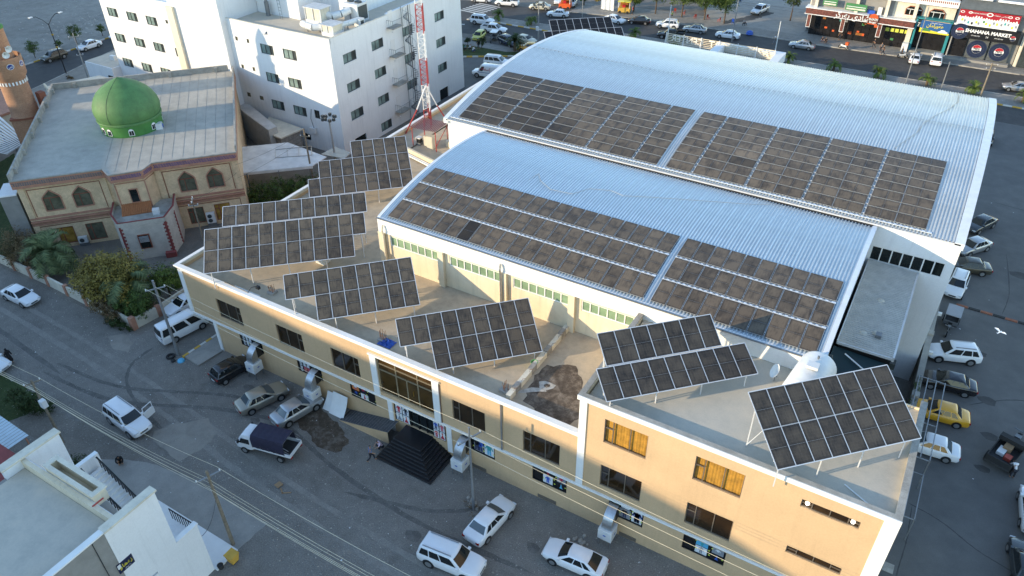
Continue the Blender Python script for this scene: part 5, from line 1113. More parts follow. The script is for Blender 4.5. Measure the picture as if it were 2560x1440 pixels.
# white brick annexe
t = thing('brick_annexe', 'white painted brick annexe with red corner quoins in front of the mosque', 'building', (-82.7,34.55,0), rot=az)
an = [(8.9,.35),(9.8,-4.85),(14.5,-4.95),(15.35,-2.4),(15.35,.35)]
m = MB(); m.prism([(8.9,.3),(8.9,-2.5),(9.8,-4.85),(14.5,-4.9),(15.3,-2.5),(15.3,.3)],0,4.3); m.build('wall', 'white_brick', t)
m = MB(); m.prism([(9.0,.25),(9.0,-2.5),(9.85,-4.75),(14.45,-4.8),(15.2,-2.5),(15.2,.25)],4.302,4.34); m.build('roof', 'concrete', t)
pl = [(8.9,.3),(8.9,-2.5),(9.8,-4.85),(14.5,-4.9),(15.3,-2.5),(15.3,.3)]
for p, q in zip(pl, pl[1:]): MB().bar((*p,4.55),(*q,4.55),.16,.5).build('parapet', 'white_brick', t); MB().bar((*p,4.82),(*q,4.82),.2,.04).build('red_coping', 'red_quoin', t)
for x, y, dx, dy in ((9.8,-4.85,1,0),(14.5,-4.9,-1,0),(14.5,-4.9,.31,.95),(15.3,-2.5,-.31,-.95)):
    for k in range(19): L = .32 if k % 2 else .16; MB().bar((x-dx*.03+dy*.015,y-.02-dx*.0,.12+k*.225),(x+dx*L,y-.02+dy*L,.12+k*.225),.06,.2).build('quoin', 'red_quoin', t)
m = MB(); m.box(11.3,12.5,-4.99,-4.86,1.35,3.1); o = m.build('window', 'mosque_trim_dark', t); MB().box(11.4,12.4,-5.0,-4.992,1.45,3.0).build('pane', 'dark_pane', o)
for k in range(6): MB().box(11.42,12.38,-5.03,-5.005,2.2+k*.13,2.25+k*.13).build('shutter_slat', 'alu_frame', o)
m = MB(); m.face([(9.95,-2.6,4.36),(13.1,-2.5,4.36),(13.0,-1.2,5.1),(9.95,-1.2,5.1)]); m.build('tile_roof', 'roof_tile', t)
for k in range(16): x = 10.0+k*.19; MB().bar((x,-2.55,4.42),(x,-1.22,5.15),.1,.06).build('roof_tile', 'roof_tile', t)
MB().box(13.2,13.9,-3.3,-2.7,4.34,4.95).build('condenser', 'plastic_white', t)
m = MB(); m.box(13.6,14.7,-5.5,-4.95,0,.6); m.build('red_planter', 'red_quoin', t)
def acunit(label, u, v, z, two=False):
    t = thing('outdoor_ac', label, 'air conditioner', (-82.7+u*cos(az)-v*sin(az),34.55+u*sin(az)+v*cos(az),z), rot=az)
    h = 1.3 if two else .75; MB().box(-.48,.48,-.2,.2,0,h).build('casing', 'plastic_white', t)
    for k in range(2 if two else 1): m = MB(); m.cyl((-.1,-.205,.36+k*.58),(-.1,-.23,.36+k*.58),.25,n=14); m.build('fan_grille', 'dark_frame', t)
    MB().box(-.5,.5,-.1,.1,-.5,0).build('bracket', 'steel_grey', t)
acunit('white outdoor air conditioner between the lit lower mosque windows', 4.55, .2, .45)
acunit('tall two fan air conditioner on the mosque wall behind the solar array', 18.5, .15, .5, True)
# garden wall, minaret, neighbours
t = thing('garden_wall', 'low cream garden wall with brown piers around the mosque garden', 'wall', (-70,31,0))
GW = [(-104,31.2),(-92,31.1),(-85,31.1),(-76,31.2),(-66,31.0),(-61.9,30.95),(-61.5,33.6),(-61.6,38)]
for p, q in zip(GW, GW[1:]):
    L = sqrt((q[0]-p[0])**2+(q[1]-p[1])**2); n = max(1, round(L/3.2))
    for k in range(n):
        a = (p[0]+(q[0]-p[0])*k/n, p[1]+(q[1]-p[1])*k/n); b = (p[0]+(q[0]-p[0])*(k+1)/n, p[1]+(q[1]-p[1])*(k+1)/n)
        MB().bar((*a,.6),(*b,.6),.2,1.2).build('wall_panel', 'cream_wall', t); MB().box(a[0]-.2,a[0]+.2,a[1]-.2,a[1]+.2,0,1.32).build('pier', 'mosque_trim', t)
MB().box(-62.15,-61.65,30.7,31.2,0,1.45).build('pier', 'mosque_trim', t)
MI = thing('minaret', 'round brick minaret with balcony and loudspeakers left of the mosque roof', 'minaret', (-101.5,47.6,0))
mx, my = -101.5, 47.6
m = MB(); m.prism([(mx+2.15*cos(az+pi/4+k*pi/2),my+2.15*sin(az+pi/4+k*pi/2)) for k in range(4)],0,7.6); m.build('base', 'minaret_brick', MI)
m = MB(); m.prism([(mx+2.3*cos(az+pi/4+k*pi/2),my+2.3*sin(az+pi/4+k*pi/2)) for k in range(4)],7.6,7.85); m.build('base_band', 'mosque_trim_dark', MI)
m = MB(); m.lathe((mx,my,7.85),[(1.75,0),(1.62,.4),(1.58,4.4),(1.6,4.7),(1.95,5.3),(1.98,7.5),(1.85,7.5),(1.82,6.6),(0,6.6)],32); m.build('shaft', 'minaret_brick', MI, smooth=35)
for k in range(26): a = 2*pi*k/26; m = MB(); m.box(-.1,.1,-.03,.03,0,.42); m.xf(Matrix.Translation((mx+1.66*cos(a),my+1.66*sin(a),12.05)) @ Matrix.Rotation(a+pi/2,4,'Z')); m.build('band_brick', 'white_trim', MI)
m = MB(); m.lathe((mx,my,14.4),[(1.25,0),(1.2,4.2),(1.25,4.3)],28); m.build('upper_shaft', 'minaret_brick', MI, smooth=35)
m = MB(); m.lathe((mx,my,18.7),[(1.3,0),(1.3,.25),(.95,.5),(.9,2.6),(.6,3.6),(.1,4.6)],24); m.build('green_cap', 'drum_green', MI, smooth=40)
for k in range(8):
    a = 2*pi*k/8-1.05; m = MB(); M_ = Matrix.Translation((mx+1.99*cos(a),my+1.99*sin(a),14.45)) @ Matrix.Rotation(a+pi/2,4,'Z'); m.face([(.42*cos(j*pi/8),0,.42*sin(j*pi/8)*.85) for j in range(16)]); m.xf(M_); o = m.build('tile_medallion', 'plastic_white', MI)
    m = MB(); m.face([(.36*cos(j*pi/8),-.015,.36*sin(j*pi/8)*.85) for j in range(16)]); m.xf(M_); m.build('tile_inset', 'tile_blue', o)
    put_text('calligraphy', '\uFEE6\uFEE3\uFEDB\uFE8D', .42, o, Matrix.Translation(Vector(ORG[MI.name])) @ Matrix.Translation(-Vector(ORG[MI.name])) @ M_ @ Matrix.Translation((0,-.03,0)) @ Matrix.Rotation(pi/2,4,'X'), 'plastic_white', ext=.004)
for k, (a, z) in enumerate(((-70,16.3),(-35,16.9),(-15,16.0),(0,16.6))):
    c, s = cos(radians(a)), sin(radians(a)); m = MB(); M_ = Matrix.Translation((mx+1.35*c,my+1.35*s,z)) @ Vector((c,s,-.1)).to_track_quat('Z','Y').to_matrix().to_4x4(); m.lathe((0,0,0),[(.06,0),(.08,.3),(.2,.55),(.42,.75),(.4,.76),(.1,.4)],14); m.xf(M_); o = m.build('loudspeaker', 'plastic_white', MI, smooth=50)
m = MB(); m.box(mx+1.1,mx+2.0,my+1.5,my+2.3,7.6,10.4); m.build('door_hood', 'mosque_trim_dark', MI)
t = thing('side_canopy', 'pale ribbed metal canopy at the left edge under the minaret', 'canopy', (-106,46,0))
for i in range(14):
    f0, f1 = i/14, (i+.75)/14; a, b = Vector((-113.8,49.9)), Vector((-110,41.5)); c, d = Vector((-102.6,47.0)), Vector((-101,43.2)); p, q, r, s = a.lerp(b,f0), c.lerp(d,f0), c.lerp(d,f1), a.lerp(b,f1)
    m = MB(); m.face([(s.x,s.y,4.05),(r.x,r.y,4.05),(q.x,q.y,4.0),(p.x,p.y,4.0)]); m.build('roof_strip', 'white_sheet', t)
for x, y in ((-102,45),(-109,43),(-111,48)): MB().bar((x,y,0),(x,y,4),.12,.12).build('post', 'steel_grey', t)
t = thing('low_house', 'low cream house with parapets between the mosque and the side road', 'house', (-110,61,0)); m = MB(); m.prism([(-117,59),(-108.5,56),(-106,62.5),(-108,66),(-114,66)],0,4.6); m.build('wall', 'cream_wall', t)
for p, q in (((-117,59),(-108.5,56)),((-108.5,56),(-106,62.5)),((-106,62.5),(-108,66)),((-112.5,57.5),(-110.5,64))): MB().bar((*p,4.85),(*q,4.85),.25,.5).build('parapet', 'cream_plaster', t)
t = thing('brown_house', 'low house with brown trim at the left edge behind the minaret', 'house', (-118,52,0)); m = MB(); m.box(-124,-114.5,46,55.5,0,3.6); m.build('wall', 'cream_wall', t); m = MB(); m.box(-124.2,-114.3,45.8,55.7,3.6,3.95); m.build('roof_band', 'mosque_trim', t)
# ---------------------------------------------------------------- house at the bottom left
HH = thing('white_house', 'tall white and grey house with flat roof in the bottom left corner', 'house', (-39,8,0))
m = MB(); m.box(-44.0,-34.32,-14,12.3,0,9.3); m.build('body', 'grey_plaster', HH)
m = MB(); m.box(-43.7,-34.6,-13.7,12.0,9.302,9.34); m.build('roof', 'roof_concrete', HH)
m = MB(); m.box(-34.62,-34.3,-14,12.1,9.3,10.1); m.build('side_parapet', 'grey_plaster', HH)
m = MB(); m.box(-34.66,-34.22,-14,11.2,10.1,10.2); m.build('coping', 'white_trim', HH)
m = MB(); m.box(-34.62,-34.28,11.2,14.65,4.2,10.1); m.box(-34.62,-34.28,12.9,14.65,0,4.2); m.build('right_wing_wall', 'white_plaster', HH); MB().box(-34.75,-34.15,11.2,14.75,10.1,10.24).build('wing_coping', 'cream_wall', HH)
m = MB(); m.box(-44.1,-43.75,10.9,14.65,0,10.1); m.build('left_wing_wall', 'white_plaster', HH); MB().box(-44.25,-43.6,10.8,14.75,10.1,10.24).build('wing_coping', 'cream_wall', HH)
m = MB(); m.box(-43.75,-34.62,12.02,12.3,9.3,10.0); m.build('front_parapet', 'cream_plaster', HH); m = MB(); m.box(-43.75,-34.62,12.3,12.36,0,9.95); m.build('front_wall', 'white_plaster', HH)
m = MB(); m.box(-41.6,-36.9,12.38,12.55,9.4,10.35); m.box(-41.6,-36.9,13.1,13.27,9.4,10.35); m.box(-41.6,-41.42,12.55,13.1,9.4,10.35); m.box(-37.08,-36.9,12.55,13.1,9.4,10.35); m.box(-41.42,-37.08,12.55,13.1,9.4,9.55); m.build('roof_planter', 'cream_plaster', HH)
m = MB(); m.box(-41.75,-36.75,12.37,13.4,10.352,10.44); 
m = MB()
for x0, x1, y0, y1 in ((-41.72,-36.78,12.34,12.62),(-41.72,-36.78,13.05,13.36),(-41.72,-41.35,12.62,13.05),(-37.15,-36.78,12.62,13.05)): m.box(x0,x1,y0,y1,10.352,10.43)
m.build('planter_rim', 'cream_wall', HH)
for k in range(4): MB().box(-34.295,-34.262,2.6+k*2.6,2.64+k*2.6,0,10.05).build('wall_joint', 'kerb_black', HH)
m = MB(); m.box(-37.0,-34.3,12.36,16.3,0,4.0); m.build('terrace', 'white_plaster', HH); m = MB(); m.box(-34.58,-34.3,14.66,16.3,4.0,5.0); m.build('terrace_wall', 'white_plaster', HH); MB().box(-34.64,-34.24,14.66,16.36,5.0,5.08).build('terrace_coping', 'white_trim', HH)
r = MB(); 
for k in range(9): r.cyl((-36.9+k*.26,16.2,4.0),(-36.9+k*.26,16.2,5.0),.03,n=5)
r.cyl((-36.95,16.2,5.0),(-34.7,16.2,5.0),.045,n=6); r.build('terrace_railing', 'black_paint', HH)
for k in range(14): MB().box(-43.4+k*.29,-43.4+(k+1)*.29,14.7,16.0,0,5.7-.2*k).build('stair_step', 'white_trim', HH)
for y in (14.75,15.95):
    r = MB(); r.bar((-43.4,y,6.7),(-39.4,y,3.95),.1,.1)
    for k in range(14): x = -43.25+k*.29; z = 5.7-.2*k; r.bar((x,y,z),(x,y,z+.95),.06,.06)
    r.build('stair_railing', 'black_paint', HH)
m = MB(); m.box(-44.1,-43.75,14.66,16.3,0,6.6); m.build('stair_wall', 'white_plaster', HH)
m = MB(); m.prism([(-44.3,16.5),(-36.75,16.35),(-34.0,16.3),(-34.05,18.2),(-42.75,18.24),(-44.3,17.6)],0,.12); m.build('house_kerb', 'white_trim', kind='structure')
cmat('sign_navy', (.015,.02,.06), .4); cmat('sign_yellow', (.75,.62,.05), .4)
s_ = thing('house_sign', 'dark blue sign with yellow script on the grey house wall', 'sign', (-34.25,11.5,6.8)); b = MB().box(-34.30,-34.25,10.97,12.0,6.4,7.2).build('board', 'sign_navy', s_)
FXp = lambda y, z: Matrix.Translation((-34.24,y,z)) @ Matrix.Rotation(pi/2,4,'Z') @ Matrix.Rotation(pi/2,4,'X')
put_text('script', '\uFEED\uFE8E\uFEEB\uFEE9\uFEAF', .42, s_, FXp(11.5,6.86), 'sign_yellow'); put_text('number', '\u0661\u0662\u0661\u0668\u0666\u0661', .17, s_, FXp(11.55,6.52), 'plastic_white')
MB().box(-34.245,-34.24,10.99,11.2,6.8,7.15).build('white_corner', 'plastic_white', s_)
MB().cyl((-36.6,12.1,10.0),(-36.0,12.6,10.6),.05,n=6).build('red_tap', 'mast_red', HH)
t = thing('carport', 'pale blue ribbed carport roof at the left edge above the white house', 'carport', (-56,14.5,0)); cmat('carport_sheet', (.55,.66,.72), .5)
for i in range(22):
    x0 = -60.0+i*.315; z = 4.0-.06*abs(i-9)**1.15*.3; m = MB(); m.face([(x0,11.5,z),(x0+.28,11.5,z),(x0+.28,15.9,z),(x0,15.9,z)]); m.face([(x0,11.5,z-.03),(x0,15.9,z-.03),(x0+.28,15.9,z-.03),(x0+.28,11.5,z-.03)]); m.build('roof_strip', 'carport_sheet', t)
for x, y in ((-53.3,15.7),(-59.5,15.7),(-53.3,12)): MB().bar((x,y,0),(x,y,3.4),.1,.1).build('post', 'mosque_trim', t)
t = thing('neighbour_house', 'low house with maroon roof edge left of the white house', 'house', (-50.5,12,0)); m = MB(); m.box(-54.2,-46.5,2,13.6,0,4.8); m.build('wall', 'cream_wall', t); m = MB(); m.box(-54.4,-46.3,1.8,13.8,4.8,5.15); m.build('roof_band', 'red_quoin', t)
t = thing('waste_bin', 'yellow waste bin beside the white house kerb', 'bin', (-33.6,17.4,0)); m = MB(); m.loft([[(-33.85,17.15,.12),(-33.35,17.15,.12),(-33.35,17.65,.12),(-33.85,17.65,.12)],[(-33.95,17.05,.85),(-33.25,17.05,.85),(-33.25,17.75,.85),(-33.95,17.75,.85)]]); m.build('tub', 'kerb_yellow', t); MB().box(-33.98,-33.22,17.02,17.78,.852,.92).build('lid', 'kerb_yellow', t); MB().box(-33.8,-33.4,17.2,17.6,0,.12).build('base', 'kerb_black', t)
t = thing('plant_pot', 'small dark pot standing beside the yellow bin', 'pot', (-34.0,16.6,0)); m = MB(); m.lathe((-34.0,16.6,0),[(0,.0),(.18,0),(.22,.35),(.19,.35),(.17,.3),(0,.3)],12); m.build('pot', 'kerb_black', t)
# ---------------------------------------------------------------- shops along the back street
cmat('brown_stone', (.16,.05,.035), .6, scale=4, var=.5); cmat('sign_orange', (.70,.12,.03), .4); cmat('sign_white', (.82,.82,.80), .4); cmat('sign_green', (.06,.22,.08), .5); cmat('sign_teal', (.03,.24,.26), .5); cmat('sign_blue', (.02,.10,.28), .45); cmat('sign_black', (.010,.010,.012), .4); cmat('banner_red', (.36,.012,.025), .5); cmat('pepsi_blue', (.014,.022,.055), .4); cmat('pepsi_ring', (.035,.055,.10), .4); cmat('pepsi_red', (.45,.02,.03), .4); cmat('shop_dark', (.018,.017,.018), .25, var=.3); cmat('awning_grey', (.10,.11,.11), .6, var=.15); cmat('shop_warm', (.30,.12,.03), .4)
S1 = thing('burger_shop', 'cream shop house with brown stone fascia and glass shopfront across the street', 'shop', (-17,156,0))
m = MB(); m.box(-26.6,-9.2,153.7,170,0,4.2); m.build('shop_body', 'shop_dark', S1)
m = MB(); m.box(-27.2,-3.2,153.4,170,4.2,9.0); m.build('upper_wall', 'cream_wall', S1)
m = MB(); m.box(-27.4,-8.9,151.6,153.7,4.35,5.35); m.build('fascia', 'brown_stone', S1)
for z in (4.25,5.35): MB().box(-27.55,-8.75,151.5,153.7,z,z+.12).build('fascia_trim', 'sign_white', S1)
m = MB(); m.box(-27.4,-3.0,152.3,153.4,8.3,9.3); m.build('balcony', 'white_plaster', S1)
for k in range(28): MB().box(-11.8+k*.31,-11.64+k*.31,152.26,152.298,8.85,9.2).build('balcony_brick', 'kerb_red', S1)
for x in (-26.2,-19.2,-14.2,-9.6): MB().box(x,x+.55,152.2,152.9,5.47,8.3).build('column', 'cream_wall', S1)
m = MB(); m.box(-27.0,-13.0,153.2,153.38,5.5,8.25); m.build('recess', 'grey_plaster', S1)
for x0, x1, mt, z in ((-24.8,-22.3,'sign_green',6.1),(-20.8,-17.2,'sign_green',5.8)): o = MB().box(x0,x1,152.0,152.1,z,z+1.2).build('green_banner', mt, S1); MB().box(x0+.2,x1-.2,151.98,151.998,z+.15,z+.4).build('banner_stripe', 'cream_wall', o); MB().box(x0+.2,x1-.2,151.98,151.998,z+.62,z+.72).build('banner_stripe', 'sign_white', o)
MB().box(-15.4,-14.7,152.6,152.9,5.5,6.8).build('white_fridge', 'plastic_white', S1); MB().box(-17.0,-15.8,152.5,152.9,5.5,6.1).build('blue_tank', 'post_blue', S1)
for x0, x1 in ((-11.0,-8.35),(-7.2,-4.75)):
    n = 8; oc = [(x0,6.0),(x1,6.0),(x1,7.0),(x1-.55,7.5),(x0+.55,7.5),(x0,7.0)]
    m = MB()
    for p, q in zip(oc, oc[1:]+oc[:1]): m.bar((p[0],153.3,p[1]),(q[0],153.3,q[1]),.12,.22,up=(0,1,0))
    o = m.build('arched_window', 'kerb_red', S1); m = MB(); m.face([(x,153.34,z) for x, z in oc]); m.build('pane', 'dark_pane', o)
    for f in (.28,.72): x = x0+(x1-x0)*f; MB().box(x-.04,x+.04,153.25,153.33,6.0,7.1).build('mullion', 'sign_white', o)
    MB().box(x0+.1,x1-.1,153.25,153.33,6.95,7.05).build('mullion', 'sign_white', o); MB().box(x0,x1,153.1,153.3,5.92,6.0).build('sill', 'sign_white', o)
for k, x in enumerate([-26.6+i*1.32 for i in range(14)]):
    MB().box(x+.03,x+1.29,153.6,153.69,.1,4.2).build('shopfront_pane', 'shop_dark', S1)
for x in (-26.9,-20.9,-14.6): o = MB().box(x,x+.6,151.9,152.3,1.9,4.2).build('shop_column', 'brown_stone', S1); MB().box(x-.06,x+.66,151.86,151.9,1.85,4.24).build('column_trim', 'sign_white', o); MB().box(x+.02,x+.58,151.84,151.858,1.95,4.15).build('column_face', 'brown_stone', o)
rn = random.Random(8)
for i in range(15):
    x = -26+rn.random()*16; z = rn.choice((3.2,3.4,3.0,1.2,1.6)); c = rn.choice(('shop_warm','sign_orange','post_grey','shop_warm','post_teal','sign_green')); MB().box(x,x+rn.uniform(.3,.7),153.52,153.58,z,z+rn.uniform(.3,.5)).build('shop_graphic', c, S1)
for k in range(5): MB().box(-13.4+k*.8,-12.8+k*.8,153.5,153.58,2.7,3.3).build('yellow_flag', 'post_yellow', S1)
put_text('shop_lettering', '\uFEAE\uFB94\uFEAD\uFEEA\uFE91 \uFEEF\uFEA9\uFE8E\uFEB7', 1.35, S1, frame_y(-19.2,151.55,4.85), 'sign_white', bold=.02)
o = MB().box(-16.5,-14.75,151.40,151.48,4.05,5.75).build('logo_board', 'brown_stone', S1)
m = MB(); m.face([(-15.62+.75*cos(k*pi/8),151.385,5.15+.75*sin(k*pi/8)) for k in range(9)]); m.build('logo_bun', 'sign_orange', o)
MB().box(-16.45,-14.8,151.38,151.398,4.06,4.2).build('logo_base', 'sign_orange', o)
put_text('logo_text', 'SHADI', .55, S1, frame_y(-15.62,151.36,4.9), 'sign_white', bold=.015); put_text('logo_text', 'Burger', .42, S1, frame_y(-15.62,151.36,4.42), 'sign_white', bold=.01)
S2 = thing('car_dealer_shop', 'narrow teal framed shop with blue and yellow car banner', 'shop', (-6,155,0))
m = MB(); m.box(-8.6,-3.3,153.9,165,.3,5.9); m.build('shop_body', 'shop_dark', S2)
for x0, x1, z0, z1 in ((-8.8,-8.5,.3,6.0),(-3.5,-3.05,.3,6.0),(-8.8,-3.05,5.9,6.1)): MB().box(x0,x1,152.2,153.9,z0,z1).build('teal_frame', 'sign_teal', S2)
MB().box(-8.8,-3.0,151.9,153.9,.0,.45).build('shop_plinth', 'slab_concrete', S2); MB().box(-9.9,-8.9,151.5,153.4,0,1.6).build('white_counter', 'plastic_white', S2); MB().box(-9.8,-9.0,152.6,153.4,1.6,4.2).build('shop_pillar', 'cream_wall', S2)
o = MB().box(-7.9,-3.2,151.5,151.58,3.95,5.9).build('banner', 'sign_blue', S2); m = MB(); m.face([(-7.9,151.49,3.95),(-3.2,151.49,3.95),(-3.2,151.49,4.25),(-5.6,151.49,4.35),(-7.9,151.49,4.7)]); m.build('banner_yellow', 'sign_yellow', o)
for xc, mt in ((-6.9,'sign_green'),(-4.2,'sign_white')):
    m = MB(); m.face([(xc-.75,151.475,4.2),(xc+.75,151.475,4.2),(xc+.75,151.475,4.42),(xc+.45,151.475,4.5),(xc+.25,151.475,4.7),(xc-.3,151.475,4.7),(xc-.5,151.475,4.48),(xc-.75,151.475,4.4)]); m.build('printed_car', mt, o)
put_text('banner_text', '\uFEE5\uFE8E\uFEE3\uFE8D\uFEAD\uFEED\uFEEA\uFEEB', .75, S2, frame_y(-5.6,151.47,5.2), 'sign_yellow', bold=.012); put_text('banner_text', '\uFEE5\uFE8E\uFEB8\uFEF4\uFED8\uFED3\uFE8E\uFE91 \uFE8E\uFEA0\uFEE8\uFEB3', .32, S2, frame_y(-5.5,151.47,5.68), 'sign_white')
put_text('shop_number', '7', .9, S2, frame_y(-8.25,151.9,5.0), 'sign_white')
S3 = thing('market_shop', 'market with black sign, red banner above and round emblems on its shutters', 'shop', (2.3,156,0))
m = MB(); m.box(-2.7,7.6,153.0,170,0,10.2); m.build('shop_body', 'grey_plaster', S3)
m = MB(); m.face([(-2.9,151.6,8.6),(6.9,151.6,8.75),(6.9,152.95,10.2),(-2.9,152.95,10.0)]); m.face([(-2.9,151.6,8.55),(-2.9,152.95,9.95),(6.9,152.95,10.15),(6.9,151.6,8.7)]); m.build('awning', 'awning_grey', S3)
for x0, x1 in ((-2.2,1.6),(2.4,6.4)): MB().box(x0,x1,152.4,152.7,10.1,10.4).build('white_rail', 'sign_white', S3)
o = MB().box(-2.6,6.4,152.0,152.1,7.2,8.45).build('red_banner', 'banner_red', S3); o2 = MB().box(-2.6,6.4,151.98,152.08,5.95,7.195).build('print_band', 'sign_white', S3)
rn = random.Random(4)
for k in range(22): x = -2.4+k*.4; m = MB(); h = rn.uniform(.1,.5); m.face([(x-.22,151.97,7.15),(x+.22,151.97,7.15),(x+.1,151.97,7.2+h),(x-.05,151.97,7.2+h)]); m.build('printed_spill', 'sign_white', o)
for k in range(16): x = -2.1+k*.54+rn.uniform(-.1,.1); z = rn.uniform(6.1,6.7); MB().box(x,x+.28,151.955,151.975,z,z+.4).build('printed_goods', rn.choice(('post_grey','post_teal','sign_yellow','post_red','sign_green','post_grey','sign_black')), o2)
for x in (-2.2,-1.0,1.9,4.9,5.9): m = MB(); r_ = .5 if x == 1.9 else .32; m.face([(x+r_*cos(k*pi/8),151.97,8.05+r_*.62*sin(k*pi/8)) for k in range(16)]); m.build('banner_emblem', 'sign_white', o); m = MB(); m.face([(x+r_*.6*cos(k*pi/8),151.96,8.05+r_*.36*sin(k*pi/8)) for k in range(16)]); m.build('banner_emblem', 'banner_red', o)
put_text('banner_text', 'SHAHANA MARKET', .3, S3, frame_y(.2,151.96,8.05), 'sign_white'); put_text('banner_text', '\uFEEA\uFEE7\uFE8E\uFEEB\uFE8E\uFEB7', .34, S3, frame_y(3.0,151.96,8.05), 'sign_white'); put_text('banner_text', '\uFEB2\uFEDB\uFEAD\uFE8E\uFEE3', .34, S3, frame_y(4.1,151.96,8.05), 'sign_white')
MB().box(-3.0,7.2,151.7,152.9,3.95,5.85).build('sign_box', 'sign_black', S3)
put_text('sign_text', 'SHAHANA MARKET', .78, S3, frame_y(2.5,151.66,5.2), 'sign_white', bold=.03); put_text('sign_text', '0770 860 2424', .22, S3, frame_y(.8,151.66,4.5), 'sign_white'); put_text('sign_text', '0770 208 2424', .22, S3, frame_y(4.3,151.66,4.5), 'sign_white'); put_text('sign_text', '24', .42, S3, frame_y(2.55,151.66,4.5), 'sign_white')
def emblem(par, x, y, z, r, rings=True):
    def disc(rr, yy, mt, nm, a0=0, a1=2*pi, wave=None):
        m = MB(); n = 28
        if wave is None: m.face([(x+rr*cos(2*pi*k/n),yy,z+rr*sin(2*pi*k/n)) for k in range(n)])
        else:
            lo, hi = wave; c = [(x+rr*cos(a),yy,z+rr*sin(a)) for a in [lo+(hi-lo)*k/14 for k in range(15)]]; m.face(c)
        return m.build(nm, mt, par)
    if rings: disc(r*2.1, y, 'pepsi_ring', 'emblem_ring'); disc(r*2.02, y-.004, 'pepsi_blue', 'emblem_field'); disc(r*1.5, y-.008, 'pepsi_ring', 'emblem_ring'); disc(r*1.43, y-.012, 'pepsi_blue', 'emblem_field')
    disc(r, y-.016, 'sign_white', 'emblem_disc'); disc(r*.97, y-.02, 'pepsi_red', 'emblem_top', wave=(radians(22),radians(168))); disc(r*.97, y-.02, 'pepsi_blue', 'emblem_bottom', wave=(radians(202),radians(346)))
    put_text('emblem_text', 'PEPSI', r*.62, par, frame_y(x,y-.03,z), 'sign_black', bold=.012)
emblem(S3, -1.7, 151.69, 4.9, .62); emblem(S3, 6.3, 151.69, 4.85, .42, False)
for x0, x1 in ((.1,3.2),(3.5,6.6)):
    o = MB().box(x0,x1,152.3,152.4,.55,3.9).build('shutter', 'awning_grey', S3)
    for k in range(14): MB().box(x0,x1,152.285,152.299,.6+k*.235,.63+k*.235).build('shutter_slat', 'sign_black', o)
    emblem(S3, (x0+x1)/2, 152.27, 2.2, .72)
MB().box(-2.6,-.1,152.6,152.9,.5,3.9).build('shop_opening', 'shop_dark', S3); MB().box(-2.8,7.0,151.4,152.9,.14,.5).build('shop_step', 'slab_concrete', S3)
S4 = thing('corner_shop', 'pale shop house at the right edge beyond the market', 'shop', (13,156,0)); m = MB(); m.box(7.7,24,152.6,170,0,9); m.build('wall', 'cream_wall', S4); MB().box(8.2,11.5,152.4,152.6,.2,4).build('glass_door', 'office_glass_dark', S4); MB().box(8.0,23.5,152.2,152.6,4.6,5.6).build('sign_band', 'alu_frame', S4)
# roof sign seen from behind, porch
SG = thing('roof_sign', 'long cream slatted sign frame with white letters seen from behind', 'sign', (-34,122,4.5))
for k in range(6): MB().box(-43.2,-25.2,122.05,122.1,5.0+k*.27,5.1+k*.27).build('slat', 'cream_plaster', SG)
for x in (-43.2,-40.2,-37.2,-34.2,-31.2,-28.2,-25.3): MB().bar((x,122.02,0),(x,122.02,6.6),.12,.12).build('post', 'plastic_white', SG); MB().bar((x,121.2,4.0),(x,122,6.2),.07,.07).build('brace', 'plastic_white', SG)
for word, wx in (('AZADI',5.9),('SPORT',.6),('CENTER',-5.3)): put_text('sign_letters', word, 1.5, SG, Matrix.Translation((-34.3+wx*-1*-1,122.16,5.7)) @ Matrix.Rotation(pi,4,'Z') @ Matrix.Rotation(pi/2,4,'X'), 'sign_white', ext=.03, bold=.02)
t = thing('entrance_porch', 'white framed porch roof with ribbed sheet behind the big hall', 'porch', (-29,119,0)); Z0 = 6.0
for x0, x1, y0, y1 in ((-34.6,-33.3,112,123.4),(-25.2,-23.9,112,123.4),(-33.3,-25.2,122.4,123.4)): MB().box(x0,x1,y0,y1,4.6,Z0).build('porch_frame', 'white_plaster', t)
for k in range(22): x = -33.25+k*.365; MB().box(x,x+.25,113,122.3,4.75,4.9).build('roof_rib', 'old_sheet', t)
for x, y in ((-34,123),(-24.5,123)): MB().box(x-.3,x+.3,y-.3,y+.2,0,4.6).build('porch_column', 'white_plaster', t)
m = MB(); m.box(-44,-34.8,95,119,3.6,3.9); m.build('low_roof', 'white_plaster', label='low flat white roof strip behind the far edge of the big hall', cat='roof')
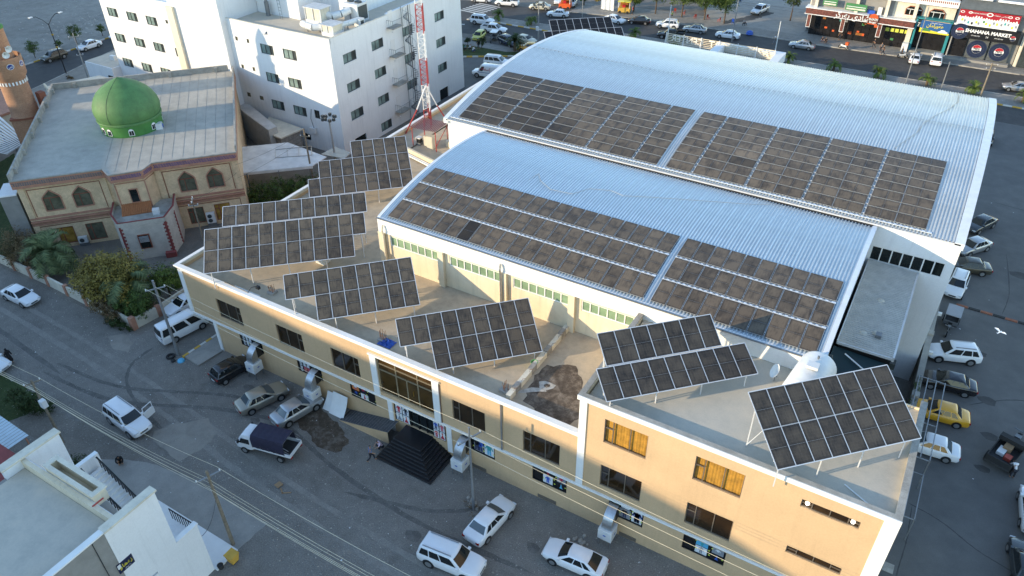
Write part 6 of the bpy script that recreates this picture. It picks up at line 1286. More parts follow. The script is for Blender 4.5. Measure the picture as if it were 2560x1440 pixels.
# ---------------------------------------------------------------- vehicles
KINDS = {
 # L, half width, stations (x, half width, z bottom, z top), belt z, base x0,x1 (rear,front), roof x0,x1, roof z, roof half width, side window spans, wheel x (front, rear), wheel radius
 'sedan': dict(st=[(-2.26,.60,.40,.74),(-2.2,.74,.32,.86),(-2.05,.82,.26,.95),(-1.5,.87,.22,.985),(-.8,.885,.2,.965),(0,.885,.2,.95),(.8,.88,.2,.94),(1.15,.875,.22,.925),(1.7,.85,.24,.86),(2.08,.79,.28,.77),(2.22,.68,.34,.68),(2.28,.54,.42,.58)], belt=.93, base=(-1.62,1.10), roof=(-1.02,.22), rz=1.45, bw=.80, rw=.585, win=[(.10,.30),(.335,.585),(.61,.90)], wx=(1.36,-1.32), wr=.32),
 'liftback': dict(st=[(-2.25,.60,.40,.80),(-2.2,.76,.30,.95),(-2.0,.84,.26,1.0),(-1.4,.87,.22,.98),(-.6,.885,.2,.96),(.2,.885,.2,.945),(.9,.88,.2,.93),(1.25,.87,.22,.91),(1.75,.84,.24,.84),(2.1,.78,.28,.74),(2.22,.66,.34,.64),(2.28,.5,.42,.55)], belt=.93, base=(-1.95,1.12), roof=(-.95,.25), rz=1.40, bw=.80, rw=.57, win=[(.13,.30),(.34,.60),(.63,.91)], wx=(1.36,-1.30), wr=.32),
 'hatch': dict(st=[(-1.85,.64,.38,.85),(-1.8,.76,.30,1.0),(-1.5,.83,.24,1.02),(-.8,.845,.2,.99),(0,.845,.2,.97),(.7,.84,.2,.96),(1.0,.835,.22,.95),(1.4,.80,.25,.87),(1.7,.73,.3,.76),(1.82,.58,.38,.62)], belt=.96, base=(-1.72,1.0), roof=(-1.35,.18), rz=1.50, bw=.77, rw=.57, win=[(.08,.26),(.30,.56),(.59,.90)], wx=(1.12,-1.16), wr=.30),
 'suv': dict(st=[(-2.38,.72,.48,1.02),(-2.34,.86,.40,1.14),(-2.1,.92,.34,1.18),(-1.2,.93,.3,1.17),(0,.93,.3,1.15),(.8,.93,.3,1.14),(1.2,.92,.32,1.12),(1.75,.89,.34,1.07),(2.15,.84,.38,.98),(2.3,.74,.44,.86),(2.36,.6,.5,.72)], belt=1.12, base=(-2.32,1.12), roof=(-2.12,.38), rz=1.82, bw=.86, rw=.70, win=[(.05,.27),(.30,.55),(.58,.92)], wx=(1.42,-1.40), wr=.39),
 'crossover': dict(st=[(-2.25,.70,.44,.98),(-2.2,.84,.36,1.08),(-1.9,.90,.3,1.1),(-1.0,.92,.27,1.08),(0,.92,.27,1.05),(.8,.915,.27,1.03),(1.15,.905,.28,1.01),(1.7,.87,.3,.94),(2.05,.8,.34,.85),(2.2,.68,.4,.74),(2.26,.54,.46,.64)], belt=1.03, base=(-2.15,1.12), roof=(-1.72,.28), rz=1.66, bw=.845, rw=.64, win=[(.07,.25),(.28,.55),(.58,.92)], wx=(1.36,-1.34), wr=.36),
 'van': dict(st=[(-2.40,.74,.36,1.05),(-2.37,.83,.28,1.1),(-2.0,.845,.24,1.1),(-1,.85,.22,1.08),(0,.85,.22,1.06),(1,.85,.22,1.05),(1.7,.845,.24,1.03),(2.15,.82,.28,.98),(2.35,.74,.34,.84),(2.42,.62,.40,.66)], belt=1.03, base=(-2.38,2.12), roof=(-2.25,1.28), rz=2.0, bw=.81, rw=.66, win=[(.03,.30),(.33,.62),(.68,.92)], wx=(1.55,-1.25), wr=.33),
 'boxvan': dict(st=[(-2.75,.80,.42,1.1),(-2.72,.95,.36,1.15),(-2,.98,.32,1.15),(-1,.98,.3,1.15),(0,.98,.3,1.14),(1.0,.98,.3,1.13),(1.5,.96,.32,1.1),(2.2,.92,.36,1.02),(2.65,.84,.42,.92),(2.76,.7,.5,.78)], belt=1.11, base=(-2.73,1.62), roof=(-2.66,1.05), rz=2.15, bw=.93, rw=.80, win=[(.80,.95)], wx=(1.75,-1.6), wr=.38),
 'pickup': dict(st=[(-2.45,.78,.5,.96),(-2.4,.86,.44,1.02),(-2,.88,.38,1.03),(-1,.88,.34,1.03),(0,.88,.34,1.03),(.8,.88,.34,1.04),(1.2,.87,.36,1.03),(1.8,.85,.38,.98),(2.25,.8,.42,.9),(2.42,.7,.48,.78),(2.48,.55,.55,.66)], belt=1.0, base=(-.72,1.2), roof=(-.55,.42), rz=1.72, bw=.81, rw=.63, win=[(.07,.44),(.48,.90)], wx=(1.5,-1.5), wr=.37),
 'dcab': dict(st=[(-2.55,.8,.5,.98),(-2.5,.88,.44,1.04),(-2,.9,.38,1.05),(-1,.9,.34,1.05),(0,.9,.34,1.05),(.8,.9,.34,1.05),(1.3,.89,.36,1.04),(1.9,.87,.38,1.0),(2.35,.82,.42,.92),(2.52,.72,.48,.8),(2.58,.56,.55,.68)], belt=1.02, base=(-1.05,1.3), roof=(-.9,.45), rz=1.75, bw=.83, rw=.65, win=[(.05,.40),(.44,.90)], wx=(1.6,-1.5), wr=.38),
}
CARM = {}
def car_parts(kind):
    if kind in CARM: return CARM[kind]
    K = KINDS[kind]; out = []
    m = MB(); rings = []
    for x, hw, zb, zt in K['st']:
        sh = zb+(zt-zb)*.55; half = [(.72*hw,zb),(.96*hw,zb+.06),(hw,zb+(zt-zb)*.30),(hw,sh),(.97*hw,zt-.10),(.90*hw,zt-.025),(.70*hw,zt),(.35*hw,zt+.012)]
        ring = [(x,y,z) for y, z in half] + [(x,0,zt+.016)] + [(x,-y,z) for y, z in half[::-1]]
        rings.append(ring)
    m.loft(rings)
    bx0, bx1 = K['base']; rx0, rx1 = K['roof']; zb, zr, bw, rw = K['belt'], K['rz'], K['bw'], K['rw']
    # cabin shell, crowned roof
    n = 6; levels = []
    for t, crown in ((0,0),(.5,0),(.88,0),(.97,0),(1.0,0)):
        f = t if t < .9 else (.93 if t < .98 else 1.0); ins = 0 if t < .95 else (.035 if t < .99 else .12)
        x0, x1 = bx0+(rx0-bx0)*min(1,t), bx1+(rx1-bx1)*min(1,t); hw = bw+(rw-bw)*t; z = zb-.04+(zr-zb+.04)*(t if t < .9 else (.96 if t < .98 else 1))
        x0 += ins; x1 -= ins; hw -= ins*.8; c = .10*hw
        levels.append([(x0,-hw+c,z),(x0-.03*(1-t),0,z),(x0,hw-c,z),(x0+c,hw,z),((x0+x1)/2,hw*1.012,z),(x1-c,hw,z),(x1,hw-c,z),(x1+.05,0,z),(x1,-hw+c,z),(x1-c,-hw,z),((x0+x1)/2,-hw*1.012,z),(x0+c,-hw,z)])
    i = len(m.v); m.loft(levels, caps=False)
    top = levels[-1]; cx = (top[0][0]+top[6][0])/2; k = len(m.v)-12; m.v.append((cx,0,zr+.035)); c = len(m.v)-1
    for j in range(12): m.f.append((k+j, k+(j+1)%12, c)); m.m.append(0)
    if kind in ('pickup','dcab'):   # open load bed: raised walls round a sunken dark floor
        x0, x1, hw, zt = K['st'][1][0]+.03, bx0-.05, .84, 1.04
        for a, b, cc, d in ((x0,x1,hw-.06,hw+.03),(x0,x1,-hw-.03,-hw+.06),(x0,x0+.07,-hw,hw),(x1-.06,x1,-hw,hw)): m.box(a,b,cc,d,.98,1.30)
    out.append(('body', m.mesh('body', ['paint_white'], smooth=38), None))
    if kind in ('pickup','dcab'):
        b = MB().box(K['st'][1][0]+.11,bx0-.12,-.77,.77,1.05,1.075); out.append(('load_floor', b.mesh('load_floor', ['dkfloor']), None))
    S = lambda s, t, side: Vector((bx0+(bx1-bx0)*s+((rx0+(rx1-rx0)*s)-(bx0+(bx1-bx0)*s))*t, side*(bw+(rw-bw)*t), zb-.04+(zr-zb+.04)*t))
    def pane(name, q, mtl='car_glass'):
        g = MB(); q = [Vector(p) for p in q]; nrm = (q[1]-q[0]).cross(q[3]-q[0]).normalized()
        g.face([p+nrm*.012 for p in q]); out.append((name, g.mesh(name, [mtl]), None))
    for side in (1,-1):
        for a, b in K['win']:
            q = [S(a,.14,side), S(b,.14,side), S(b-.02*(b>.85),.84,side), S(a+.02*(a<.2),.84,side)]
            q = [Vector((p.x,p.y+side*.008,p.z)) for p in q]
            pane('side_window', q if side < 0 else q[::-1])
    f = lambda t, y, hw0, hw1: Vector((bx1+(rx1-bx1)*t, y*(hw0+(hw1-hw0)*t), zb-.04+(zr-zb+.04)*t))
    g = lambda t, y: Vector((bx1+(rx1-bx1)*t+(.05 if abs(y) < .1 else 0)*(1), y*(bw-.10+(rw-.10-bw+.10)*t), zb-.04+(zr-zb+.04)*t))
    for nm, fn in (('windshield', lambda t, y: Vector((bx1+(rx1-bx1)*t+.06*(1-y*y)+.02, y*((bw+(rw-bw)*t)*.90), zb-.04+(zr-zb+.04)*t))), ('rear_window', lambda t, y: Vector((bx0+(rx0-bx0)*t-.04*(1-y*y)-.02, y*((bw+(rw-bw)*t)*.88), zb-.04+(zr-zb+.04)*t)))):
        if kind == 'boxvan' and nm == 'rear_window': continue
        gm = MB(); N = 6; t0, t1 = (.13,.87) if nm == 'windshield' else (.16,.86)
        if kind in ('van',) and nm == 'windshield': t0 = .2
        for j in range(N):
            y0, y1 = -1+2*j/N, -1+2*(j+1)/N; q = [fn(t0,y0),fn(t0,y1),fn(t1,y1),fn(t1,y0)]; gm.face(q if nm == 'windshield' else q[::-1])
        out.append((nm, gm.mesh(nm, ['car_glass'], smooth=60), None))
    st = K['st']; hwm = max(s[1] for s in st); r = K['wr']
    wm = MB(); wm.cyl((0,-.11,0),(0,.11,0),r,n=18); wme = wm.mesh('wheel', ['rubber'], smooth=35)
    rm = MB(); rm.cyl((0,.112,0),(0,.125,0),r*.66,n=14); rme = rm.mesh('rim', ['rim'], smooth=30)
    am = MB(); am.cyl((0,-.02,0),(0,.008,0),r*1.16,n=18); ame = am.mesh('wheel_arch', ['black_paint'])
    for wx in K['wx']:
        for s in (1,-1): out.append(('wheel', wme, ((wx, s*(hwm-.10), r), pi if s < 0 else 0, rme, ame, hwm)))
    xf, xr = st[-1][0], st[0][0]
    zl = st[-2][3]
    for s in (1,-1):
        b = MB().box(xf-.14,xf-.045,s*.60-.17,s*.60+.17,zl-.10,zl+.03); out.append(('headlight', b.mesh('headlight', ['head_lamp']), None))
        zz = st[1][3]; b = MB().box(xr+.0,xr+.10,s*.62-.13,s*.62+.13,zz-.24,zz-.06); out.append(('taillight', b.mesh('taillight', ['tail_lamp']), None))
        b = MB().box(bx1-.32,bx1-.12,s*(bw+.06)-.09,s*(bw+.06)+.09,zb+.0,zb+.14); out.append(('mirror', b.mesh('mirror', ['paint_white']), 'paint'))
    b = MB().box(xf-.10,xf+.0,-.34,.34,zl-.22,zl-.08); out.append(('grille', b.mesh('grille', ['black_paint']), None))
    b = MB().box(xr-.012,xr+.05,-.26,.26,st[1][2]+.18,st[1][2]+.30); out.append(('number_plate', b.mesh('number_plate', ['plastic_white']), None))
    if kind in ('suv','crossover'):
        for s in (1,-1): b = MB().bar((rx0+.2,s*(rw-.12),zr+.045),(rx1-.1,s*(rw-.12),zr+.045),.05,.05); out.append(('roof_rail', b.mesh('roof_rail', ['alu_dark']), None))
    CARM[kind] = out
    return out
cmat('dkfloor', (.05,.05,.05), .8)
def car(name, label, cat, kind, x, y, h, paint, group=None, glass=None, scale=1.0, skip=()):
    """x, y centre; h heading in degrees"""
    t = thing(name, label, cat, (x, y, .012), rot=radians(h), group=group); t.scale = (scale,)*3
    ORG[t.name] = (0,0,0)
    for nm, me, ex in car_parts(kind):
        if nm in skip: continue
        if nm == 'wheel':
            loc, rz, rme, ame, hwm = ex; w_ = inst('wheel', me, t, loc, (0,0,rz)); inst('rim', rme, w_)
            inst('wheel_arch', ame, t, (loc[0], (hwm+.004)*(1 if loc[1] > 0 else -1), loc[2]+.03), (0,0,rz))
        else:
            o = inst(nm, me, t, mats={0:'paint_'+paint} if nm in ('body','mirror') else ({0:glass} if glass and nm in ('windshield','rear_window') else None))
    return t
GF, GR, GS = 'vehicles in the gravel lot', 'cars in the side car park', 'vehicles on the back street'
car('parked_car','white sedan driving past the mosque garden at the left edge','car','sedan',-76.1,28.2,2,'white',GF)
car('parked_car','white sedan half hidden behind the white van','car','sedan',-60.2,35.9,-99,'white',GF)
car('parked_van','white minibus parked under the corner of the tan building','van','van',-57.2,33.0,78,'white',GF)
car('parked_car','black hatchback parked below the leftmost cooler','car','hatch',-48.6,31.15,80,'black',GF)
car('parked_car','dusty beige silver sedan left of the other silver sedan','car','sedan',-43.5,29.9,70,'champagne',GF,'car_glass_blue')
car('parked_car','silver sedan behind the tarpaulin truck','car','sedan',-39.9,30.4,76,'silver',GF,'car_glass_blue')
sv = car('parked_suv','white off roader with one front door open in the gravel lot','suv','suv',-51.2,22.3,-5,'white',GF)
d_ = MB(); d_.box(-.02,.02,0,1.05,.42,1.12); d_.box(-.02,.02,.05,.95,1.12,1.20); 
for a in ((0,.06),(.95,1.0)): d_.box(-.02,.02,a[0],a[1],1.12,1.68)
d_.box(-.02,.02,0,1.0,1.66,1.72); me_ = d_.mesh('open_door', ['paint_white']); inst('open_door', me_, sv, (1.0,.93,.0), (0,0,radians(12)))
car('parked_car','old white sedan parked just below the lamp post','car','sedan',-19.7,29.1,84,'white',GF,'car_glass_blue')
car('parked_suv','white SUV with roof rails at the bottom centre edge','suv','suv',-20.2,25.0,6,'white',GF)
car('parked_car','white fastback sedan alone at the bottom right of the lot','car','liftback',-12.9,29.4,184,'white',GF)
car('parked_car','white car cut off by the left edge behind the woman in black','car','sedan',-68.9,20.6,8,'white',GF)
car('parked_car','dark sedan farthest along the hall wall in the car park','car','sedan',7.4,92.3,-118,'dkgrey',GR)
car('parked_car','silver blue sedan parked nose to the hall wall','car','sedan',7.1,86.7,-125,'silver',GR)
car('parked_car','dark olive sedan between the silver car and the white SUV','car','sedan',7.0,82.2,-165,'olive',GR)
car('parked_suv','white SUV facing the camera by the hall corner','suv','crossover',6.35,77.8,-95,'white',GR)
car('parked_suv','white SUV nose against the concrete yard wall','suv','crossover',7.2,66.0,-160,'white',GR)
car('parked_car','black sedan next to the steel tube carport','car','sedan',7.3,61.6,-173,'black',GR)
car('parked_taxi','yellow taxi under the steel tube carport','taxi','sedan',7.1,57.3,-174,'taxi',GR)
car('parked_car','white sedan under the near end of the steel carport','car','sedan',6.8,52.9,-176,'white',GR,'car_glass_blue')
car('parked_car','white sedan cut off by the right edge','car','sedan',14.2,49.8,95,'white',GR)
car('parked_car','dark car cut off at the bottom right corner','car','sedan',13.9,44.4,98,'dkgrey',GR)
car('parked_car','black car mostly hidden behind the right end of the big hall','car','hatch',6.2,118,-90,'black',GR)
car('street_car','beige square sedan driving at the top of the back street','car','sedan',-78.8,143.2,198,'beige',GS)
car('street_car','white sedan with dark roof window ahead of the beige sedan','car','sedan',-73.2,140.6,198,'pearl',GS)
car('street_suv','white off roader beside the palm at the street corner','suv','suv',-83.9,129.0,8,'white',GS)
car('street_pickup','white pickup passing the off roader at the street corner','pickup','dcab',-79.2,125.6,10,'white',GS)
car('parked_car','lime yellow small car parked by the planted island','car','hatch',-79.6,120.9,-80,'lime',GS)
car('parked_car','dark car with white roof behind the island tree','car','crossover',-73.0,120.8,-22,'navy',GS)
car('parked_car','cream coupe parked beside the dark car near the hall','car','liftback',-71.0,123.4,-4,'beige',GS)
car('parked_taxi','orange taxi half hidden by the rim of the silver roof','taxi','sedan',-68.2,119.9,205,'taxi',GS)
am = car('ambulance','white ambulance van with red script beside the hospital','ambulance','boxvan',-67.6,105.2,189,'white',GS)
for zz_ in (1.0,): 
    for s in (1,): b_ = MB().box(-2.6,1.6,.985,.992,.98,1.06); inst('blue_stripe', b_.mesh('blue_stripe',['sign_blue']), am)
me_ = text_mesh('\uFED1\uFE8E\uFECC\uFEB3\uFE87', .7, ext=.004); me_.materials.clear(); me_.materials.append(G('pepsi_red')); inst('script', me_, am, matx=Matrix.Translation((.3,.905,1.6)) @ Matrix.Rotation(pi,4,'Z') @ Matrix.Rotation(radians(83),4,'X'))
car('parked_suv','white SUV with roof window parked behind the ambulance','suv','suv',-69.0,110.4,12,'white',GS)
car('street_car','white car half hidden by the black solar array','car','sedan',-61.5,142.6,-8,'pearl',GS)
car('parked_car','black sedan parked at the kerb under the trees','car','sedan',-57.0,144.3,194,'black',GS)
car('parked_suv','white SUV parked at the kerb under the trees','suv','crossover',-51.2,144.5,192,'white',GS)
car('parked_car','silver sedan parked behind the kerbside white SUV','car','sedan',-45.6,144.4,187,'silver',GS)
car('street_pickup','black pickup passing behind the slatted roof sign','pickup','dcab',-48.3,138.9,194,'black',GS)
car('street_car','old white square sedan by the street light pole','car','sedan',-39.1,144.2,186,'white',GS)
car('street_pickup','white pickup facing the camera on the wet plaza','pickup','dcab',-38.3,162.5,-102,'white',GS)
car('street_car','silver sedan in front of the burger shop','car','sedan',-25.6,145.0,184,'silver',GS)
car('parked_car','white car with open door backed out before the teal shop','car','sedan',-7.0,147.6,92,'white',GS)
car('parked_suv','white boxy SUV parked before the market','suv','suv',-3.7,148.3,92,'white',GS)
car('street_car','silver car entering from the right edge on the back street','car','sedan',9.0,141.2,188,'silver',GS)
car('street_pickup','white pickup at the top edge near the zebra crossing','pickup','dcab',-86.1,142.0,196,'white',GS)
car('street_car','white car cut off at the top edge left of the pickup','car','sedan',-92.5,142.0,196,'white',GS)
car('parked_car','white car at the hospital corner behind the wall','car','sedan',-85.2,119.5,-20,'white',GS)
car('parked_car','white car in the back row near the food stalls','car','sedan',-77.6,149.3,-70,'white',GS)
car('parked_car','pale car in the back row left of the orange stall','car','hatch',-74.2,148.9,-75,'pearl',GS)
GL = 'cars on the far left road'
car('parked_car','dark brown SUV at the kerb of the far left road','car','crossover',-140.3,74.2,-92,'olive',GL)
car('parked_car','white sedan at the kerb of the far left road','car','sedan',-140.2,81.2,-91,'white',GL)
car('parked_car','white car half hidden by the hospital wing','car','sedan',-140.4,88.2,-91,'white',GL)
# small truck with tarpaulin
TR = thing('tarp_truck','small white truck with dark blue tarpaulin hood','truck',(-38.9,26.2,.012),rot=radians(-168),group=GF); ORG[TR.name] = (0,0,0)
m = MB(); rings = []
for x, hw, zb, zt in ((.95,.80,.5,1.86),(1.1,.82,.45,1.92),(1.5,.83,.42,1.93),(1.9,.83,.42,1.86),(2.2,.82,.42,1.45),(2.42,.80,.42,1.12),(2.52,.74,.45,1.0),(2.56,.64,.5,.86)):
    rings.append([(x,.8*hw,zb),(x,hw,zb+.1),(x,hw,zb+(min(zt,1.1)-zb)*.8),(x,hw*(.97 if zt < 1.3 else .93),zt-.25*(zt>1.3)-.06*(zt<1.3)),(x,hw*.78,zt),(x,0,zt+.03),(x,-hw*.78,zt),(x,-hw*(.97 if zt < 1.3 else .93),zt-.25*(zt>1.3)-.06*(zt<1.3)),(x,-hw,zb+(min(zt,1.1)-zb)*.8),(x,-hw,zb+.1),(x,-.8*hw,zb)])
m.loft(rings); m.build('cab','paint_white',TR,smooth=40)
m = MB(); m.face([(2.45,-.68,1.14),(2.45,.68,1.14),(2.0,.60,1.80),(2.0,-.60,1.80)]); m.build('windshield','car_glass',TR)
for s in (1,-1):
    q = [(1.15,s*.838,1.15),(2.12,s*.835,1.12),(1.86,s*.80,1.66),(1.15,s*.80,1.66)]; m = MB(); m.face(q if s < 0 else q[::-1]); m.build('side_window','car_glass',TR)
    MB().box(2.0,2.12,s*.98-.1,s*.98+.1,1.25,1.55).build('mirror','black_paint',TR); MB().box(2.44,2.58,s*.62-.12,s*.62+.12,.75,.95).build('headlight','head_lamp',TR); MB().box(-2.62,-2.56,s*.7-.12,s*.7+.12,.72,.86).build('taillight','tail_lamp',TR)
    MB().box(-2.55,.85,s*.86-.03,s*.86+.03,.88,1.22).build('bed_side','paint_white',TR)
MB().box(-2.55,.85,-.84,.84,.78,.88).build('bed_floor','dkfloor',TR); MB().box(-2.6,-2.54,-.86,.86,.88,1.2).build('tailgate','paint_white',TR); MB().box(-2.4,2.3,-.4,.4,.5,.7).build('chassis','black_paint',TR)
m = MB(); rings = []; n = 24
for i in range(n+1):
    x = .88-3.0*i/n; sag = .035*sin(i*pi/4)**2; zt = 2.28-sag; rings.append([(x,.89,1.02+.05*abs(sin(i*pi/4))),(x,.90,1.95-sag*.5),(x,.74,zt-.02),(x,.25,zt+.05),(x,-.25,zt+.05),(x,-.74,zt-.02),(x,-.90,1.95-sag*.5),(x,-.89,1.02+.05*abs(sin(i*pi/4)))])
m.loft(rings, caps=False, closed=False); m.face(rings[0][::-1]); m.build('tarpaulin_hood','tarp_navy',TR,smooth=30)
for k in range(5): MB().tube([(.8-.72*k,.88,1.0),(.8-.72*k,.87,1.93),(.8-.72*k,.7,2.2),(.8-.72*k,-.7,2.2),(.8-.72*k,-.87,1.93),(.8-.72*k,-.88,1.0)],.02).build('hoop','steel_grey',TR)
for s in (1,-1):
    for z in (1.5,1.85): MB().bar((-2.1,s*.84,z),(-2.55,s*.84,z-.2),.04,.04).build('rear_strut','steel_grey',TR)
for wx in (1.75,-1.55):
    for s in (1,-1):
        w_ = MB().cyl((wx,s*.70,.34),(wx,s*.88,.34),.34,n=18).build('wheel','rubber',TR,smooth=35); MB().cyl((wx,s*.881,.34),(wx,s*.895,.34),.2,n=12).build('rim','rim',w_)
# three wheelers
def trike(name, label, x, y, h, hood, cargo=False, group=None):
    t = thing(name, label, 'tricycle', (x,y,.012), rot=radians(h), group=group); ORG[t.name] = (0,0,0)
    MB().box(-1.7,.15,-.62,.62,.45,.55).build('bed_floor','dkfloor',t)
    for a in ((-1.7,.15,.58,.62),(-1.7,.15,-.62,-.58),(-1.7,-1.66,-.58,.58),(.11,.15,-.58,.58)): MB().box(a[0],a[1],a[2],a[3],.55,.95).build('bed_side','steel_grey' if not cargo else 'kerb_black',t)
    if hood: MB().box(-1.75,.25,-.66,.66,1.62,1.68).build('canopy',hood,t); [MB().bar((px,py,.9),(px,py,1.62),.04,.04).build('canopy_post','steel_grey',t) for px in (-1.68,.1) for py in (-.58,.58)]
    MB().bar((.2,0,.55),(1.25,0,.75),.22,.25).build('frame','black_paint',t); MB().box(.25,.75,-.17,.17,.72,.86).build('saddle','black_paint',t); MB().box(.75,1.05,-.15,.15,.7,.92).build('fuel_tank','steel_grey',t)
    MB().tube([(1.2,-.38,1.1),(1.25,0,1.02),(1.2,.38,1.1)],.03).build('handlebar','steel_grey',t); MB().tube([(1.22,0,1.0),(1.5,0,.32)],.05).build('fork','steel_grey',t)
    for wx, wy in ((1.5,0),(-1.1,.66),(-1.1,-.66)):
        w_ = MB().cyl((wx,wy-.06,.31),(wx,wy+.06,.31),.31,n=16).build('wheel','rubber',t,smooth=35); MB().cyl((wx,wy-.068,.31),(wx,wy+.068,.31),.16,n=10).build('rim','rim',w_)
    return t
trike('cargo_tricycle','grey covered cargo tricycle parked by the yard wall',6.5,70.6,-93,'alu_dark',group=GR)
trike('cargo_tricycle','blue grey covered tricycle beside the lime yellow car',-76.6,121.2,-75,'alu_frame',group=GS)
t10 = trike('cargo_tricycle','black open cargo tricycle loaded with boxes at the right edge',12.3,55.5,72,None,True,group=GR)
t10.scale = (1.45,1.45,1.35)
def box_on(label, M, sz, mt): 
    m = MB(); m.box(-sz[0]/2,sz[0]/2,-sz[1]/2,sz[1]/2,0,sz[2]); m.xf(M); o = m.build('cargo_box', mt, label=label, cat='box'); return o
cmat('cardboard', (.34,.22,.12), .9); cmat('red_crate', (.45,.08,.05), .6)
RM = Matrix.Rotation(radians(72),4,'Z')
box_on('brown cardboard box in the black tricycle', Matrix.Translation((12.15,55.2,.78)) @ RM, (.8,.6,.5), 'cardboard'); box_on('white flat box leaning in the black tricycle', Matrix.Translation((11.75,54.7,.78)) @ RM, (.9,.55,.3), 'plastic_white'); box_on('red crate in the black tricycle', Matrix.Translation((12.2,54.15,.78)) @ RM, (.55,.5,.3), 'red_crate')
MB().box(-.1,.25,-.66,.66,.95,1.25).build('cab_box','kerb_black',t10)
# motorbikes
def moto(label, x, y, h, box):
    t = thing('motorbike', label, 'motorbike', (x,y,.16 if y > 140 else .012), rot=radians(h)); ORG[t.name] = (0,0,0)
    for wx in (.62,-.62): w_ = MB().cyl((wx,-.05,.3),(wx,.05,.3),.3,n=14).build('wheel','rubber',t,smooth=35); MB().cyl((wx,-.055,.3),(wx,.055,.3),.15,n=10).build('rim','rim',w_)
    MB().bar((-.55,0,.55),(.5,0,.6),.24,.3).build('frame','plastic_white',t); MB().box(-.5,.1,-.13,.13,.72,.82).build('saddle','black_paint',t); MB().tube([(.45,-.32,1.0),(.5,0,.95),(.45,.32,1.0)],.025).build('handlebar','black_paint',t); MB().tube([(.5,0,.95),(.62,0,.3)],.04).build('fork','steel_grey',t)
    if box: MB().box(-.85,-.35,-.28,.28,.8,1.3).build('delivery_box',box,t)
moto('delivery motorbike with orange box parked before the burger shop',-19.0,147.9,165,'sign_orange')
moto('small motorbike leaning beside the white car at the teal shop',-9.1,148.0,30,None)
moto('dark motorbike behind the right rim of the big hall',5.8,104.5,90,'kerb_black')
# ---------------------------------------------------------------- vegetation
leaf_mat('leaf_olive', (.085,.075,.018), (.33,.25,.055)); leaf_mat('leaf_green', (.022,.05,.012), (.095,.14,.03)); leaf_mat('leaf_dark', (.012,.028,.008), (.05,.075,.02)); leaf_mat('leaf_brown', (.075,.052,.026), (.20,.14,.065)); leaf_mat('leaf_palm', (.045,.075,.028), (.18,.21,.09)); leaf_mat('leaf_street', (.03,.06,.012), (.14,.19,.035))
mat('bark', (.11,.075,.05), .95, var=.3, scale=6); mat('palm_bark', (.13,.095,.06), .95, var=.35, scale=8)
def crown_leaves(mb, blobs, n, size, rnd, flat=.6):
    tot = sum(b[3]*b[4]*b[5] for b in blobs)
    for (cx, cy, cz, rx, ry, rz) in blobs:
        k = int(n*rx*ry*rz/tot)
        cl = [(rnd.gauss(0,1), rnd.gauss(0,1), rnd.gauss(0,1)) for _ in range(max(6, k//26))]
        cl = [Vector(c).normalized()*rnd.uniform(.45,1.03) for c in cl]
        for _ in range(k):
            c = rnd.choice(cl); p = c + Vector((rnd.gauss(0,.13), rnd.gauss(0,.13), rnd.gauss(0,.11)))
            q = Vector((cx+p.x*rx, cy+p.y*ry, cz+p.z*rz))
            if q.z < .15: continue
            s = size*rnd.uniform(.6,1.4); nr = (c+Vector((rnd.uniform(-.8,.8), rnd.uniform(-.8,.8), rnd.uniform(-.2,1.0)))).normalized()
            a = nr.cross(Vector((rnd.uniform(-1,1), rnd.uniform(-1,1), rnd.uniform(-1,1)))).normalized(); b = nr.cross(a)
            mb.face([q-a*s, q-b*s*flat*.6, q+a*s, q+b*s*flat*.6])
def tree(name, label, cat, x, y, blobs, n, size, leaf, trunk=None, seed=1, group=None, z0=0.):
    rnd = random.Random(seed); t = thing(name, label, cat, (x,y,z0), group=group); m = MB()
    crown_leaves(m, [(x+b[0],y+b[1],z0+b[2],b[3],b[4],b[5]) for b in blobs], n, size, rnd); m.build('crown', leaf, t)
    m = MB(); r0 = (trunk or .12); top = max(b[2] for b in blobs)
    m.cyl((x,y,z0),(x+.05,y+.03,z0+top*.55),r0,r0*.7,8)
    for b in blobs: m.cyl((x+.05,y+.03,z0+top*.45),(x+b[0],y+b[1],z0+b[2]),r0*.55,r0*.15,6); 
    for i in range(8):
        b = rnd.choice(blobs); m.cyl((x+b[0]*.5,y+b[1]*.5,z0+b[2]*.75),(x+b[0]+rnd.uniform(-.6,.6)*b[3],y+b[1]+rnd.uniform(-.6,.6)*b[4],z0+b[2]+rnd.uniform(0,.7)*b[5]),r0*.25,.01,5)
    m.build('trunk', 'bark', t, smooth=40)
    return t
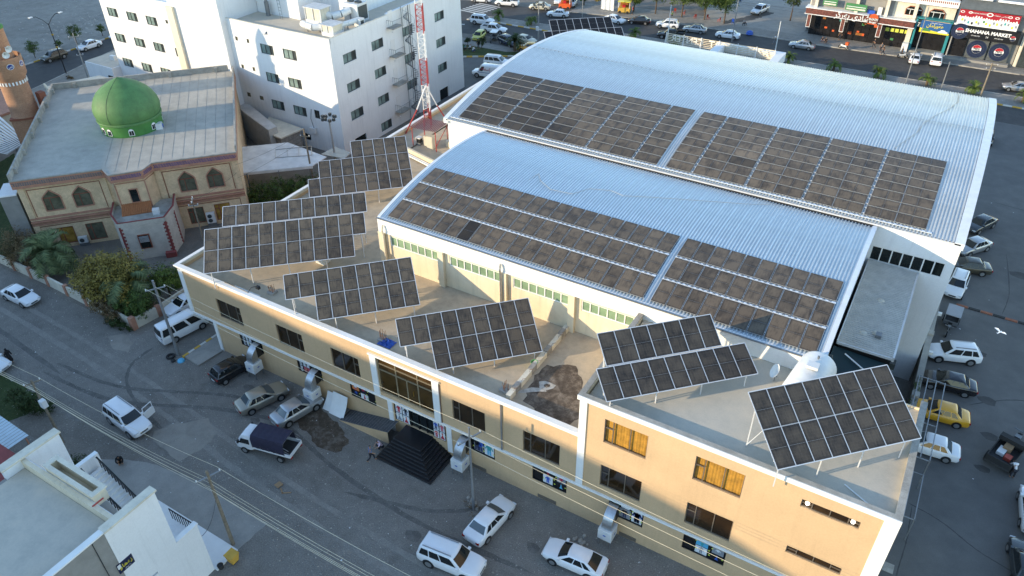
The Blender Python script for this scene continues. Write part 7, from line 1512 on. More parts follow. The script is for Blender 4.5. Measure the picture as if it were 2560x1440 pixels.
def palm(name, label, x, y, h, R, nf, seed, group=None, z0=0., leaf='leaf_palm', fan=False):
    rnd = random.Random(seed); t = thing(name, label, 'palm', (x,y,z0), group=group)
    m = MB(); prof = [(.22*R/2.2+.06*(k%2)*.4, h*k/10) for k in range(11)]; m.lathe((x,y,z0),prof,10); m.build('trunk','palm_bark',t)
    for i in range(nf):
        a = 2*pi*i/nf*2.4+rnd.uniform(-.2,.2); e0 = rnd.uniform(.25,1.35); L = R*rnd.uniform(.85,1.1); pts = []; m = MB()
        p = Vector((x,y,z0+h)); d = Vector((cos(a)*cos(e0), sin(a)*cos(e0), sin(e0))); N = 9
        for k in range(N+1):
            pts.append(p.copy()); p = p+d*(L/N); d = (d+Vector((0,0,-.17-.05*k*(1.2 if e0 < .8 else .7)))).normalized()
        for k in range(N):
            b, c = pts[k], pts[k+1]; ax = (c-b).normalized(); sd = ax.cross(Vector((0,0,1))).normalized(); up = sd.cross(ax)
            wd = L*.26*sin(pi*(k+.9)/(N+1.0))**.7
            m.face([b-sd*.015, c-sd*.01, c+sd*.01, b+sd*.015])
            for q in range(3):
                f = (k+q/3)/N; o = b.lerp(c, q/3)
                for s in (1,-1):
                    tip = o+sd*s*wd*rnd.uniform(.85,1.1)+ax*wd*.75+up*wd*rnd.uniform(-.35,.1); m.face([o, o+ax*.10*L/2.2, tip])
        m.build('frond', leaf, t)
    return t
GA = 'mosque garden plants'
tree('garden_tree','big golden olive bush in the middle of the mosque garden','tree',-66.6,32.3,[(-1.8,1.0,3.2,2.4,2.2,2.0),(.6,1.6,3.7,2.5,2.2,1.9),(1.9,.3,2.7,1.9,1.7,1.8),(-.6,-.8,2.4,2.3,1.4,1.8),(-3.2,-.4,2.4,1.8,1.6,1.6)],15000,.14,'leaf_olive',.15,1,GA)
tree('garden_tree','brownish bare shrub over the garden wall in front of the olive bush','shrub',-65.0,30.6,[(-1.2,.1,1.5,1.6,.9,1.0),(.6,-.2,1.3,1.3,.8,.9)],2600,.09,'leaf_brown',.09,2,GA)
tree('garden_tree','bushy green tree at the corner of the mosque garden','tree',-62.7,32.4,[(-.2,.4,2.2,1.8,1.5,1.3),(.4,-.4,1.7,1.2,1.1,1.0),(-1.3,-.5,1.6,1.3,1.1,1.0)],5600,.11,'leaf_green',.12,3,GA)
tree('garden_tree','yellow green tree against the tan building beside the garden','tree',-63.4,36.4,[(0,0,2.3,1.5,1.5,1.5),(.6,.7,2.0,1.1,1.1,1.2),(-.6,-.7,1.8,1.0,1.0,1.1)],4200,.12,'leaf_street',.12,4,GA)
tree('garden_tree','pale brown olive bush at the left end of the garden','shrub',-81.6,31.9,[(-1.2,.6,2.4,2.2,1.8,1.9),(1.2,.9,2.5,2.1,1.7,1.9),(0,-.2,1.6,2.0,1.3,1.4)],7000,.10,'leaf_brown',.1,5,GA)
tree('garden_tree','green shrub below the olive bush outside the wall','shrub',-63.9,30.2,[(0,0,.7,1.2,.6,.6),(1.4,.1,.6,1.0,.6,.5)],1400,.10,'leaf_dark',.06,6,GA)
tree('garden_tree','dark green hedge beside the mosque lawn','shrub',-88.0,36.6,[(-1.2,.6,1.2,1.4,1.0,1.0),(.8,-.6,1.1,1.4,1.0,.9),(2.6,-2.0,1.2,1.3,1.0,.9)],3200,.12,'leaf_dark',.08,7,GA)
tree('garden_tree','dark shrubs in the shade left of the lit mosque corner','shrub',-93.5,42.2,[(-1.5,.8,1.3,1.5,1.2,1.2),(1,-.6,1.2,1.4,1.1,1.0)],2600,.12,'leaf_dark',.08,8,GA)
palm('garden_palm','date palm left of the golden olive bush',-77.6,33.0,2.3,3.5,30,11,GA)
palm('garden_palm','date palm right of the golden olive bush by the power pole',-64.9,33.4,2.6,3.6,30,12,GA)
tree('yard_shrubs','dense green bushes under the sheet metal canopy','shrub',-67.4,56.6,[(-1.6,-1.8,1.7,1.7,1.4,1.6),(0,-.2,1.8,1.7,1.5,1.7),(1.2,1.6,1.7,1.6,1.4,1.5),(-2.6,-3.4,1.4,1.4,1.2,1.3),(2.2,3.2,1.6,1.4,1.3,1.4)],9000,.12,'leaf_green',.1,9)
tree('corner_shrub','green shrub behind the left utility pole','shrub',-59.6,19.2,[(0,0,1.2,1.5,1.1,1.1),(-1.6,-.3,1.1,1.3,1.0,1.0),(1.0,.5,.9,1.0,.8,.8)],3600,.10,'leaf_dark',.08,10)
tree('corner_shrub','dark spiky shrub beside the white house','shrub',-49.0,16.6,[(0,0,1.4,1.5,1.0,1.3),(1.2,-.3,1.2,1.1,.9,1.1),(-1.0,-.4,1.2,1.0,.9,1.1)],3600,.10,'leaf_dark',.08,13)
GB = 'street trees'
for i, (x, y, s, l, lf) in enumerate(((-56.5,151.5,3.5,'leftmost leafy street tree by the kerb','leaf_street'),(-51.0,151.8,3.9,'leafy street tree second from the left','leaf_street'),(-46.5,152.5,3.9,'dense street tree over the red chairs','leaf_green'),(-42.4,152.2,3.8,'rightmost dense street tree beside the wet plaza','leaf_green'),(-67.8,150.2,1.9,'thin yellowing tree behind the white sheet','leaf_olive'),(-72.0,150.0,1.5,'small tree beside the orange stall','leaf_street'),(-61.0,150.8,2.0,'pale thin tree next to the yellow stall','leaf_street'),(-48.5,158.5,3.6,'leafy tree behind the kerb row at the top edge','leaf_green'))):
    rr = random.Random(40+i); bl = [(rr.uniform(-.5,.5)*s,rr.uniform(-.5,.5)*s,s*1.25+rr.uniform(-.3,.5)*s*.5,s*.62,s*.62,s*.48) for _ in range(5)]
    tree('street_tree', l, 'tree', x, y, bl, 7000 if s > 2.5 else 1600, .16, lf, .16, 60+i, GB)
tree('street_tree','tree top cut off beside the burger shop corner','tree',-31.5,160,[(0,0,4.2,1.8,1.6,1.3)],1500,.15,'leaf_dark',.15,71,GB)
GM = 'palms on the street median'
for i, (x, y, l) in enumerate(((-82.5,132.6,'leftmost young palm on the median at the street corner'),(-75.1,132.9,'young palm on the median by the floodlight mast'),(-54.2,135.3,'young palm beyond the black solar array'),(-45.6,133.6,'young palm under the slatted roof sign'),(-25.7,135.8,'young median palm right of the porch'),(-18.1,135.8,'young median palm before the burger shop'),(-11.1,136,'young median palm before the teal shop'),(-3.7,136.1,'young median palm between the two thin poles'),(3.0,136.0,'young median palm beside the wooden power pole'),(9.9,135.9,'young median palm at the right edge'))):
    palm('street_palm', l, x, y, .9, 1.75, 18, 80+i, GM, .15, 'leaf_street')
palm('island_palm','leafy palm on the planted island by the hall',-70.2,118.2,1.6,2.3,20,95,None,.16,'leaf_dark')
for i, (x, y, s, l) in enumerate(((-76.0,116.2,.9,'round clipped tree on the planted island'),(-79.2,116.4,.6,'small clipped shrub on the planted island'),(-143.9,72.8,1.3,'round street tree left of the dark SUV'),(-144.3,81.4,1.5,'round street tree behind the white sedan'),(-144.2,86.8,.9,'small round street tree near the hospital'),(-144.4,78,.7,'small street shrub between the kerb trees'))):
    tree('clipped_tree', l, 'tree', x, y, [(0,0,s*1.55,s,s,s*.85),(.2*s,.1*s,s*1.9,s*.7,s*.7,s*.6)], int(1400*s), .10, 'leaf_green' if x < -100 else 'leaf_dark', .07, 100+i, z0=.14)
for x, y, s in ((-129,69.6,.8),(-122.5,56.5,.7)): tree('verge_bush','dry low bush on the verge by the '+('lamp post' if s > .75 else 'mosque corner'),'shrub',x,y,[(0,0,.25,s,s*.7,.3)],500,.09,'leaf_brown',.04,120,z0=.13)
tree('wall_creeper','green creeper on the yard wall at the steel carport','creeper',4.75,55.6,[(0,-1.5,2.6,.45,1.5,.5),(0,1.0,2.7,.4,1.5,.45)],1500,.07,'leaf_green',.04,121)
tree('dry_weeds','dry brown weeds around the foot of the lamp post','weeds',-21.6,29.6,[(0,0,.12,1.0,.7,.16)],900,.06,'leaf_brown',.02,122)
# ---------------------------------------------------------------- poles and wires
def pole(name, label, cat, x, y, h, r, m, arms=(), z0=0., lean=(0,0)):
    t = thing(name, label, cat, (x,y,z0)); tx, ty = x+lean[0], y+lean[1]
    mb = MB(); mb.cyl((x,y,z0),(tx,ty,z0+h),r,r*.65,10); mb.build('shaft', m, t, smooth=40)
    for (dx, dy, z, L, mm) in arms:
        f = z/h; cx, cy = x+lean[0]*f, y+lean[1]*f; a = MB().bar((cx-dx*L/2,cy-dy*L/2,z0+z),(cx+dx*L/2,cy+dy*L/2,z0+z),.09,.09).build('crossarm', mm, t)
        for k in (-1,0,1): q = MB(); q.lathe((cx+dx*L/2*.92*k,cy+dy*L/2*.92*k,z0+z+.04),[(.03,0),(.06,.06),(.03,.1),(.06,.15),(.02,.2)],8); q.build('insulator','plastic_white',a)
    return t
pole('utility_pole','steel utility pole beside the white minibus','pole',-54.98,30.45,8.6,.15,'pole_steel',[(.55,.83,7.7,1.7,'pole_steel')])
pole('utility_pole','slanting utility pole in front of the white house','pole',-34.76,18.4,7.9,.14,'pole_wood',[(.35,.94,7.3,1.7,'pole_steel')])
t = pole('utility_pole','wooden utility pole with pale box at the left by the shrub','pole',-54.33,18.19,7.0,.13,'pole_wood',[(.3,.95,6.7,1.2,'pole_wood')]); MB().box(-54.2,-53.75,17.9,18.3,4.4,5.1).build('meter_box','plastic_white',t)
t = pole('lamp_post','steel pole with slanted arm in front of the entrance coolers','pole',-21.5,29.7,8.7,.11,'pole_steel',[(.35,.94,7.6,2.0,'pole_steel')])
pole('utility_pole','wooden pole between the canopy and the stepped solar array','pole',-65.6,60.6,8.6,.14,'pole_wood',[(.9,.4,7.6,1.2,'pole_wood')])
t = pole('flood_mast','tall pole crowned by a ring of black floodlights near the hospital','floodlight mast',-66.6,66.0,7.6,.16,'pole_concrete')
for k in range(9): a = 2*pi*k/9; o = MB().box(-66.6+.8*cos(a)-.15,-66.6+.8*cos(a)+.15,66+.8*sin(a)-.15,66+.8*sin(a)+.15,7.5+.2*(k%2),7.85+.2*(k%2)).build('floodlight','dark_frame',t)
m = MB(); m.tube([(-66.6+.72*cos(2*pi*k/12),66+.72*sin(2*pi*k/12),7.6) for k in range(13)],.03); m.build('lamp_ring','steel_grey',t)
t = pole('utility_pole','short pole with insulators in front of the mosque wall','pole',-65.6,43.4,7.4,.1,'pole_wood',[(.7,-.7,7.2,1.2,'pole_concrete'),(.7,.7,6.6,1.0,'pole_concrete')])
t = pole('street_lamp','black double armed street lamp on the far left median','street lamp',-131.9,70.8,8.6,.1,'black_paint')
for s in (1,-1): MB().tube([(-131.9,70.8,8.4),(-131.9-s*.3,70.8-s*.6,9.3),(-131.9-s*.6,70.8-s*1.3,9.9),(-131.9-s*.8,70.8-s*1.9,10.0)],.05).build('lamp_arm','black_paint',t); MB().box(-132.9-s*.8+.8,-132.4-s*.8+.8,70.5-s*2.1,71.1-s*2.1,9.95,10.05).build('lamp_head','plastic_white',t)
for z in (4.5,6.6): m = MB(); m.lathe((-131.9,70.8,z),[(.1,0),(.2,.1),(.2,.2),(.1,.3)],10); m.build('collar','gold',t)
pole('utility_pole','pale wooden pole with arms on the far left median','pole',-125.6,70.7,8.0,.12,'pole_concrete',[(.5,.86,7.4,1.6,'pole_concrete'),(.5,.86,4.4,1.0,'pole_concrete')])
t = pole('flood_mast','floodlight mast at the street corner behind the hall','floodlight mast',-69,124.9,7.2,.14,'pole_steel')
for k in range(8): a = 2*pi*k/8; MB().box(-69+.9*cos(a)-.15,-69+.9*cos(a)+.15,124.9+.9*sin(a)-.15,124.9+.9*sin(a)+.15,6.4+.5*(k%2),6.7+.5*(k%2)).build('floodlight','dark_frame',t)
MB().box(-69.35,-68.85,124.5,124.8,2.2,2.9).build('control_box','alu_frame',t)
for x, y, h, l, mm in ((-68.1,141.4,9.5,'grey street light pole by the food stalls','pole_steel'),(-47.5,134.9,7.2,'white flag pole in front of the kerb SUV','plastic_white'),(-37.7,142.5,9.0,'tall grey pole beside the old white sedan','pole_steel'),(-29.4,141.6,5.2,'short white banner pole on the back street','plastic_white'),(-6.7,136.1,12.2,'tall slanting light pole before the teal shop','pole_steel'),(-1.45,135.8,4.6,'thin short pole on the median','pole_steel')):
    pole('street_pole', l, 'pole', x, y, h, .10, mm, lean=(.0,.0))
pole('utility_pole','wooden power pole with wires near the right end of the hall','pole',4.2,135.1,5.6,.16,'pole_wood',[(.9,.3,5.2,1.8,'pole_wood'),(.9,.3,4.6,1.4,'pole_wood')])
t = pole('utility_pole','pole with white boxes in front of the market','pole',-2.6,152.2,7.2,.14,'pole_concrete',z0=.14); MB().box(-2.9,-2.3,151.8,152.05,5.3,6.1).build('junction_box','plastic_white',t); MB().box(-2.8,-2.45,151.8,152.05,4.6,4.95).build('junction_box','plastic_white',t)
def wire(a, b, sag=.35, r=.0125, m='wire', label=None):
    mb = MB(); pts = []
    for k in range(13): f = k/12; pts.append((a[0]+(b[0]-a[0])*f, a[1]+(b[1]-a[1])*f, a[2]+(b[2]-a[2])*f-sag*4*f*(1-f)))
    i = 0; rings = []
    d = Vector((b[0]-a[0],b[1]-a[1],0)).normalized(); n = Vector((-d.y,d.x,0))
    for p in pts: p = Vector(p); rings.append([p+n*r, p+Vector((0,0,r)), p-n*r, p-Vector((0,0,r))])
    mb.loft(rings); return mb
def span(label, spans, sag=.4, r=.0125, m='wire'):
    t = thing('overhead_line', label, 'wires', (spans[0][0][0],spans[0][0][1],0))
    for a, b in spans: wire(a, b, sag, r).build('wire', m, t)
def arm(x, y, z, dx, dy, L): return [(x+dx*L/2*.92*k, y+dy*L/2*.92*k, z+.25) for k in (-1,0,1)]
A1_, A4_ = arm(-54.98,30.45,7.7,.55,.83,1.7), arm(-21.5,29.7,7.6,.35,.94,2.0); A5_ = [(12+k*.4,29.0+k*.9,7.9) for k in (-1,0,1)]
span('three pale wires crossing the shop front to the lamp post', list(zip(A1_,A4_)))
span('three pale wires continuing right from the lamp post', list(zip(A4_,A5_)))
A3_ = [(-54.33,18.19+dy,z) for dy, z in ((-.5,6.95),(.5,6.95),(0,6.3),(0,6.0),(0,5.75),(.1,5.5))]; A2_ = [(-34.76,18.4+dy,z) for dy, z in ((-.75,7.55),(.75,7.55),(0,7.0),(0,6.6),(0,6.1),(.05,5.6))]; AL_ = [(-76,17.6+dy,z) for dy, z in ((-.5,6.95),(.5,6.95),(0,6.3),(0,6.0),(0,5.75),(.1,5.5))]; AR_ = [(-12,18.6+dy,z) for dy, z in ((-.75,7.6),(.75,7.6),(0,7.0),(0,6.6),(0,6.1),(.05,5.6))]
span('bundle of wires from the left pole to the pole by the white house', list(zip(A3_,A2_)), .5)
span('bundle of wires running off the left edge', list(zip(AL_,A3_)), .4)
span('bundle of wires running off the bottom edge from the slanting pole', list(zip(A2_,AR_)), .5)
t = thing('hanging_cable','dark cable hanging from the slanting pole to the white house','cable',(-34.7,17.5,4)); wire((-34.76,18.4,5.2),(-34.4,15.2,4.6),1.5,.022).build('cable','wire_dark',t)
span('thin wires from the mosque corner to the yard pole', [((-67.4,51.2,7.5),(-65.6,60.6,8.2)),((-66.9,50.6,6.2),(-65.6,60.6,7.4)),((-65.6,43.4,7.2),(-67.0,50.8,6.8))], .3, .014, 'wire_dark')
span('thin wires over the back street before the shops', [((-38,147,6.0),(-2.6,152.2,6.4)),((-38,147,5.6),(-2.6,152.2,5.6)),((-2.6,152.2,6.3),(4.2,135.1,5.3)),((4.2,135.1,5.3),(40,141,5.6)),((4.2,135.1,5.0),(40,141,5.2))], .5, .016, 'wire_dark')
# ---------------------------------------------------------------- street stalls and small things
def stall(label, x, y, rz, body, roof, h=2.3):
    t = thing('food_stall', label, 'stall', (x,y,.14), rot=radians(rz)); ORG[t.name] = (0,0,0)
    MB().box(-1.2,1.2,-.8,.8,.3,1.15).build('counter',body,t); MB().box(-1.3,1.3,-.9,.9,h,h+.12).build('roof',roof,t)
    for px in (-1.15,1.15):
        for py in (-.75,.75): MB().box(px-.05,px+.05,py-.05,py+.05,1.15,h).build('post','sign_white',t)
    MB().box(-1.1,1.1,.6,.74,1.15,h).build('back_panel','shop_warm',t); MB().box(-.4,.2,-.3,.2,1.15,1.6).build('goods','pepsi_red',t)
    for px in (-.8,.8): w_ = MB().cyl((px,-.82,.3),(px,-.76,.3),.3,n=14).build('wheel','rubber',t)
stall('orange food stall at the top of the street',-74.3,145.9,12,'sign_orange','cream_wall')
stall('yellow and red food stall beside the thin trees',-62.3,149.0,12,'kerb_yellow','sign_yellow')
m = MB(); n = 14
for i in range(n): 
    f = lambda k: (-67.4+2.9*k/n, 148.6+.12*sin(k*1.3), ); a, b = f(i), f(i+1); m.face([(*a,.3),(*b,.3),(*b,2.75),(*a,2.75)])
m.build('hanging_sheet','sign_white',label='big white cloth screen hung up between the food stalls',cat='sheet')
rn = random.Random(2)
def chair(label, x, y, rz, mt, z0=.15, group=None):
    t = thing('plastic_chair', label, 'chair', (x,y,z0), rot=radians(rz), group=group); ORG[t.name] = (0,0,0)
    MB().box(-.22,.22,-.22,.22,.4,.45).build('seat',mt,t); MB().bar((-.2,.24,.45),(-.2,.24,.46),.01,.01) ; MB().box(-.22,.22,.2,.25,.45,.88).build('backrest',mt,t)
    for sx in (-.19,.19):
        for sy in (-.19,.19): MB().box(sx-.025,sx+.025,sy-.025,sy+.025,0,.4).build('leg',mt,t)
    return t
cmat('chair_red', (.36,.05,.03), .5)
RC = ['leftmost','second','third','fourth','rightmost']
for i in range(5): chair(RC[i]+' red plastic chair in the row under the street trees'+('' if i in (0,4) else ', counted from the left'), -53.5+i*2.5+rn.uniform(-.3,.3), 152.4+rn.uniform(-.8,1.6), rn.uniform(0,360), 'chair_red', group='red chairs under the trees')
chair('blue plastic chair beside the seated man on the wet plaza',-40.8,152.7,20,'post_blue'); chair('blue plastic chair at the top edge of the plaza',-44,167.5,-30,'post_blue'); 
sheet('wet_patch', [(-42,151.5),(-38,157),(-35.5,163.5),(-37.5,163.7),(-40,158),(-43,153)], .149, 'street_asphalt', wob=.3, seed=31)
MB().lathe((-36.0,147.9,.15),[(0,0),(.7,.02),(.6,.5),(.2,.7),(0,.72)],10).build('covered_heap','tarp_blue',label='blue covered heap at the kerb behind the old white sedan',cat='heap')
# rubbish by the corner pole
t = thing('tyre','old black tyre lying by the corner utility pole','tyre',(-55.4,29.9,0)); m = MB(); m.lathe((-55.4,29.9,0),[(.22,.02),(.36,.0),(.42,.08),(.42,.14),(.36,.2),(.22,.18),(.22,.02)],18); m.build('ring','rubber',t,smooth=50)
m = MB(); m.lathe((-54.1,30.0,0),[(0,0),(.35,.02),(.3,.16),(.12,.24),(0,.25)],9); m.build('rubbish_bag','post_cyan',label='crumpled light blue bag by the corner slab',cat='bag')
m = MB(); m.lathe((-54.7,29.6,0),[(0,0),(.22,.02),(.2,.18),(.05,.26),(0,.26)],8); m.build('rubbish_bag','kerb_black',label='small black bag next to the old tyre',cat='bag')
for k, (x, y, l) in enumerate(((-21.95,30.1,'rubble pile at the foot of the lamp post'),(-13.4,31.2,'pale rubble pile against the wall left of the last cooler'))):
    t = thing('rubble_pile', l, 'rubble', (x,y,0)); rr = random.Random(k)
    for i in range(14): s = rr.uniform(.08,.2); px, py = x+rr.gauss(0,.3), y+rr.gauss(0,.22); m = MB(); m.lathe((px,py,0),[(0,0),(s,.02),(s*.8,s*.7),(0,s*.9)],5); m.build('rock','concrete',t)
t = thing('scrap_wood','broken brown planks on the gravel below the truck','planks',(-35.5,23.7,0)); MB().bar((-36.0,24.0,.05),(-35.5,23.9,.12),.5,.05).build('plank','cardboard',t); MB().bar((-35.4,23.8,.04),(-34.9,23.5,.04),.1,.04).build('plank','cardboard',t); MB().bar((-35.0,23.5,.04),(-34.4,23.9,.04),.08,.04).build('plank','cardboard',t)
# loose stones and litter over the gravel
rn = random.Random(9); m = MB()
for i in range(9000):
    x, y = rn.uniform(-78,5), rn.uniform(14,33)
    if y < 18.5 and x > -52: continue
    s = rn.uniform(.02,.06)*(1.8 if rn.random() < .04 else 1); a = rn.uniform(0,6.28); h = s*.7
    p = [(x+s*cos(a+k*2.09),y+s*sin(a+k*2.09),.004) for k in range(3)]; m.face([p[0],p[1],(x,y,h)]); m.face([p[1],p[2],(x,y,h)]); m.face([p[2],p[0],(x,y,h)])
m.build('gravel_stones','concrete',kind='stuff',label='loose grey stones scattered over the gravel lot')
m = MB()
for i in range(60):
    x, y = rn.uniform(-75,4), rn.uniform(19,32.5); s = rn.uniform(.03,.09); a = rn.uniform(0,6.28); m.face([(x+s*cos(a+k*1.57)*(1 if k%2 else .6),y+s*sin(a+k*1.57),.03+.02*(k%2)) for k in range(4)])
m.build('litter','plastic_white',kind='stuff',label='bits of white litter on the gravel lot')
m = MB()
for i in range(60):
    x, y = rn.uniform(6,30), rn.uniform(36,126); s = rn.uniform(.04,.1); a = rn.uniform(0,6.28); m.face([(x+s*cos(a+k*1.57),y+s*sin(a+k*1.57)*.6,.03) for k in range(4)])
m.build('litter','plastic_white',kind='stuff',label='bits of white litter on the car park')
m = MB()
for i in range(700):
    x, y = rn.uniform(-190,-146), rn.uniform(70,130)
    if rn.random() < .45: x, y = rn.gauss(-152,4), rn.gauss(95,5)
    s = rn.uniform(.08,.4); a = rn.uniform(0,6.28); p = [(x+s*cos(a+k*1.57),y+s*sin(a+k*1.57),.004) for k in range(4)]
    for k in range(4): m.face([p[k],p[(k+1)%4],(x,y,s*.6)])
m.build('rubble','concrete',kind='stuff',label='rubble and stones over the vacant lot at the top left')
# birds
def bird(label, x, y, z, rz, mt, s=1.):
    t = thing('bird', label, 'bird', (x,y,z), rot=radians(rz)); ORG[t.name] = (0,0,0); m = MB(); rings = []
    for px, r in ((-.22,.012),(-.14,.05),(0,.075),(.1,.06),(.16,.045),(.2,.04),(.24,.015)): rings.append([(px,r*cos(k*pi/4),r*sin(k*pi/4)*.9) for k in range(8)])
    m.loft(rings); m.build('body', mt, t, smooth=60)
    for sd in (1,-1):
        m = MB(); q = [(.1,.04*sd,.03),(-.08,.04*sd,.03),(-.12,.30*sd,.12),(-.02,.52*sd,.1),(.06,.5*sd,.1),(.13,.28*sd,.13)]; m.face(q if sd < 0 else q[::-1]); m.build('wing', mt, t)
    m = MB(); m.face([(-.2,.02,0),(-.38,.09,.01),(-.38,-.09,.01),(-.2,-.02,0)]); m.build('tail', mt, t); t.scale = (s,)*3
bird('white pigeon flying over the car park on the right', 5.76, 38.55, 22, 60, 'sign_white', .62)
bird('dark bird flying in front of the hospital wall', -62.5, 55.0, 22, 30, 'steel_grey', 1.0)
# ---------------------------------------------------------------- people
def skin_obj(name, joints, edges, mt, parent, levels=1):
    me = bpy.data.meshes.new(name); me.from_pydata([j[0] for j in joints], edges, []); o = bpy.data.objects.new(name, me); COL.objects.link(o); o.parent = parent
    md = o.modifiers.new('skin','SKIN'); md.use_smooth_shade = True
    for i, j in enumerate(joints): sv = me.skin_vertices[0].data[i]; sv.radius = (j[1], j[2] if len(j) > 2 else j[1]); sv.use_root = (i == 0)
    sb = o.modifiers.new('sub','SUBSURF'); sb.levels = levels; sb.render_levels = levels
    me.materials.append(G(mt)); ORG[o.name] = (0,0,0); return o
def person(label, x, y, rz, shirt, trousers, pose='stand', z0=0., dress=False, hair='hair', scarf=None):
    t = thing('person', label, 'person', (x,y,z0), rot=radians(rz)); ORG[t.name] = (0,0,0)
    # joints: x forward, y left
    if pose == 'walk': hip, chest, neck, head = (0,0,.95), (.02,0,1.3), (.03,0,1.48), (.05,0,1.63); kn = ((.22,.1,.52),(-.05,-.1,.5)); an = ((.28,.1,.08),(-.38,-.1,.12)); el = ((-.15,.24,1.15),(.18,-.24,1.15)); ha = ((-.12,.25,.9),(.38,-.22,1.0))
    elif pose == 'squat': hip, chest, neck, head = (-.12,0,.30), (.1,0,.62), (.2,0,.80), (.28,0,.93); kn = ((.32,.16,.5),(.32,-.16,.5)); an = ((.1,.13,.07),(.1,-.13,.07)); el = ((.32,.26,.55),(.32,-.26,.55)); ha = ((.5,.12,.45),(.5,-.1,.48))
    elif pose == 'sit': hip, chest, neck, head = (0,0,.5), (-.03,0,.85), (-.02,0,1.03), (.02,0,1.18); kn = ((.42,.12,.5),(.42,-.12,.5)); an = ((.45,.12,.08),(.5,-.12,.08)); el = ((.08,.26,.72),(.08,-.26,.72)); ha = ((.32,.16,.58),(.32,-.16,.58))
    elif pose == 'bend': hip, chest, neck, head = (-.1,0,.92), (.22,0,1.15), (.4,0,1.2), (.54,0,1.2); kn = ((0,.1,.5),(-.05,-.12,.5)); an = ((-.08,.1,.08),(-.12,-.13,.08)); el = ((.42,.24,.95),(.42,-.24,.95)); ha = ((.62,.15,.85),(.62,-.15,.85))
    else: hip, chest, neck, head = (0,0,.93), (0,0,1.28), (.01,0,1.47), (.03,0,1.62); kn = ((.02,.1,.5),(.03,-.1,.5)); an = ((0,.11,.08),(0,-.12,.08)); el = ((-.03,.27,1.1),(-.03,-.27,1.1)); ha = ((.1,.28,.86),(.1,-.28,.86))
    sh = ((chest[0],.19,chest[2]+.12),(chest[0],-.19,chest[2]+.12)); hp = ((hip[0],.09,hip[2]-.03),(hip[0],-.09,hip[2]-.03))
    mid = tuple((Vector(hip)+Vector(chest))/2); top = (head[0]+.01,0,head[2]+.12)
    J = [(hip,.11,.13),(mid,.10,.13),(chest,.11,.16),(neck,.05),(head,.085,.08),(top,.05)]; E = [(0,1),(1,2),(2,3),(3,4),(4,5)]
    for k in (0,1):
        b = len(J); J += [(sh[k],.06),(el[k],.042),(ha[k],.03),(tuple(Vector(ha[k])+Vector((.06,0,-.08))),.028)]; E += [(2,b),(b,b+1),(b+1,b+2),(b+2,b+3)]
        b = len(J); J += [(hp[k],.085),(kn[k],.055),(an[k],.04),(tuple(Vector(an[k])+Vector((.16,0,-.03))),.04)]; E += [(0,b),(b,b+1),(b+1,b+2),(b+2,b+3)]
    skin_obj('body', J, E, 'skin', t)
    Js = [(mid,.125,.15),(chest,.13,.18),(tuple(Vector(neck)-Vector((0,0,.06))),.075),(hip,.125,.15)]; Es = [(0,1),(1,2),(0,3)]
    for k in (0,1): b = len(Js); Js += [(sh[k],.075),(tuple(Vector(sh[k]).lerp(Vector(el[k]),.85)),.06)]; Es += [(1,b),(b,b+1)]
    if dress:
        Js = [(mid,.15,.18),(chest,.14,.19),(neck,.09),(hip,.17,.2),((hip[0]*.5+kn[0][0]*.5,0,(hip[2]+.1)*.5),.24,.26),((an[0][0],0,.16),.3,.3)]; Es = [(0,1),(1,2),(0,3),(3,4),(4,5)]
        for k in (0,1): b = len(Js); Js += [(sh[k],.08),(el[k],.07),(ha[k],.055)]; Es += [(1,b),(b,b+1),(b+1,b+2)]
        skin_obj('robe', Js, Es, shirt, t)
        skin_obj('scarf', [(head,.105,.1),((head[0]-.02,0,head[2]+.13),.06),(neck,.12,.12)], [(0,1),(0,2)], shirt, t)
    else:
        skin_obj('shirt', Js, Es, shirt, t)
        Jt = [(hip,.125,.15)]; Et = []
        for k in (0,1): b = len(Jt); Jt += [(hp[k],.10),(kn[k],.075),(tuple(Vector(kn[k]).lerp(Vector(an[k]),.9)),.065)]; Et += [(0,b),(b,b+1),(b+1,b+2)]
        skin_obj('trousers', Jt, Et, trousers, t)
        skin_obj('hair', [((head[0]-.025,0,head[2]+.05),.09,.09),((head[0]-.015,0,head[2]+.135),.065)], [(0,1)], hair, t)
    return t
cmat('cloth_black', (.010,.010,.011), .85); cmat('cloth_blue', (.14,.20,.36), .85); cmat('cloth_pink', (.62,.48,.58), .85); cmat('cloth_white', (.70,.70,.70), .85); cmat('cloth_dark', (.03,.03,.04), .85); cmat('cloth_grey', (.18,.19,.20), .85); cmat('cloth_jeans', (.05,.08,.16), .85); cmat('cloth_red', (.40,.03,.03), .85); cmat('cloth_green', (.10,.40,.10), .85); cmat('cloth_teal', (.05,.2,.22), .85)
person('person in blue shirt and dark trousers leaning by the entrance steps',-31.1,29.5,40,'cloth_blue','cloth_dark','walk')
person('person in pink shirt squatting at the left end of the entrance steps',-31.25,30.9,-120,'cloth_pink','cloth_dark','squat')
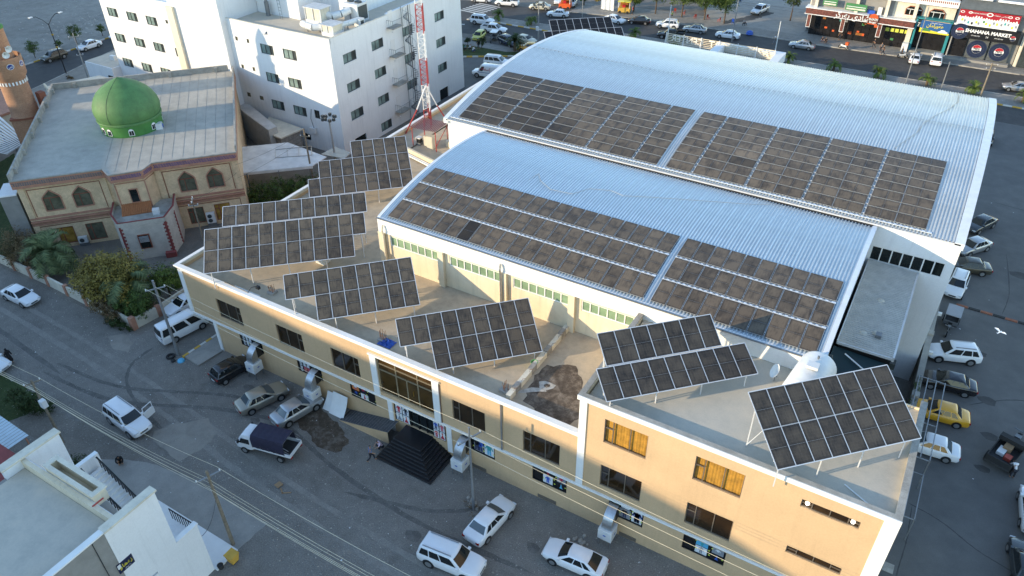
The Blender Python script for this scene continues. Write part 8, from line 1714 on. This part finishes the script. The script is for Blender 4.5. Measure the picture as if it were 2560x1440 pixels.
person('person in black robe sitting on the ground beside the concrete forecourt',-48.3,19.2,-30,'cloth_black','cloth_black','squat',dress=True)
person('person in black robe walking at the left edge of the lot',-67.6,21.9,10,'cloth_black','cloth_black','stand',dress=True)
person('person in white shirt bending over the loaded black tricycle',12.75,53.2,110,'cloth_white','cloth_dark','bend')
person('person in striped dark shirt standing on the pavement kerb before the burger shop',-12.9,149.2,-60,'cloth_grey','cloth_dark','stand',.15)
person('person in black walking on the street edge before the burger shop',-12.3,148.3,190,'cloth_black','cloth_dark','walk',.012)
person('person in dark clothes walking under the burger shop sign',-14.3,150.8,170,'cloth_dark','cloth_dark','walk',.15)
person('person in white shirt crossing the back street beside the banner pole',-30.5,145.0,200,'cloth_white','cloth_grey','walk',.012)
person('person in white shirt sitting on a chair on the wet plaza',-38.6,152.6,20,'cloth_white','cloth_black','sit',.15); chair('dark plastic chair under the seated man on the plaza',-38.62,152.55,-70,'cloth_dark')
person('person in black standing beside the white car at the teal shop',-9.4,149.2,0,'cloth_black','cloth_black','stand',.012)
person('person in black inside the burger shop doorway',-20.6,152.6,-90,'cloth_black','cloth_dark','stand',.15)
person('two tone dark figure squatting on the pavement left of the delivery bike',-23.2,149.9,-60,'cloth_dark','cloth_jeans','squat',.15); person('person in dark shirt squatting nearest the delivery bike',-22.4,149.7,-100,'cloth_black','cloth_dark','squat',.15)
person('person in red beside the yellow food stall',-60.3,148.6,200,'cloth_red','cloth_dark','stand',.15)
person('person in bright green shirt under the street trees',-52.6,150.6,180,'cloth_green','cloth_dark','sit',.15)
person('person in white sitting nearest the kerb on the planted island',-76.4,114.0,60,'cloth_white','cloth_jeans','squat',.16); person('person in pale shirt sitting on the island lawn beside the others',-77.6,114.6,20,'cloth_white','cloth_dark','squat',.16); person('person in dark clothes sitting on the island lawn',-78.3,114.1,10,'cloth_teal','cloth_dark','squat',.16); person('person in blue standing behind the group on the island lawn',-76.6,116.0,-40,'cloth_jeans','cloth_dark','stand',.16)
person('person in black standing by the grey covered tricycle near the island',-74.9,121.9,-40,'cloth_black','cloth_dark','stand',.012)
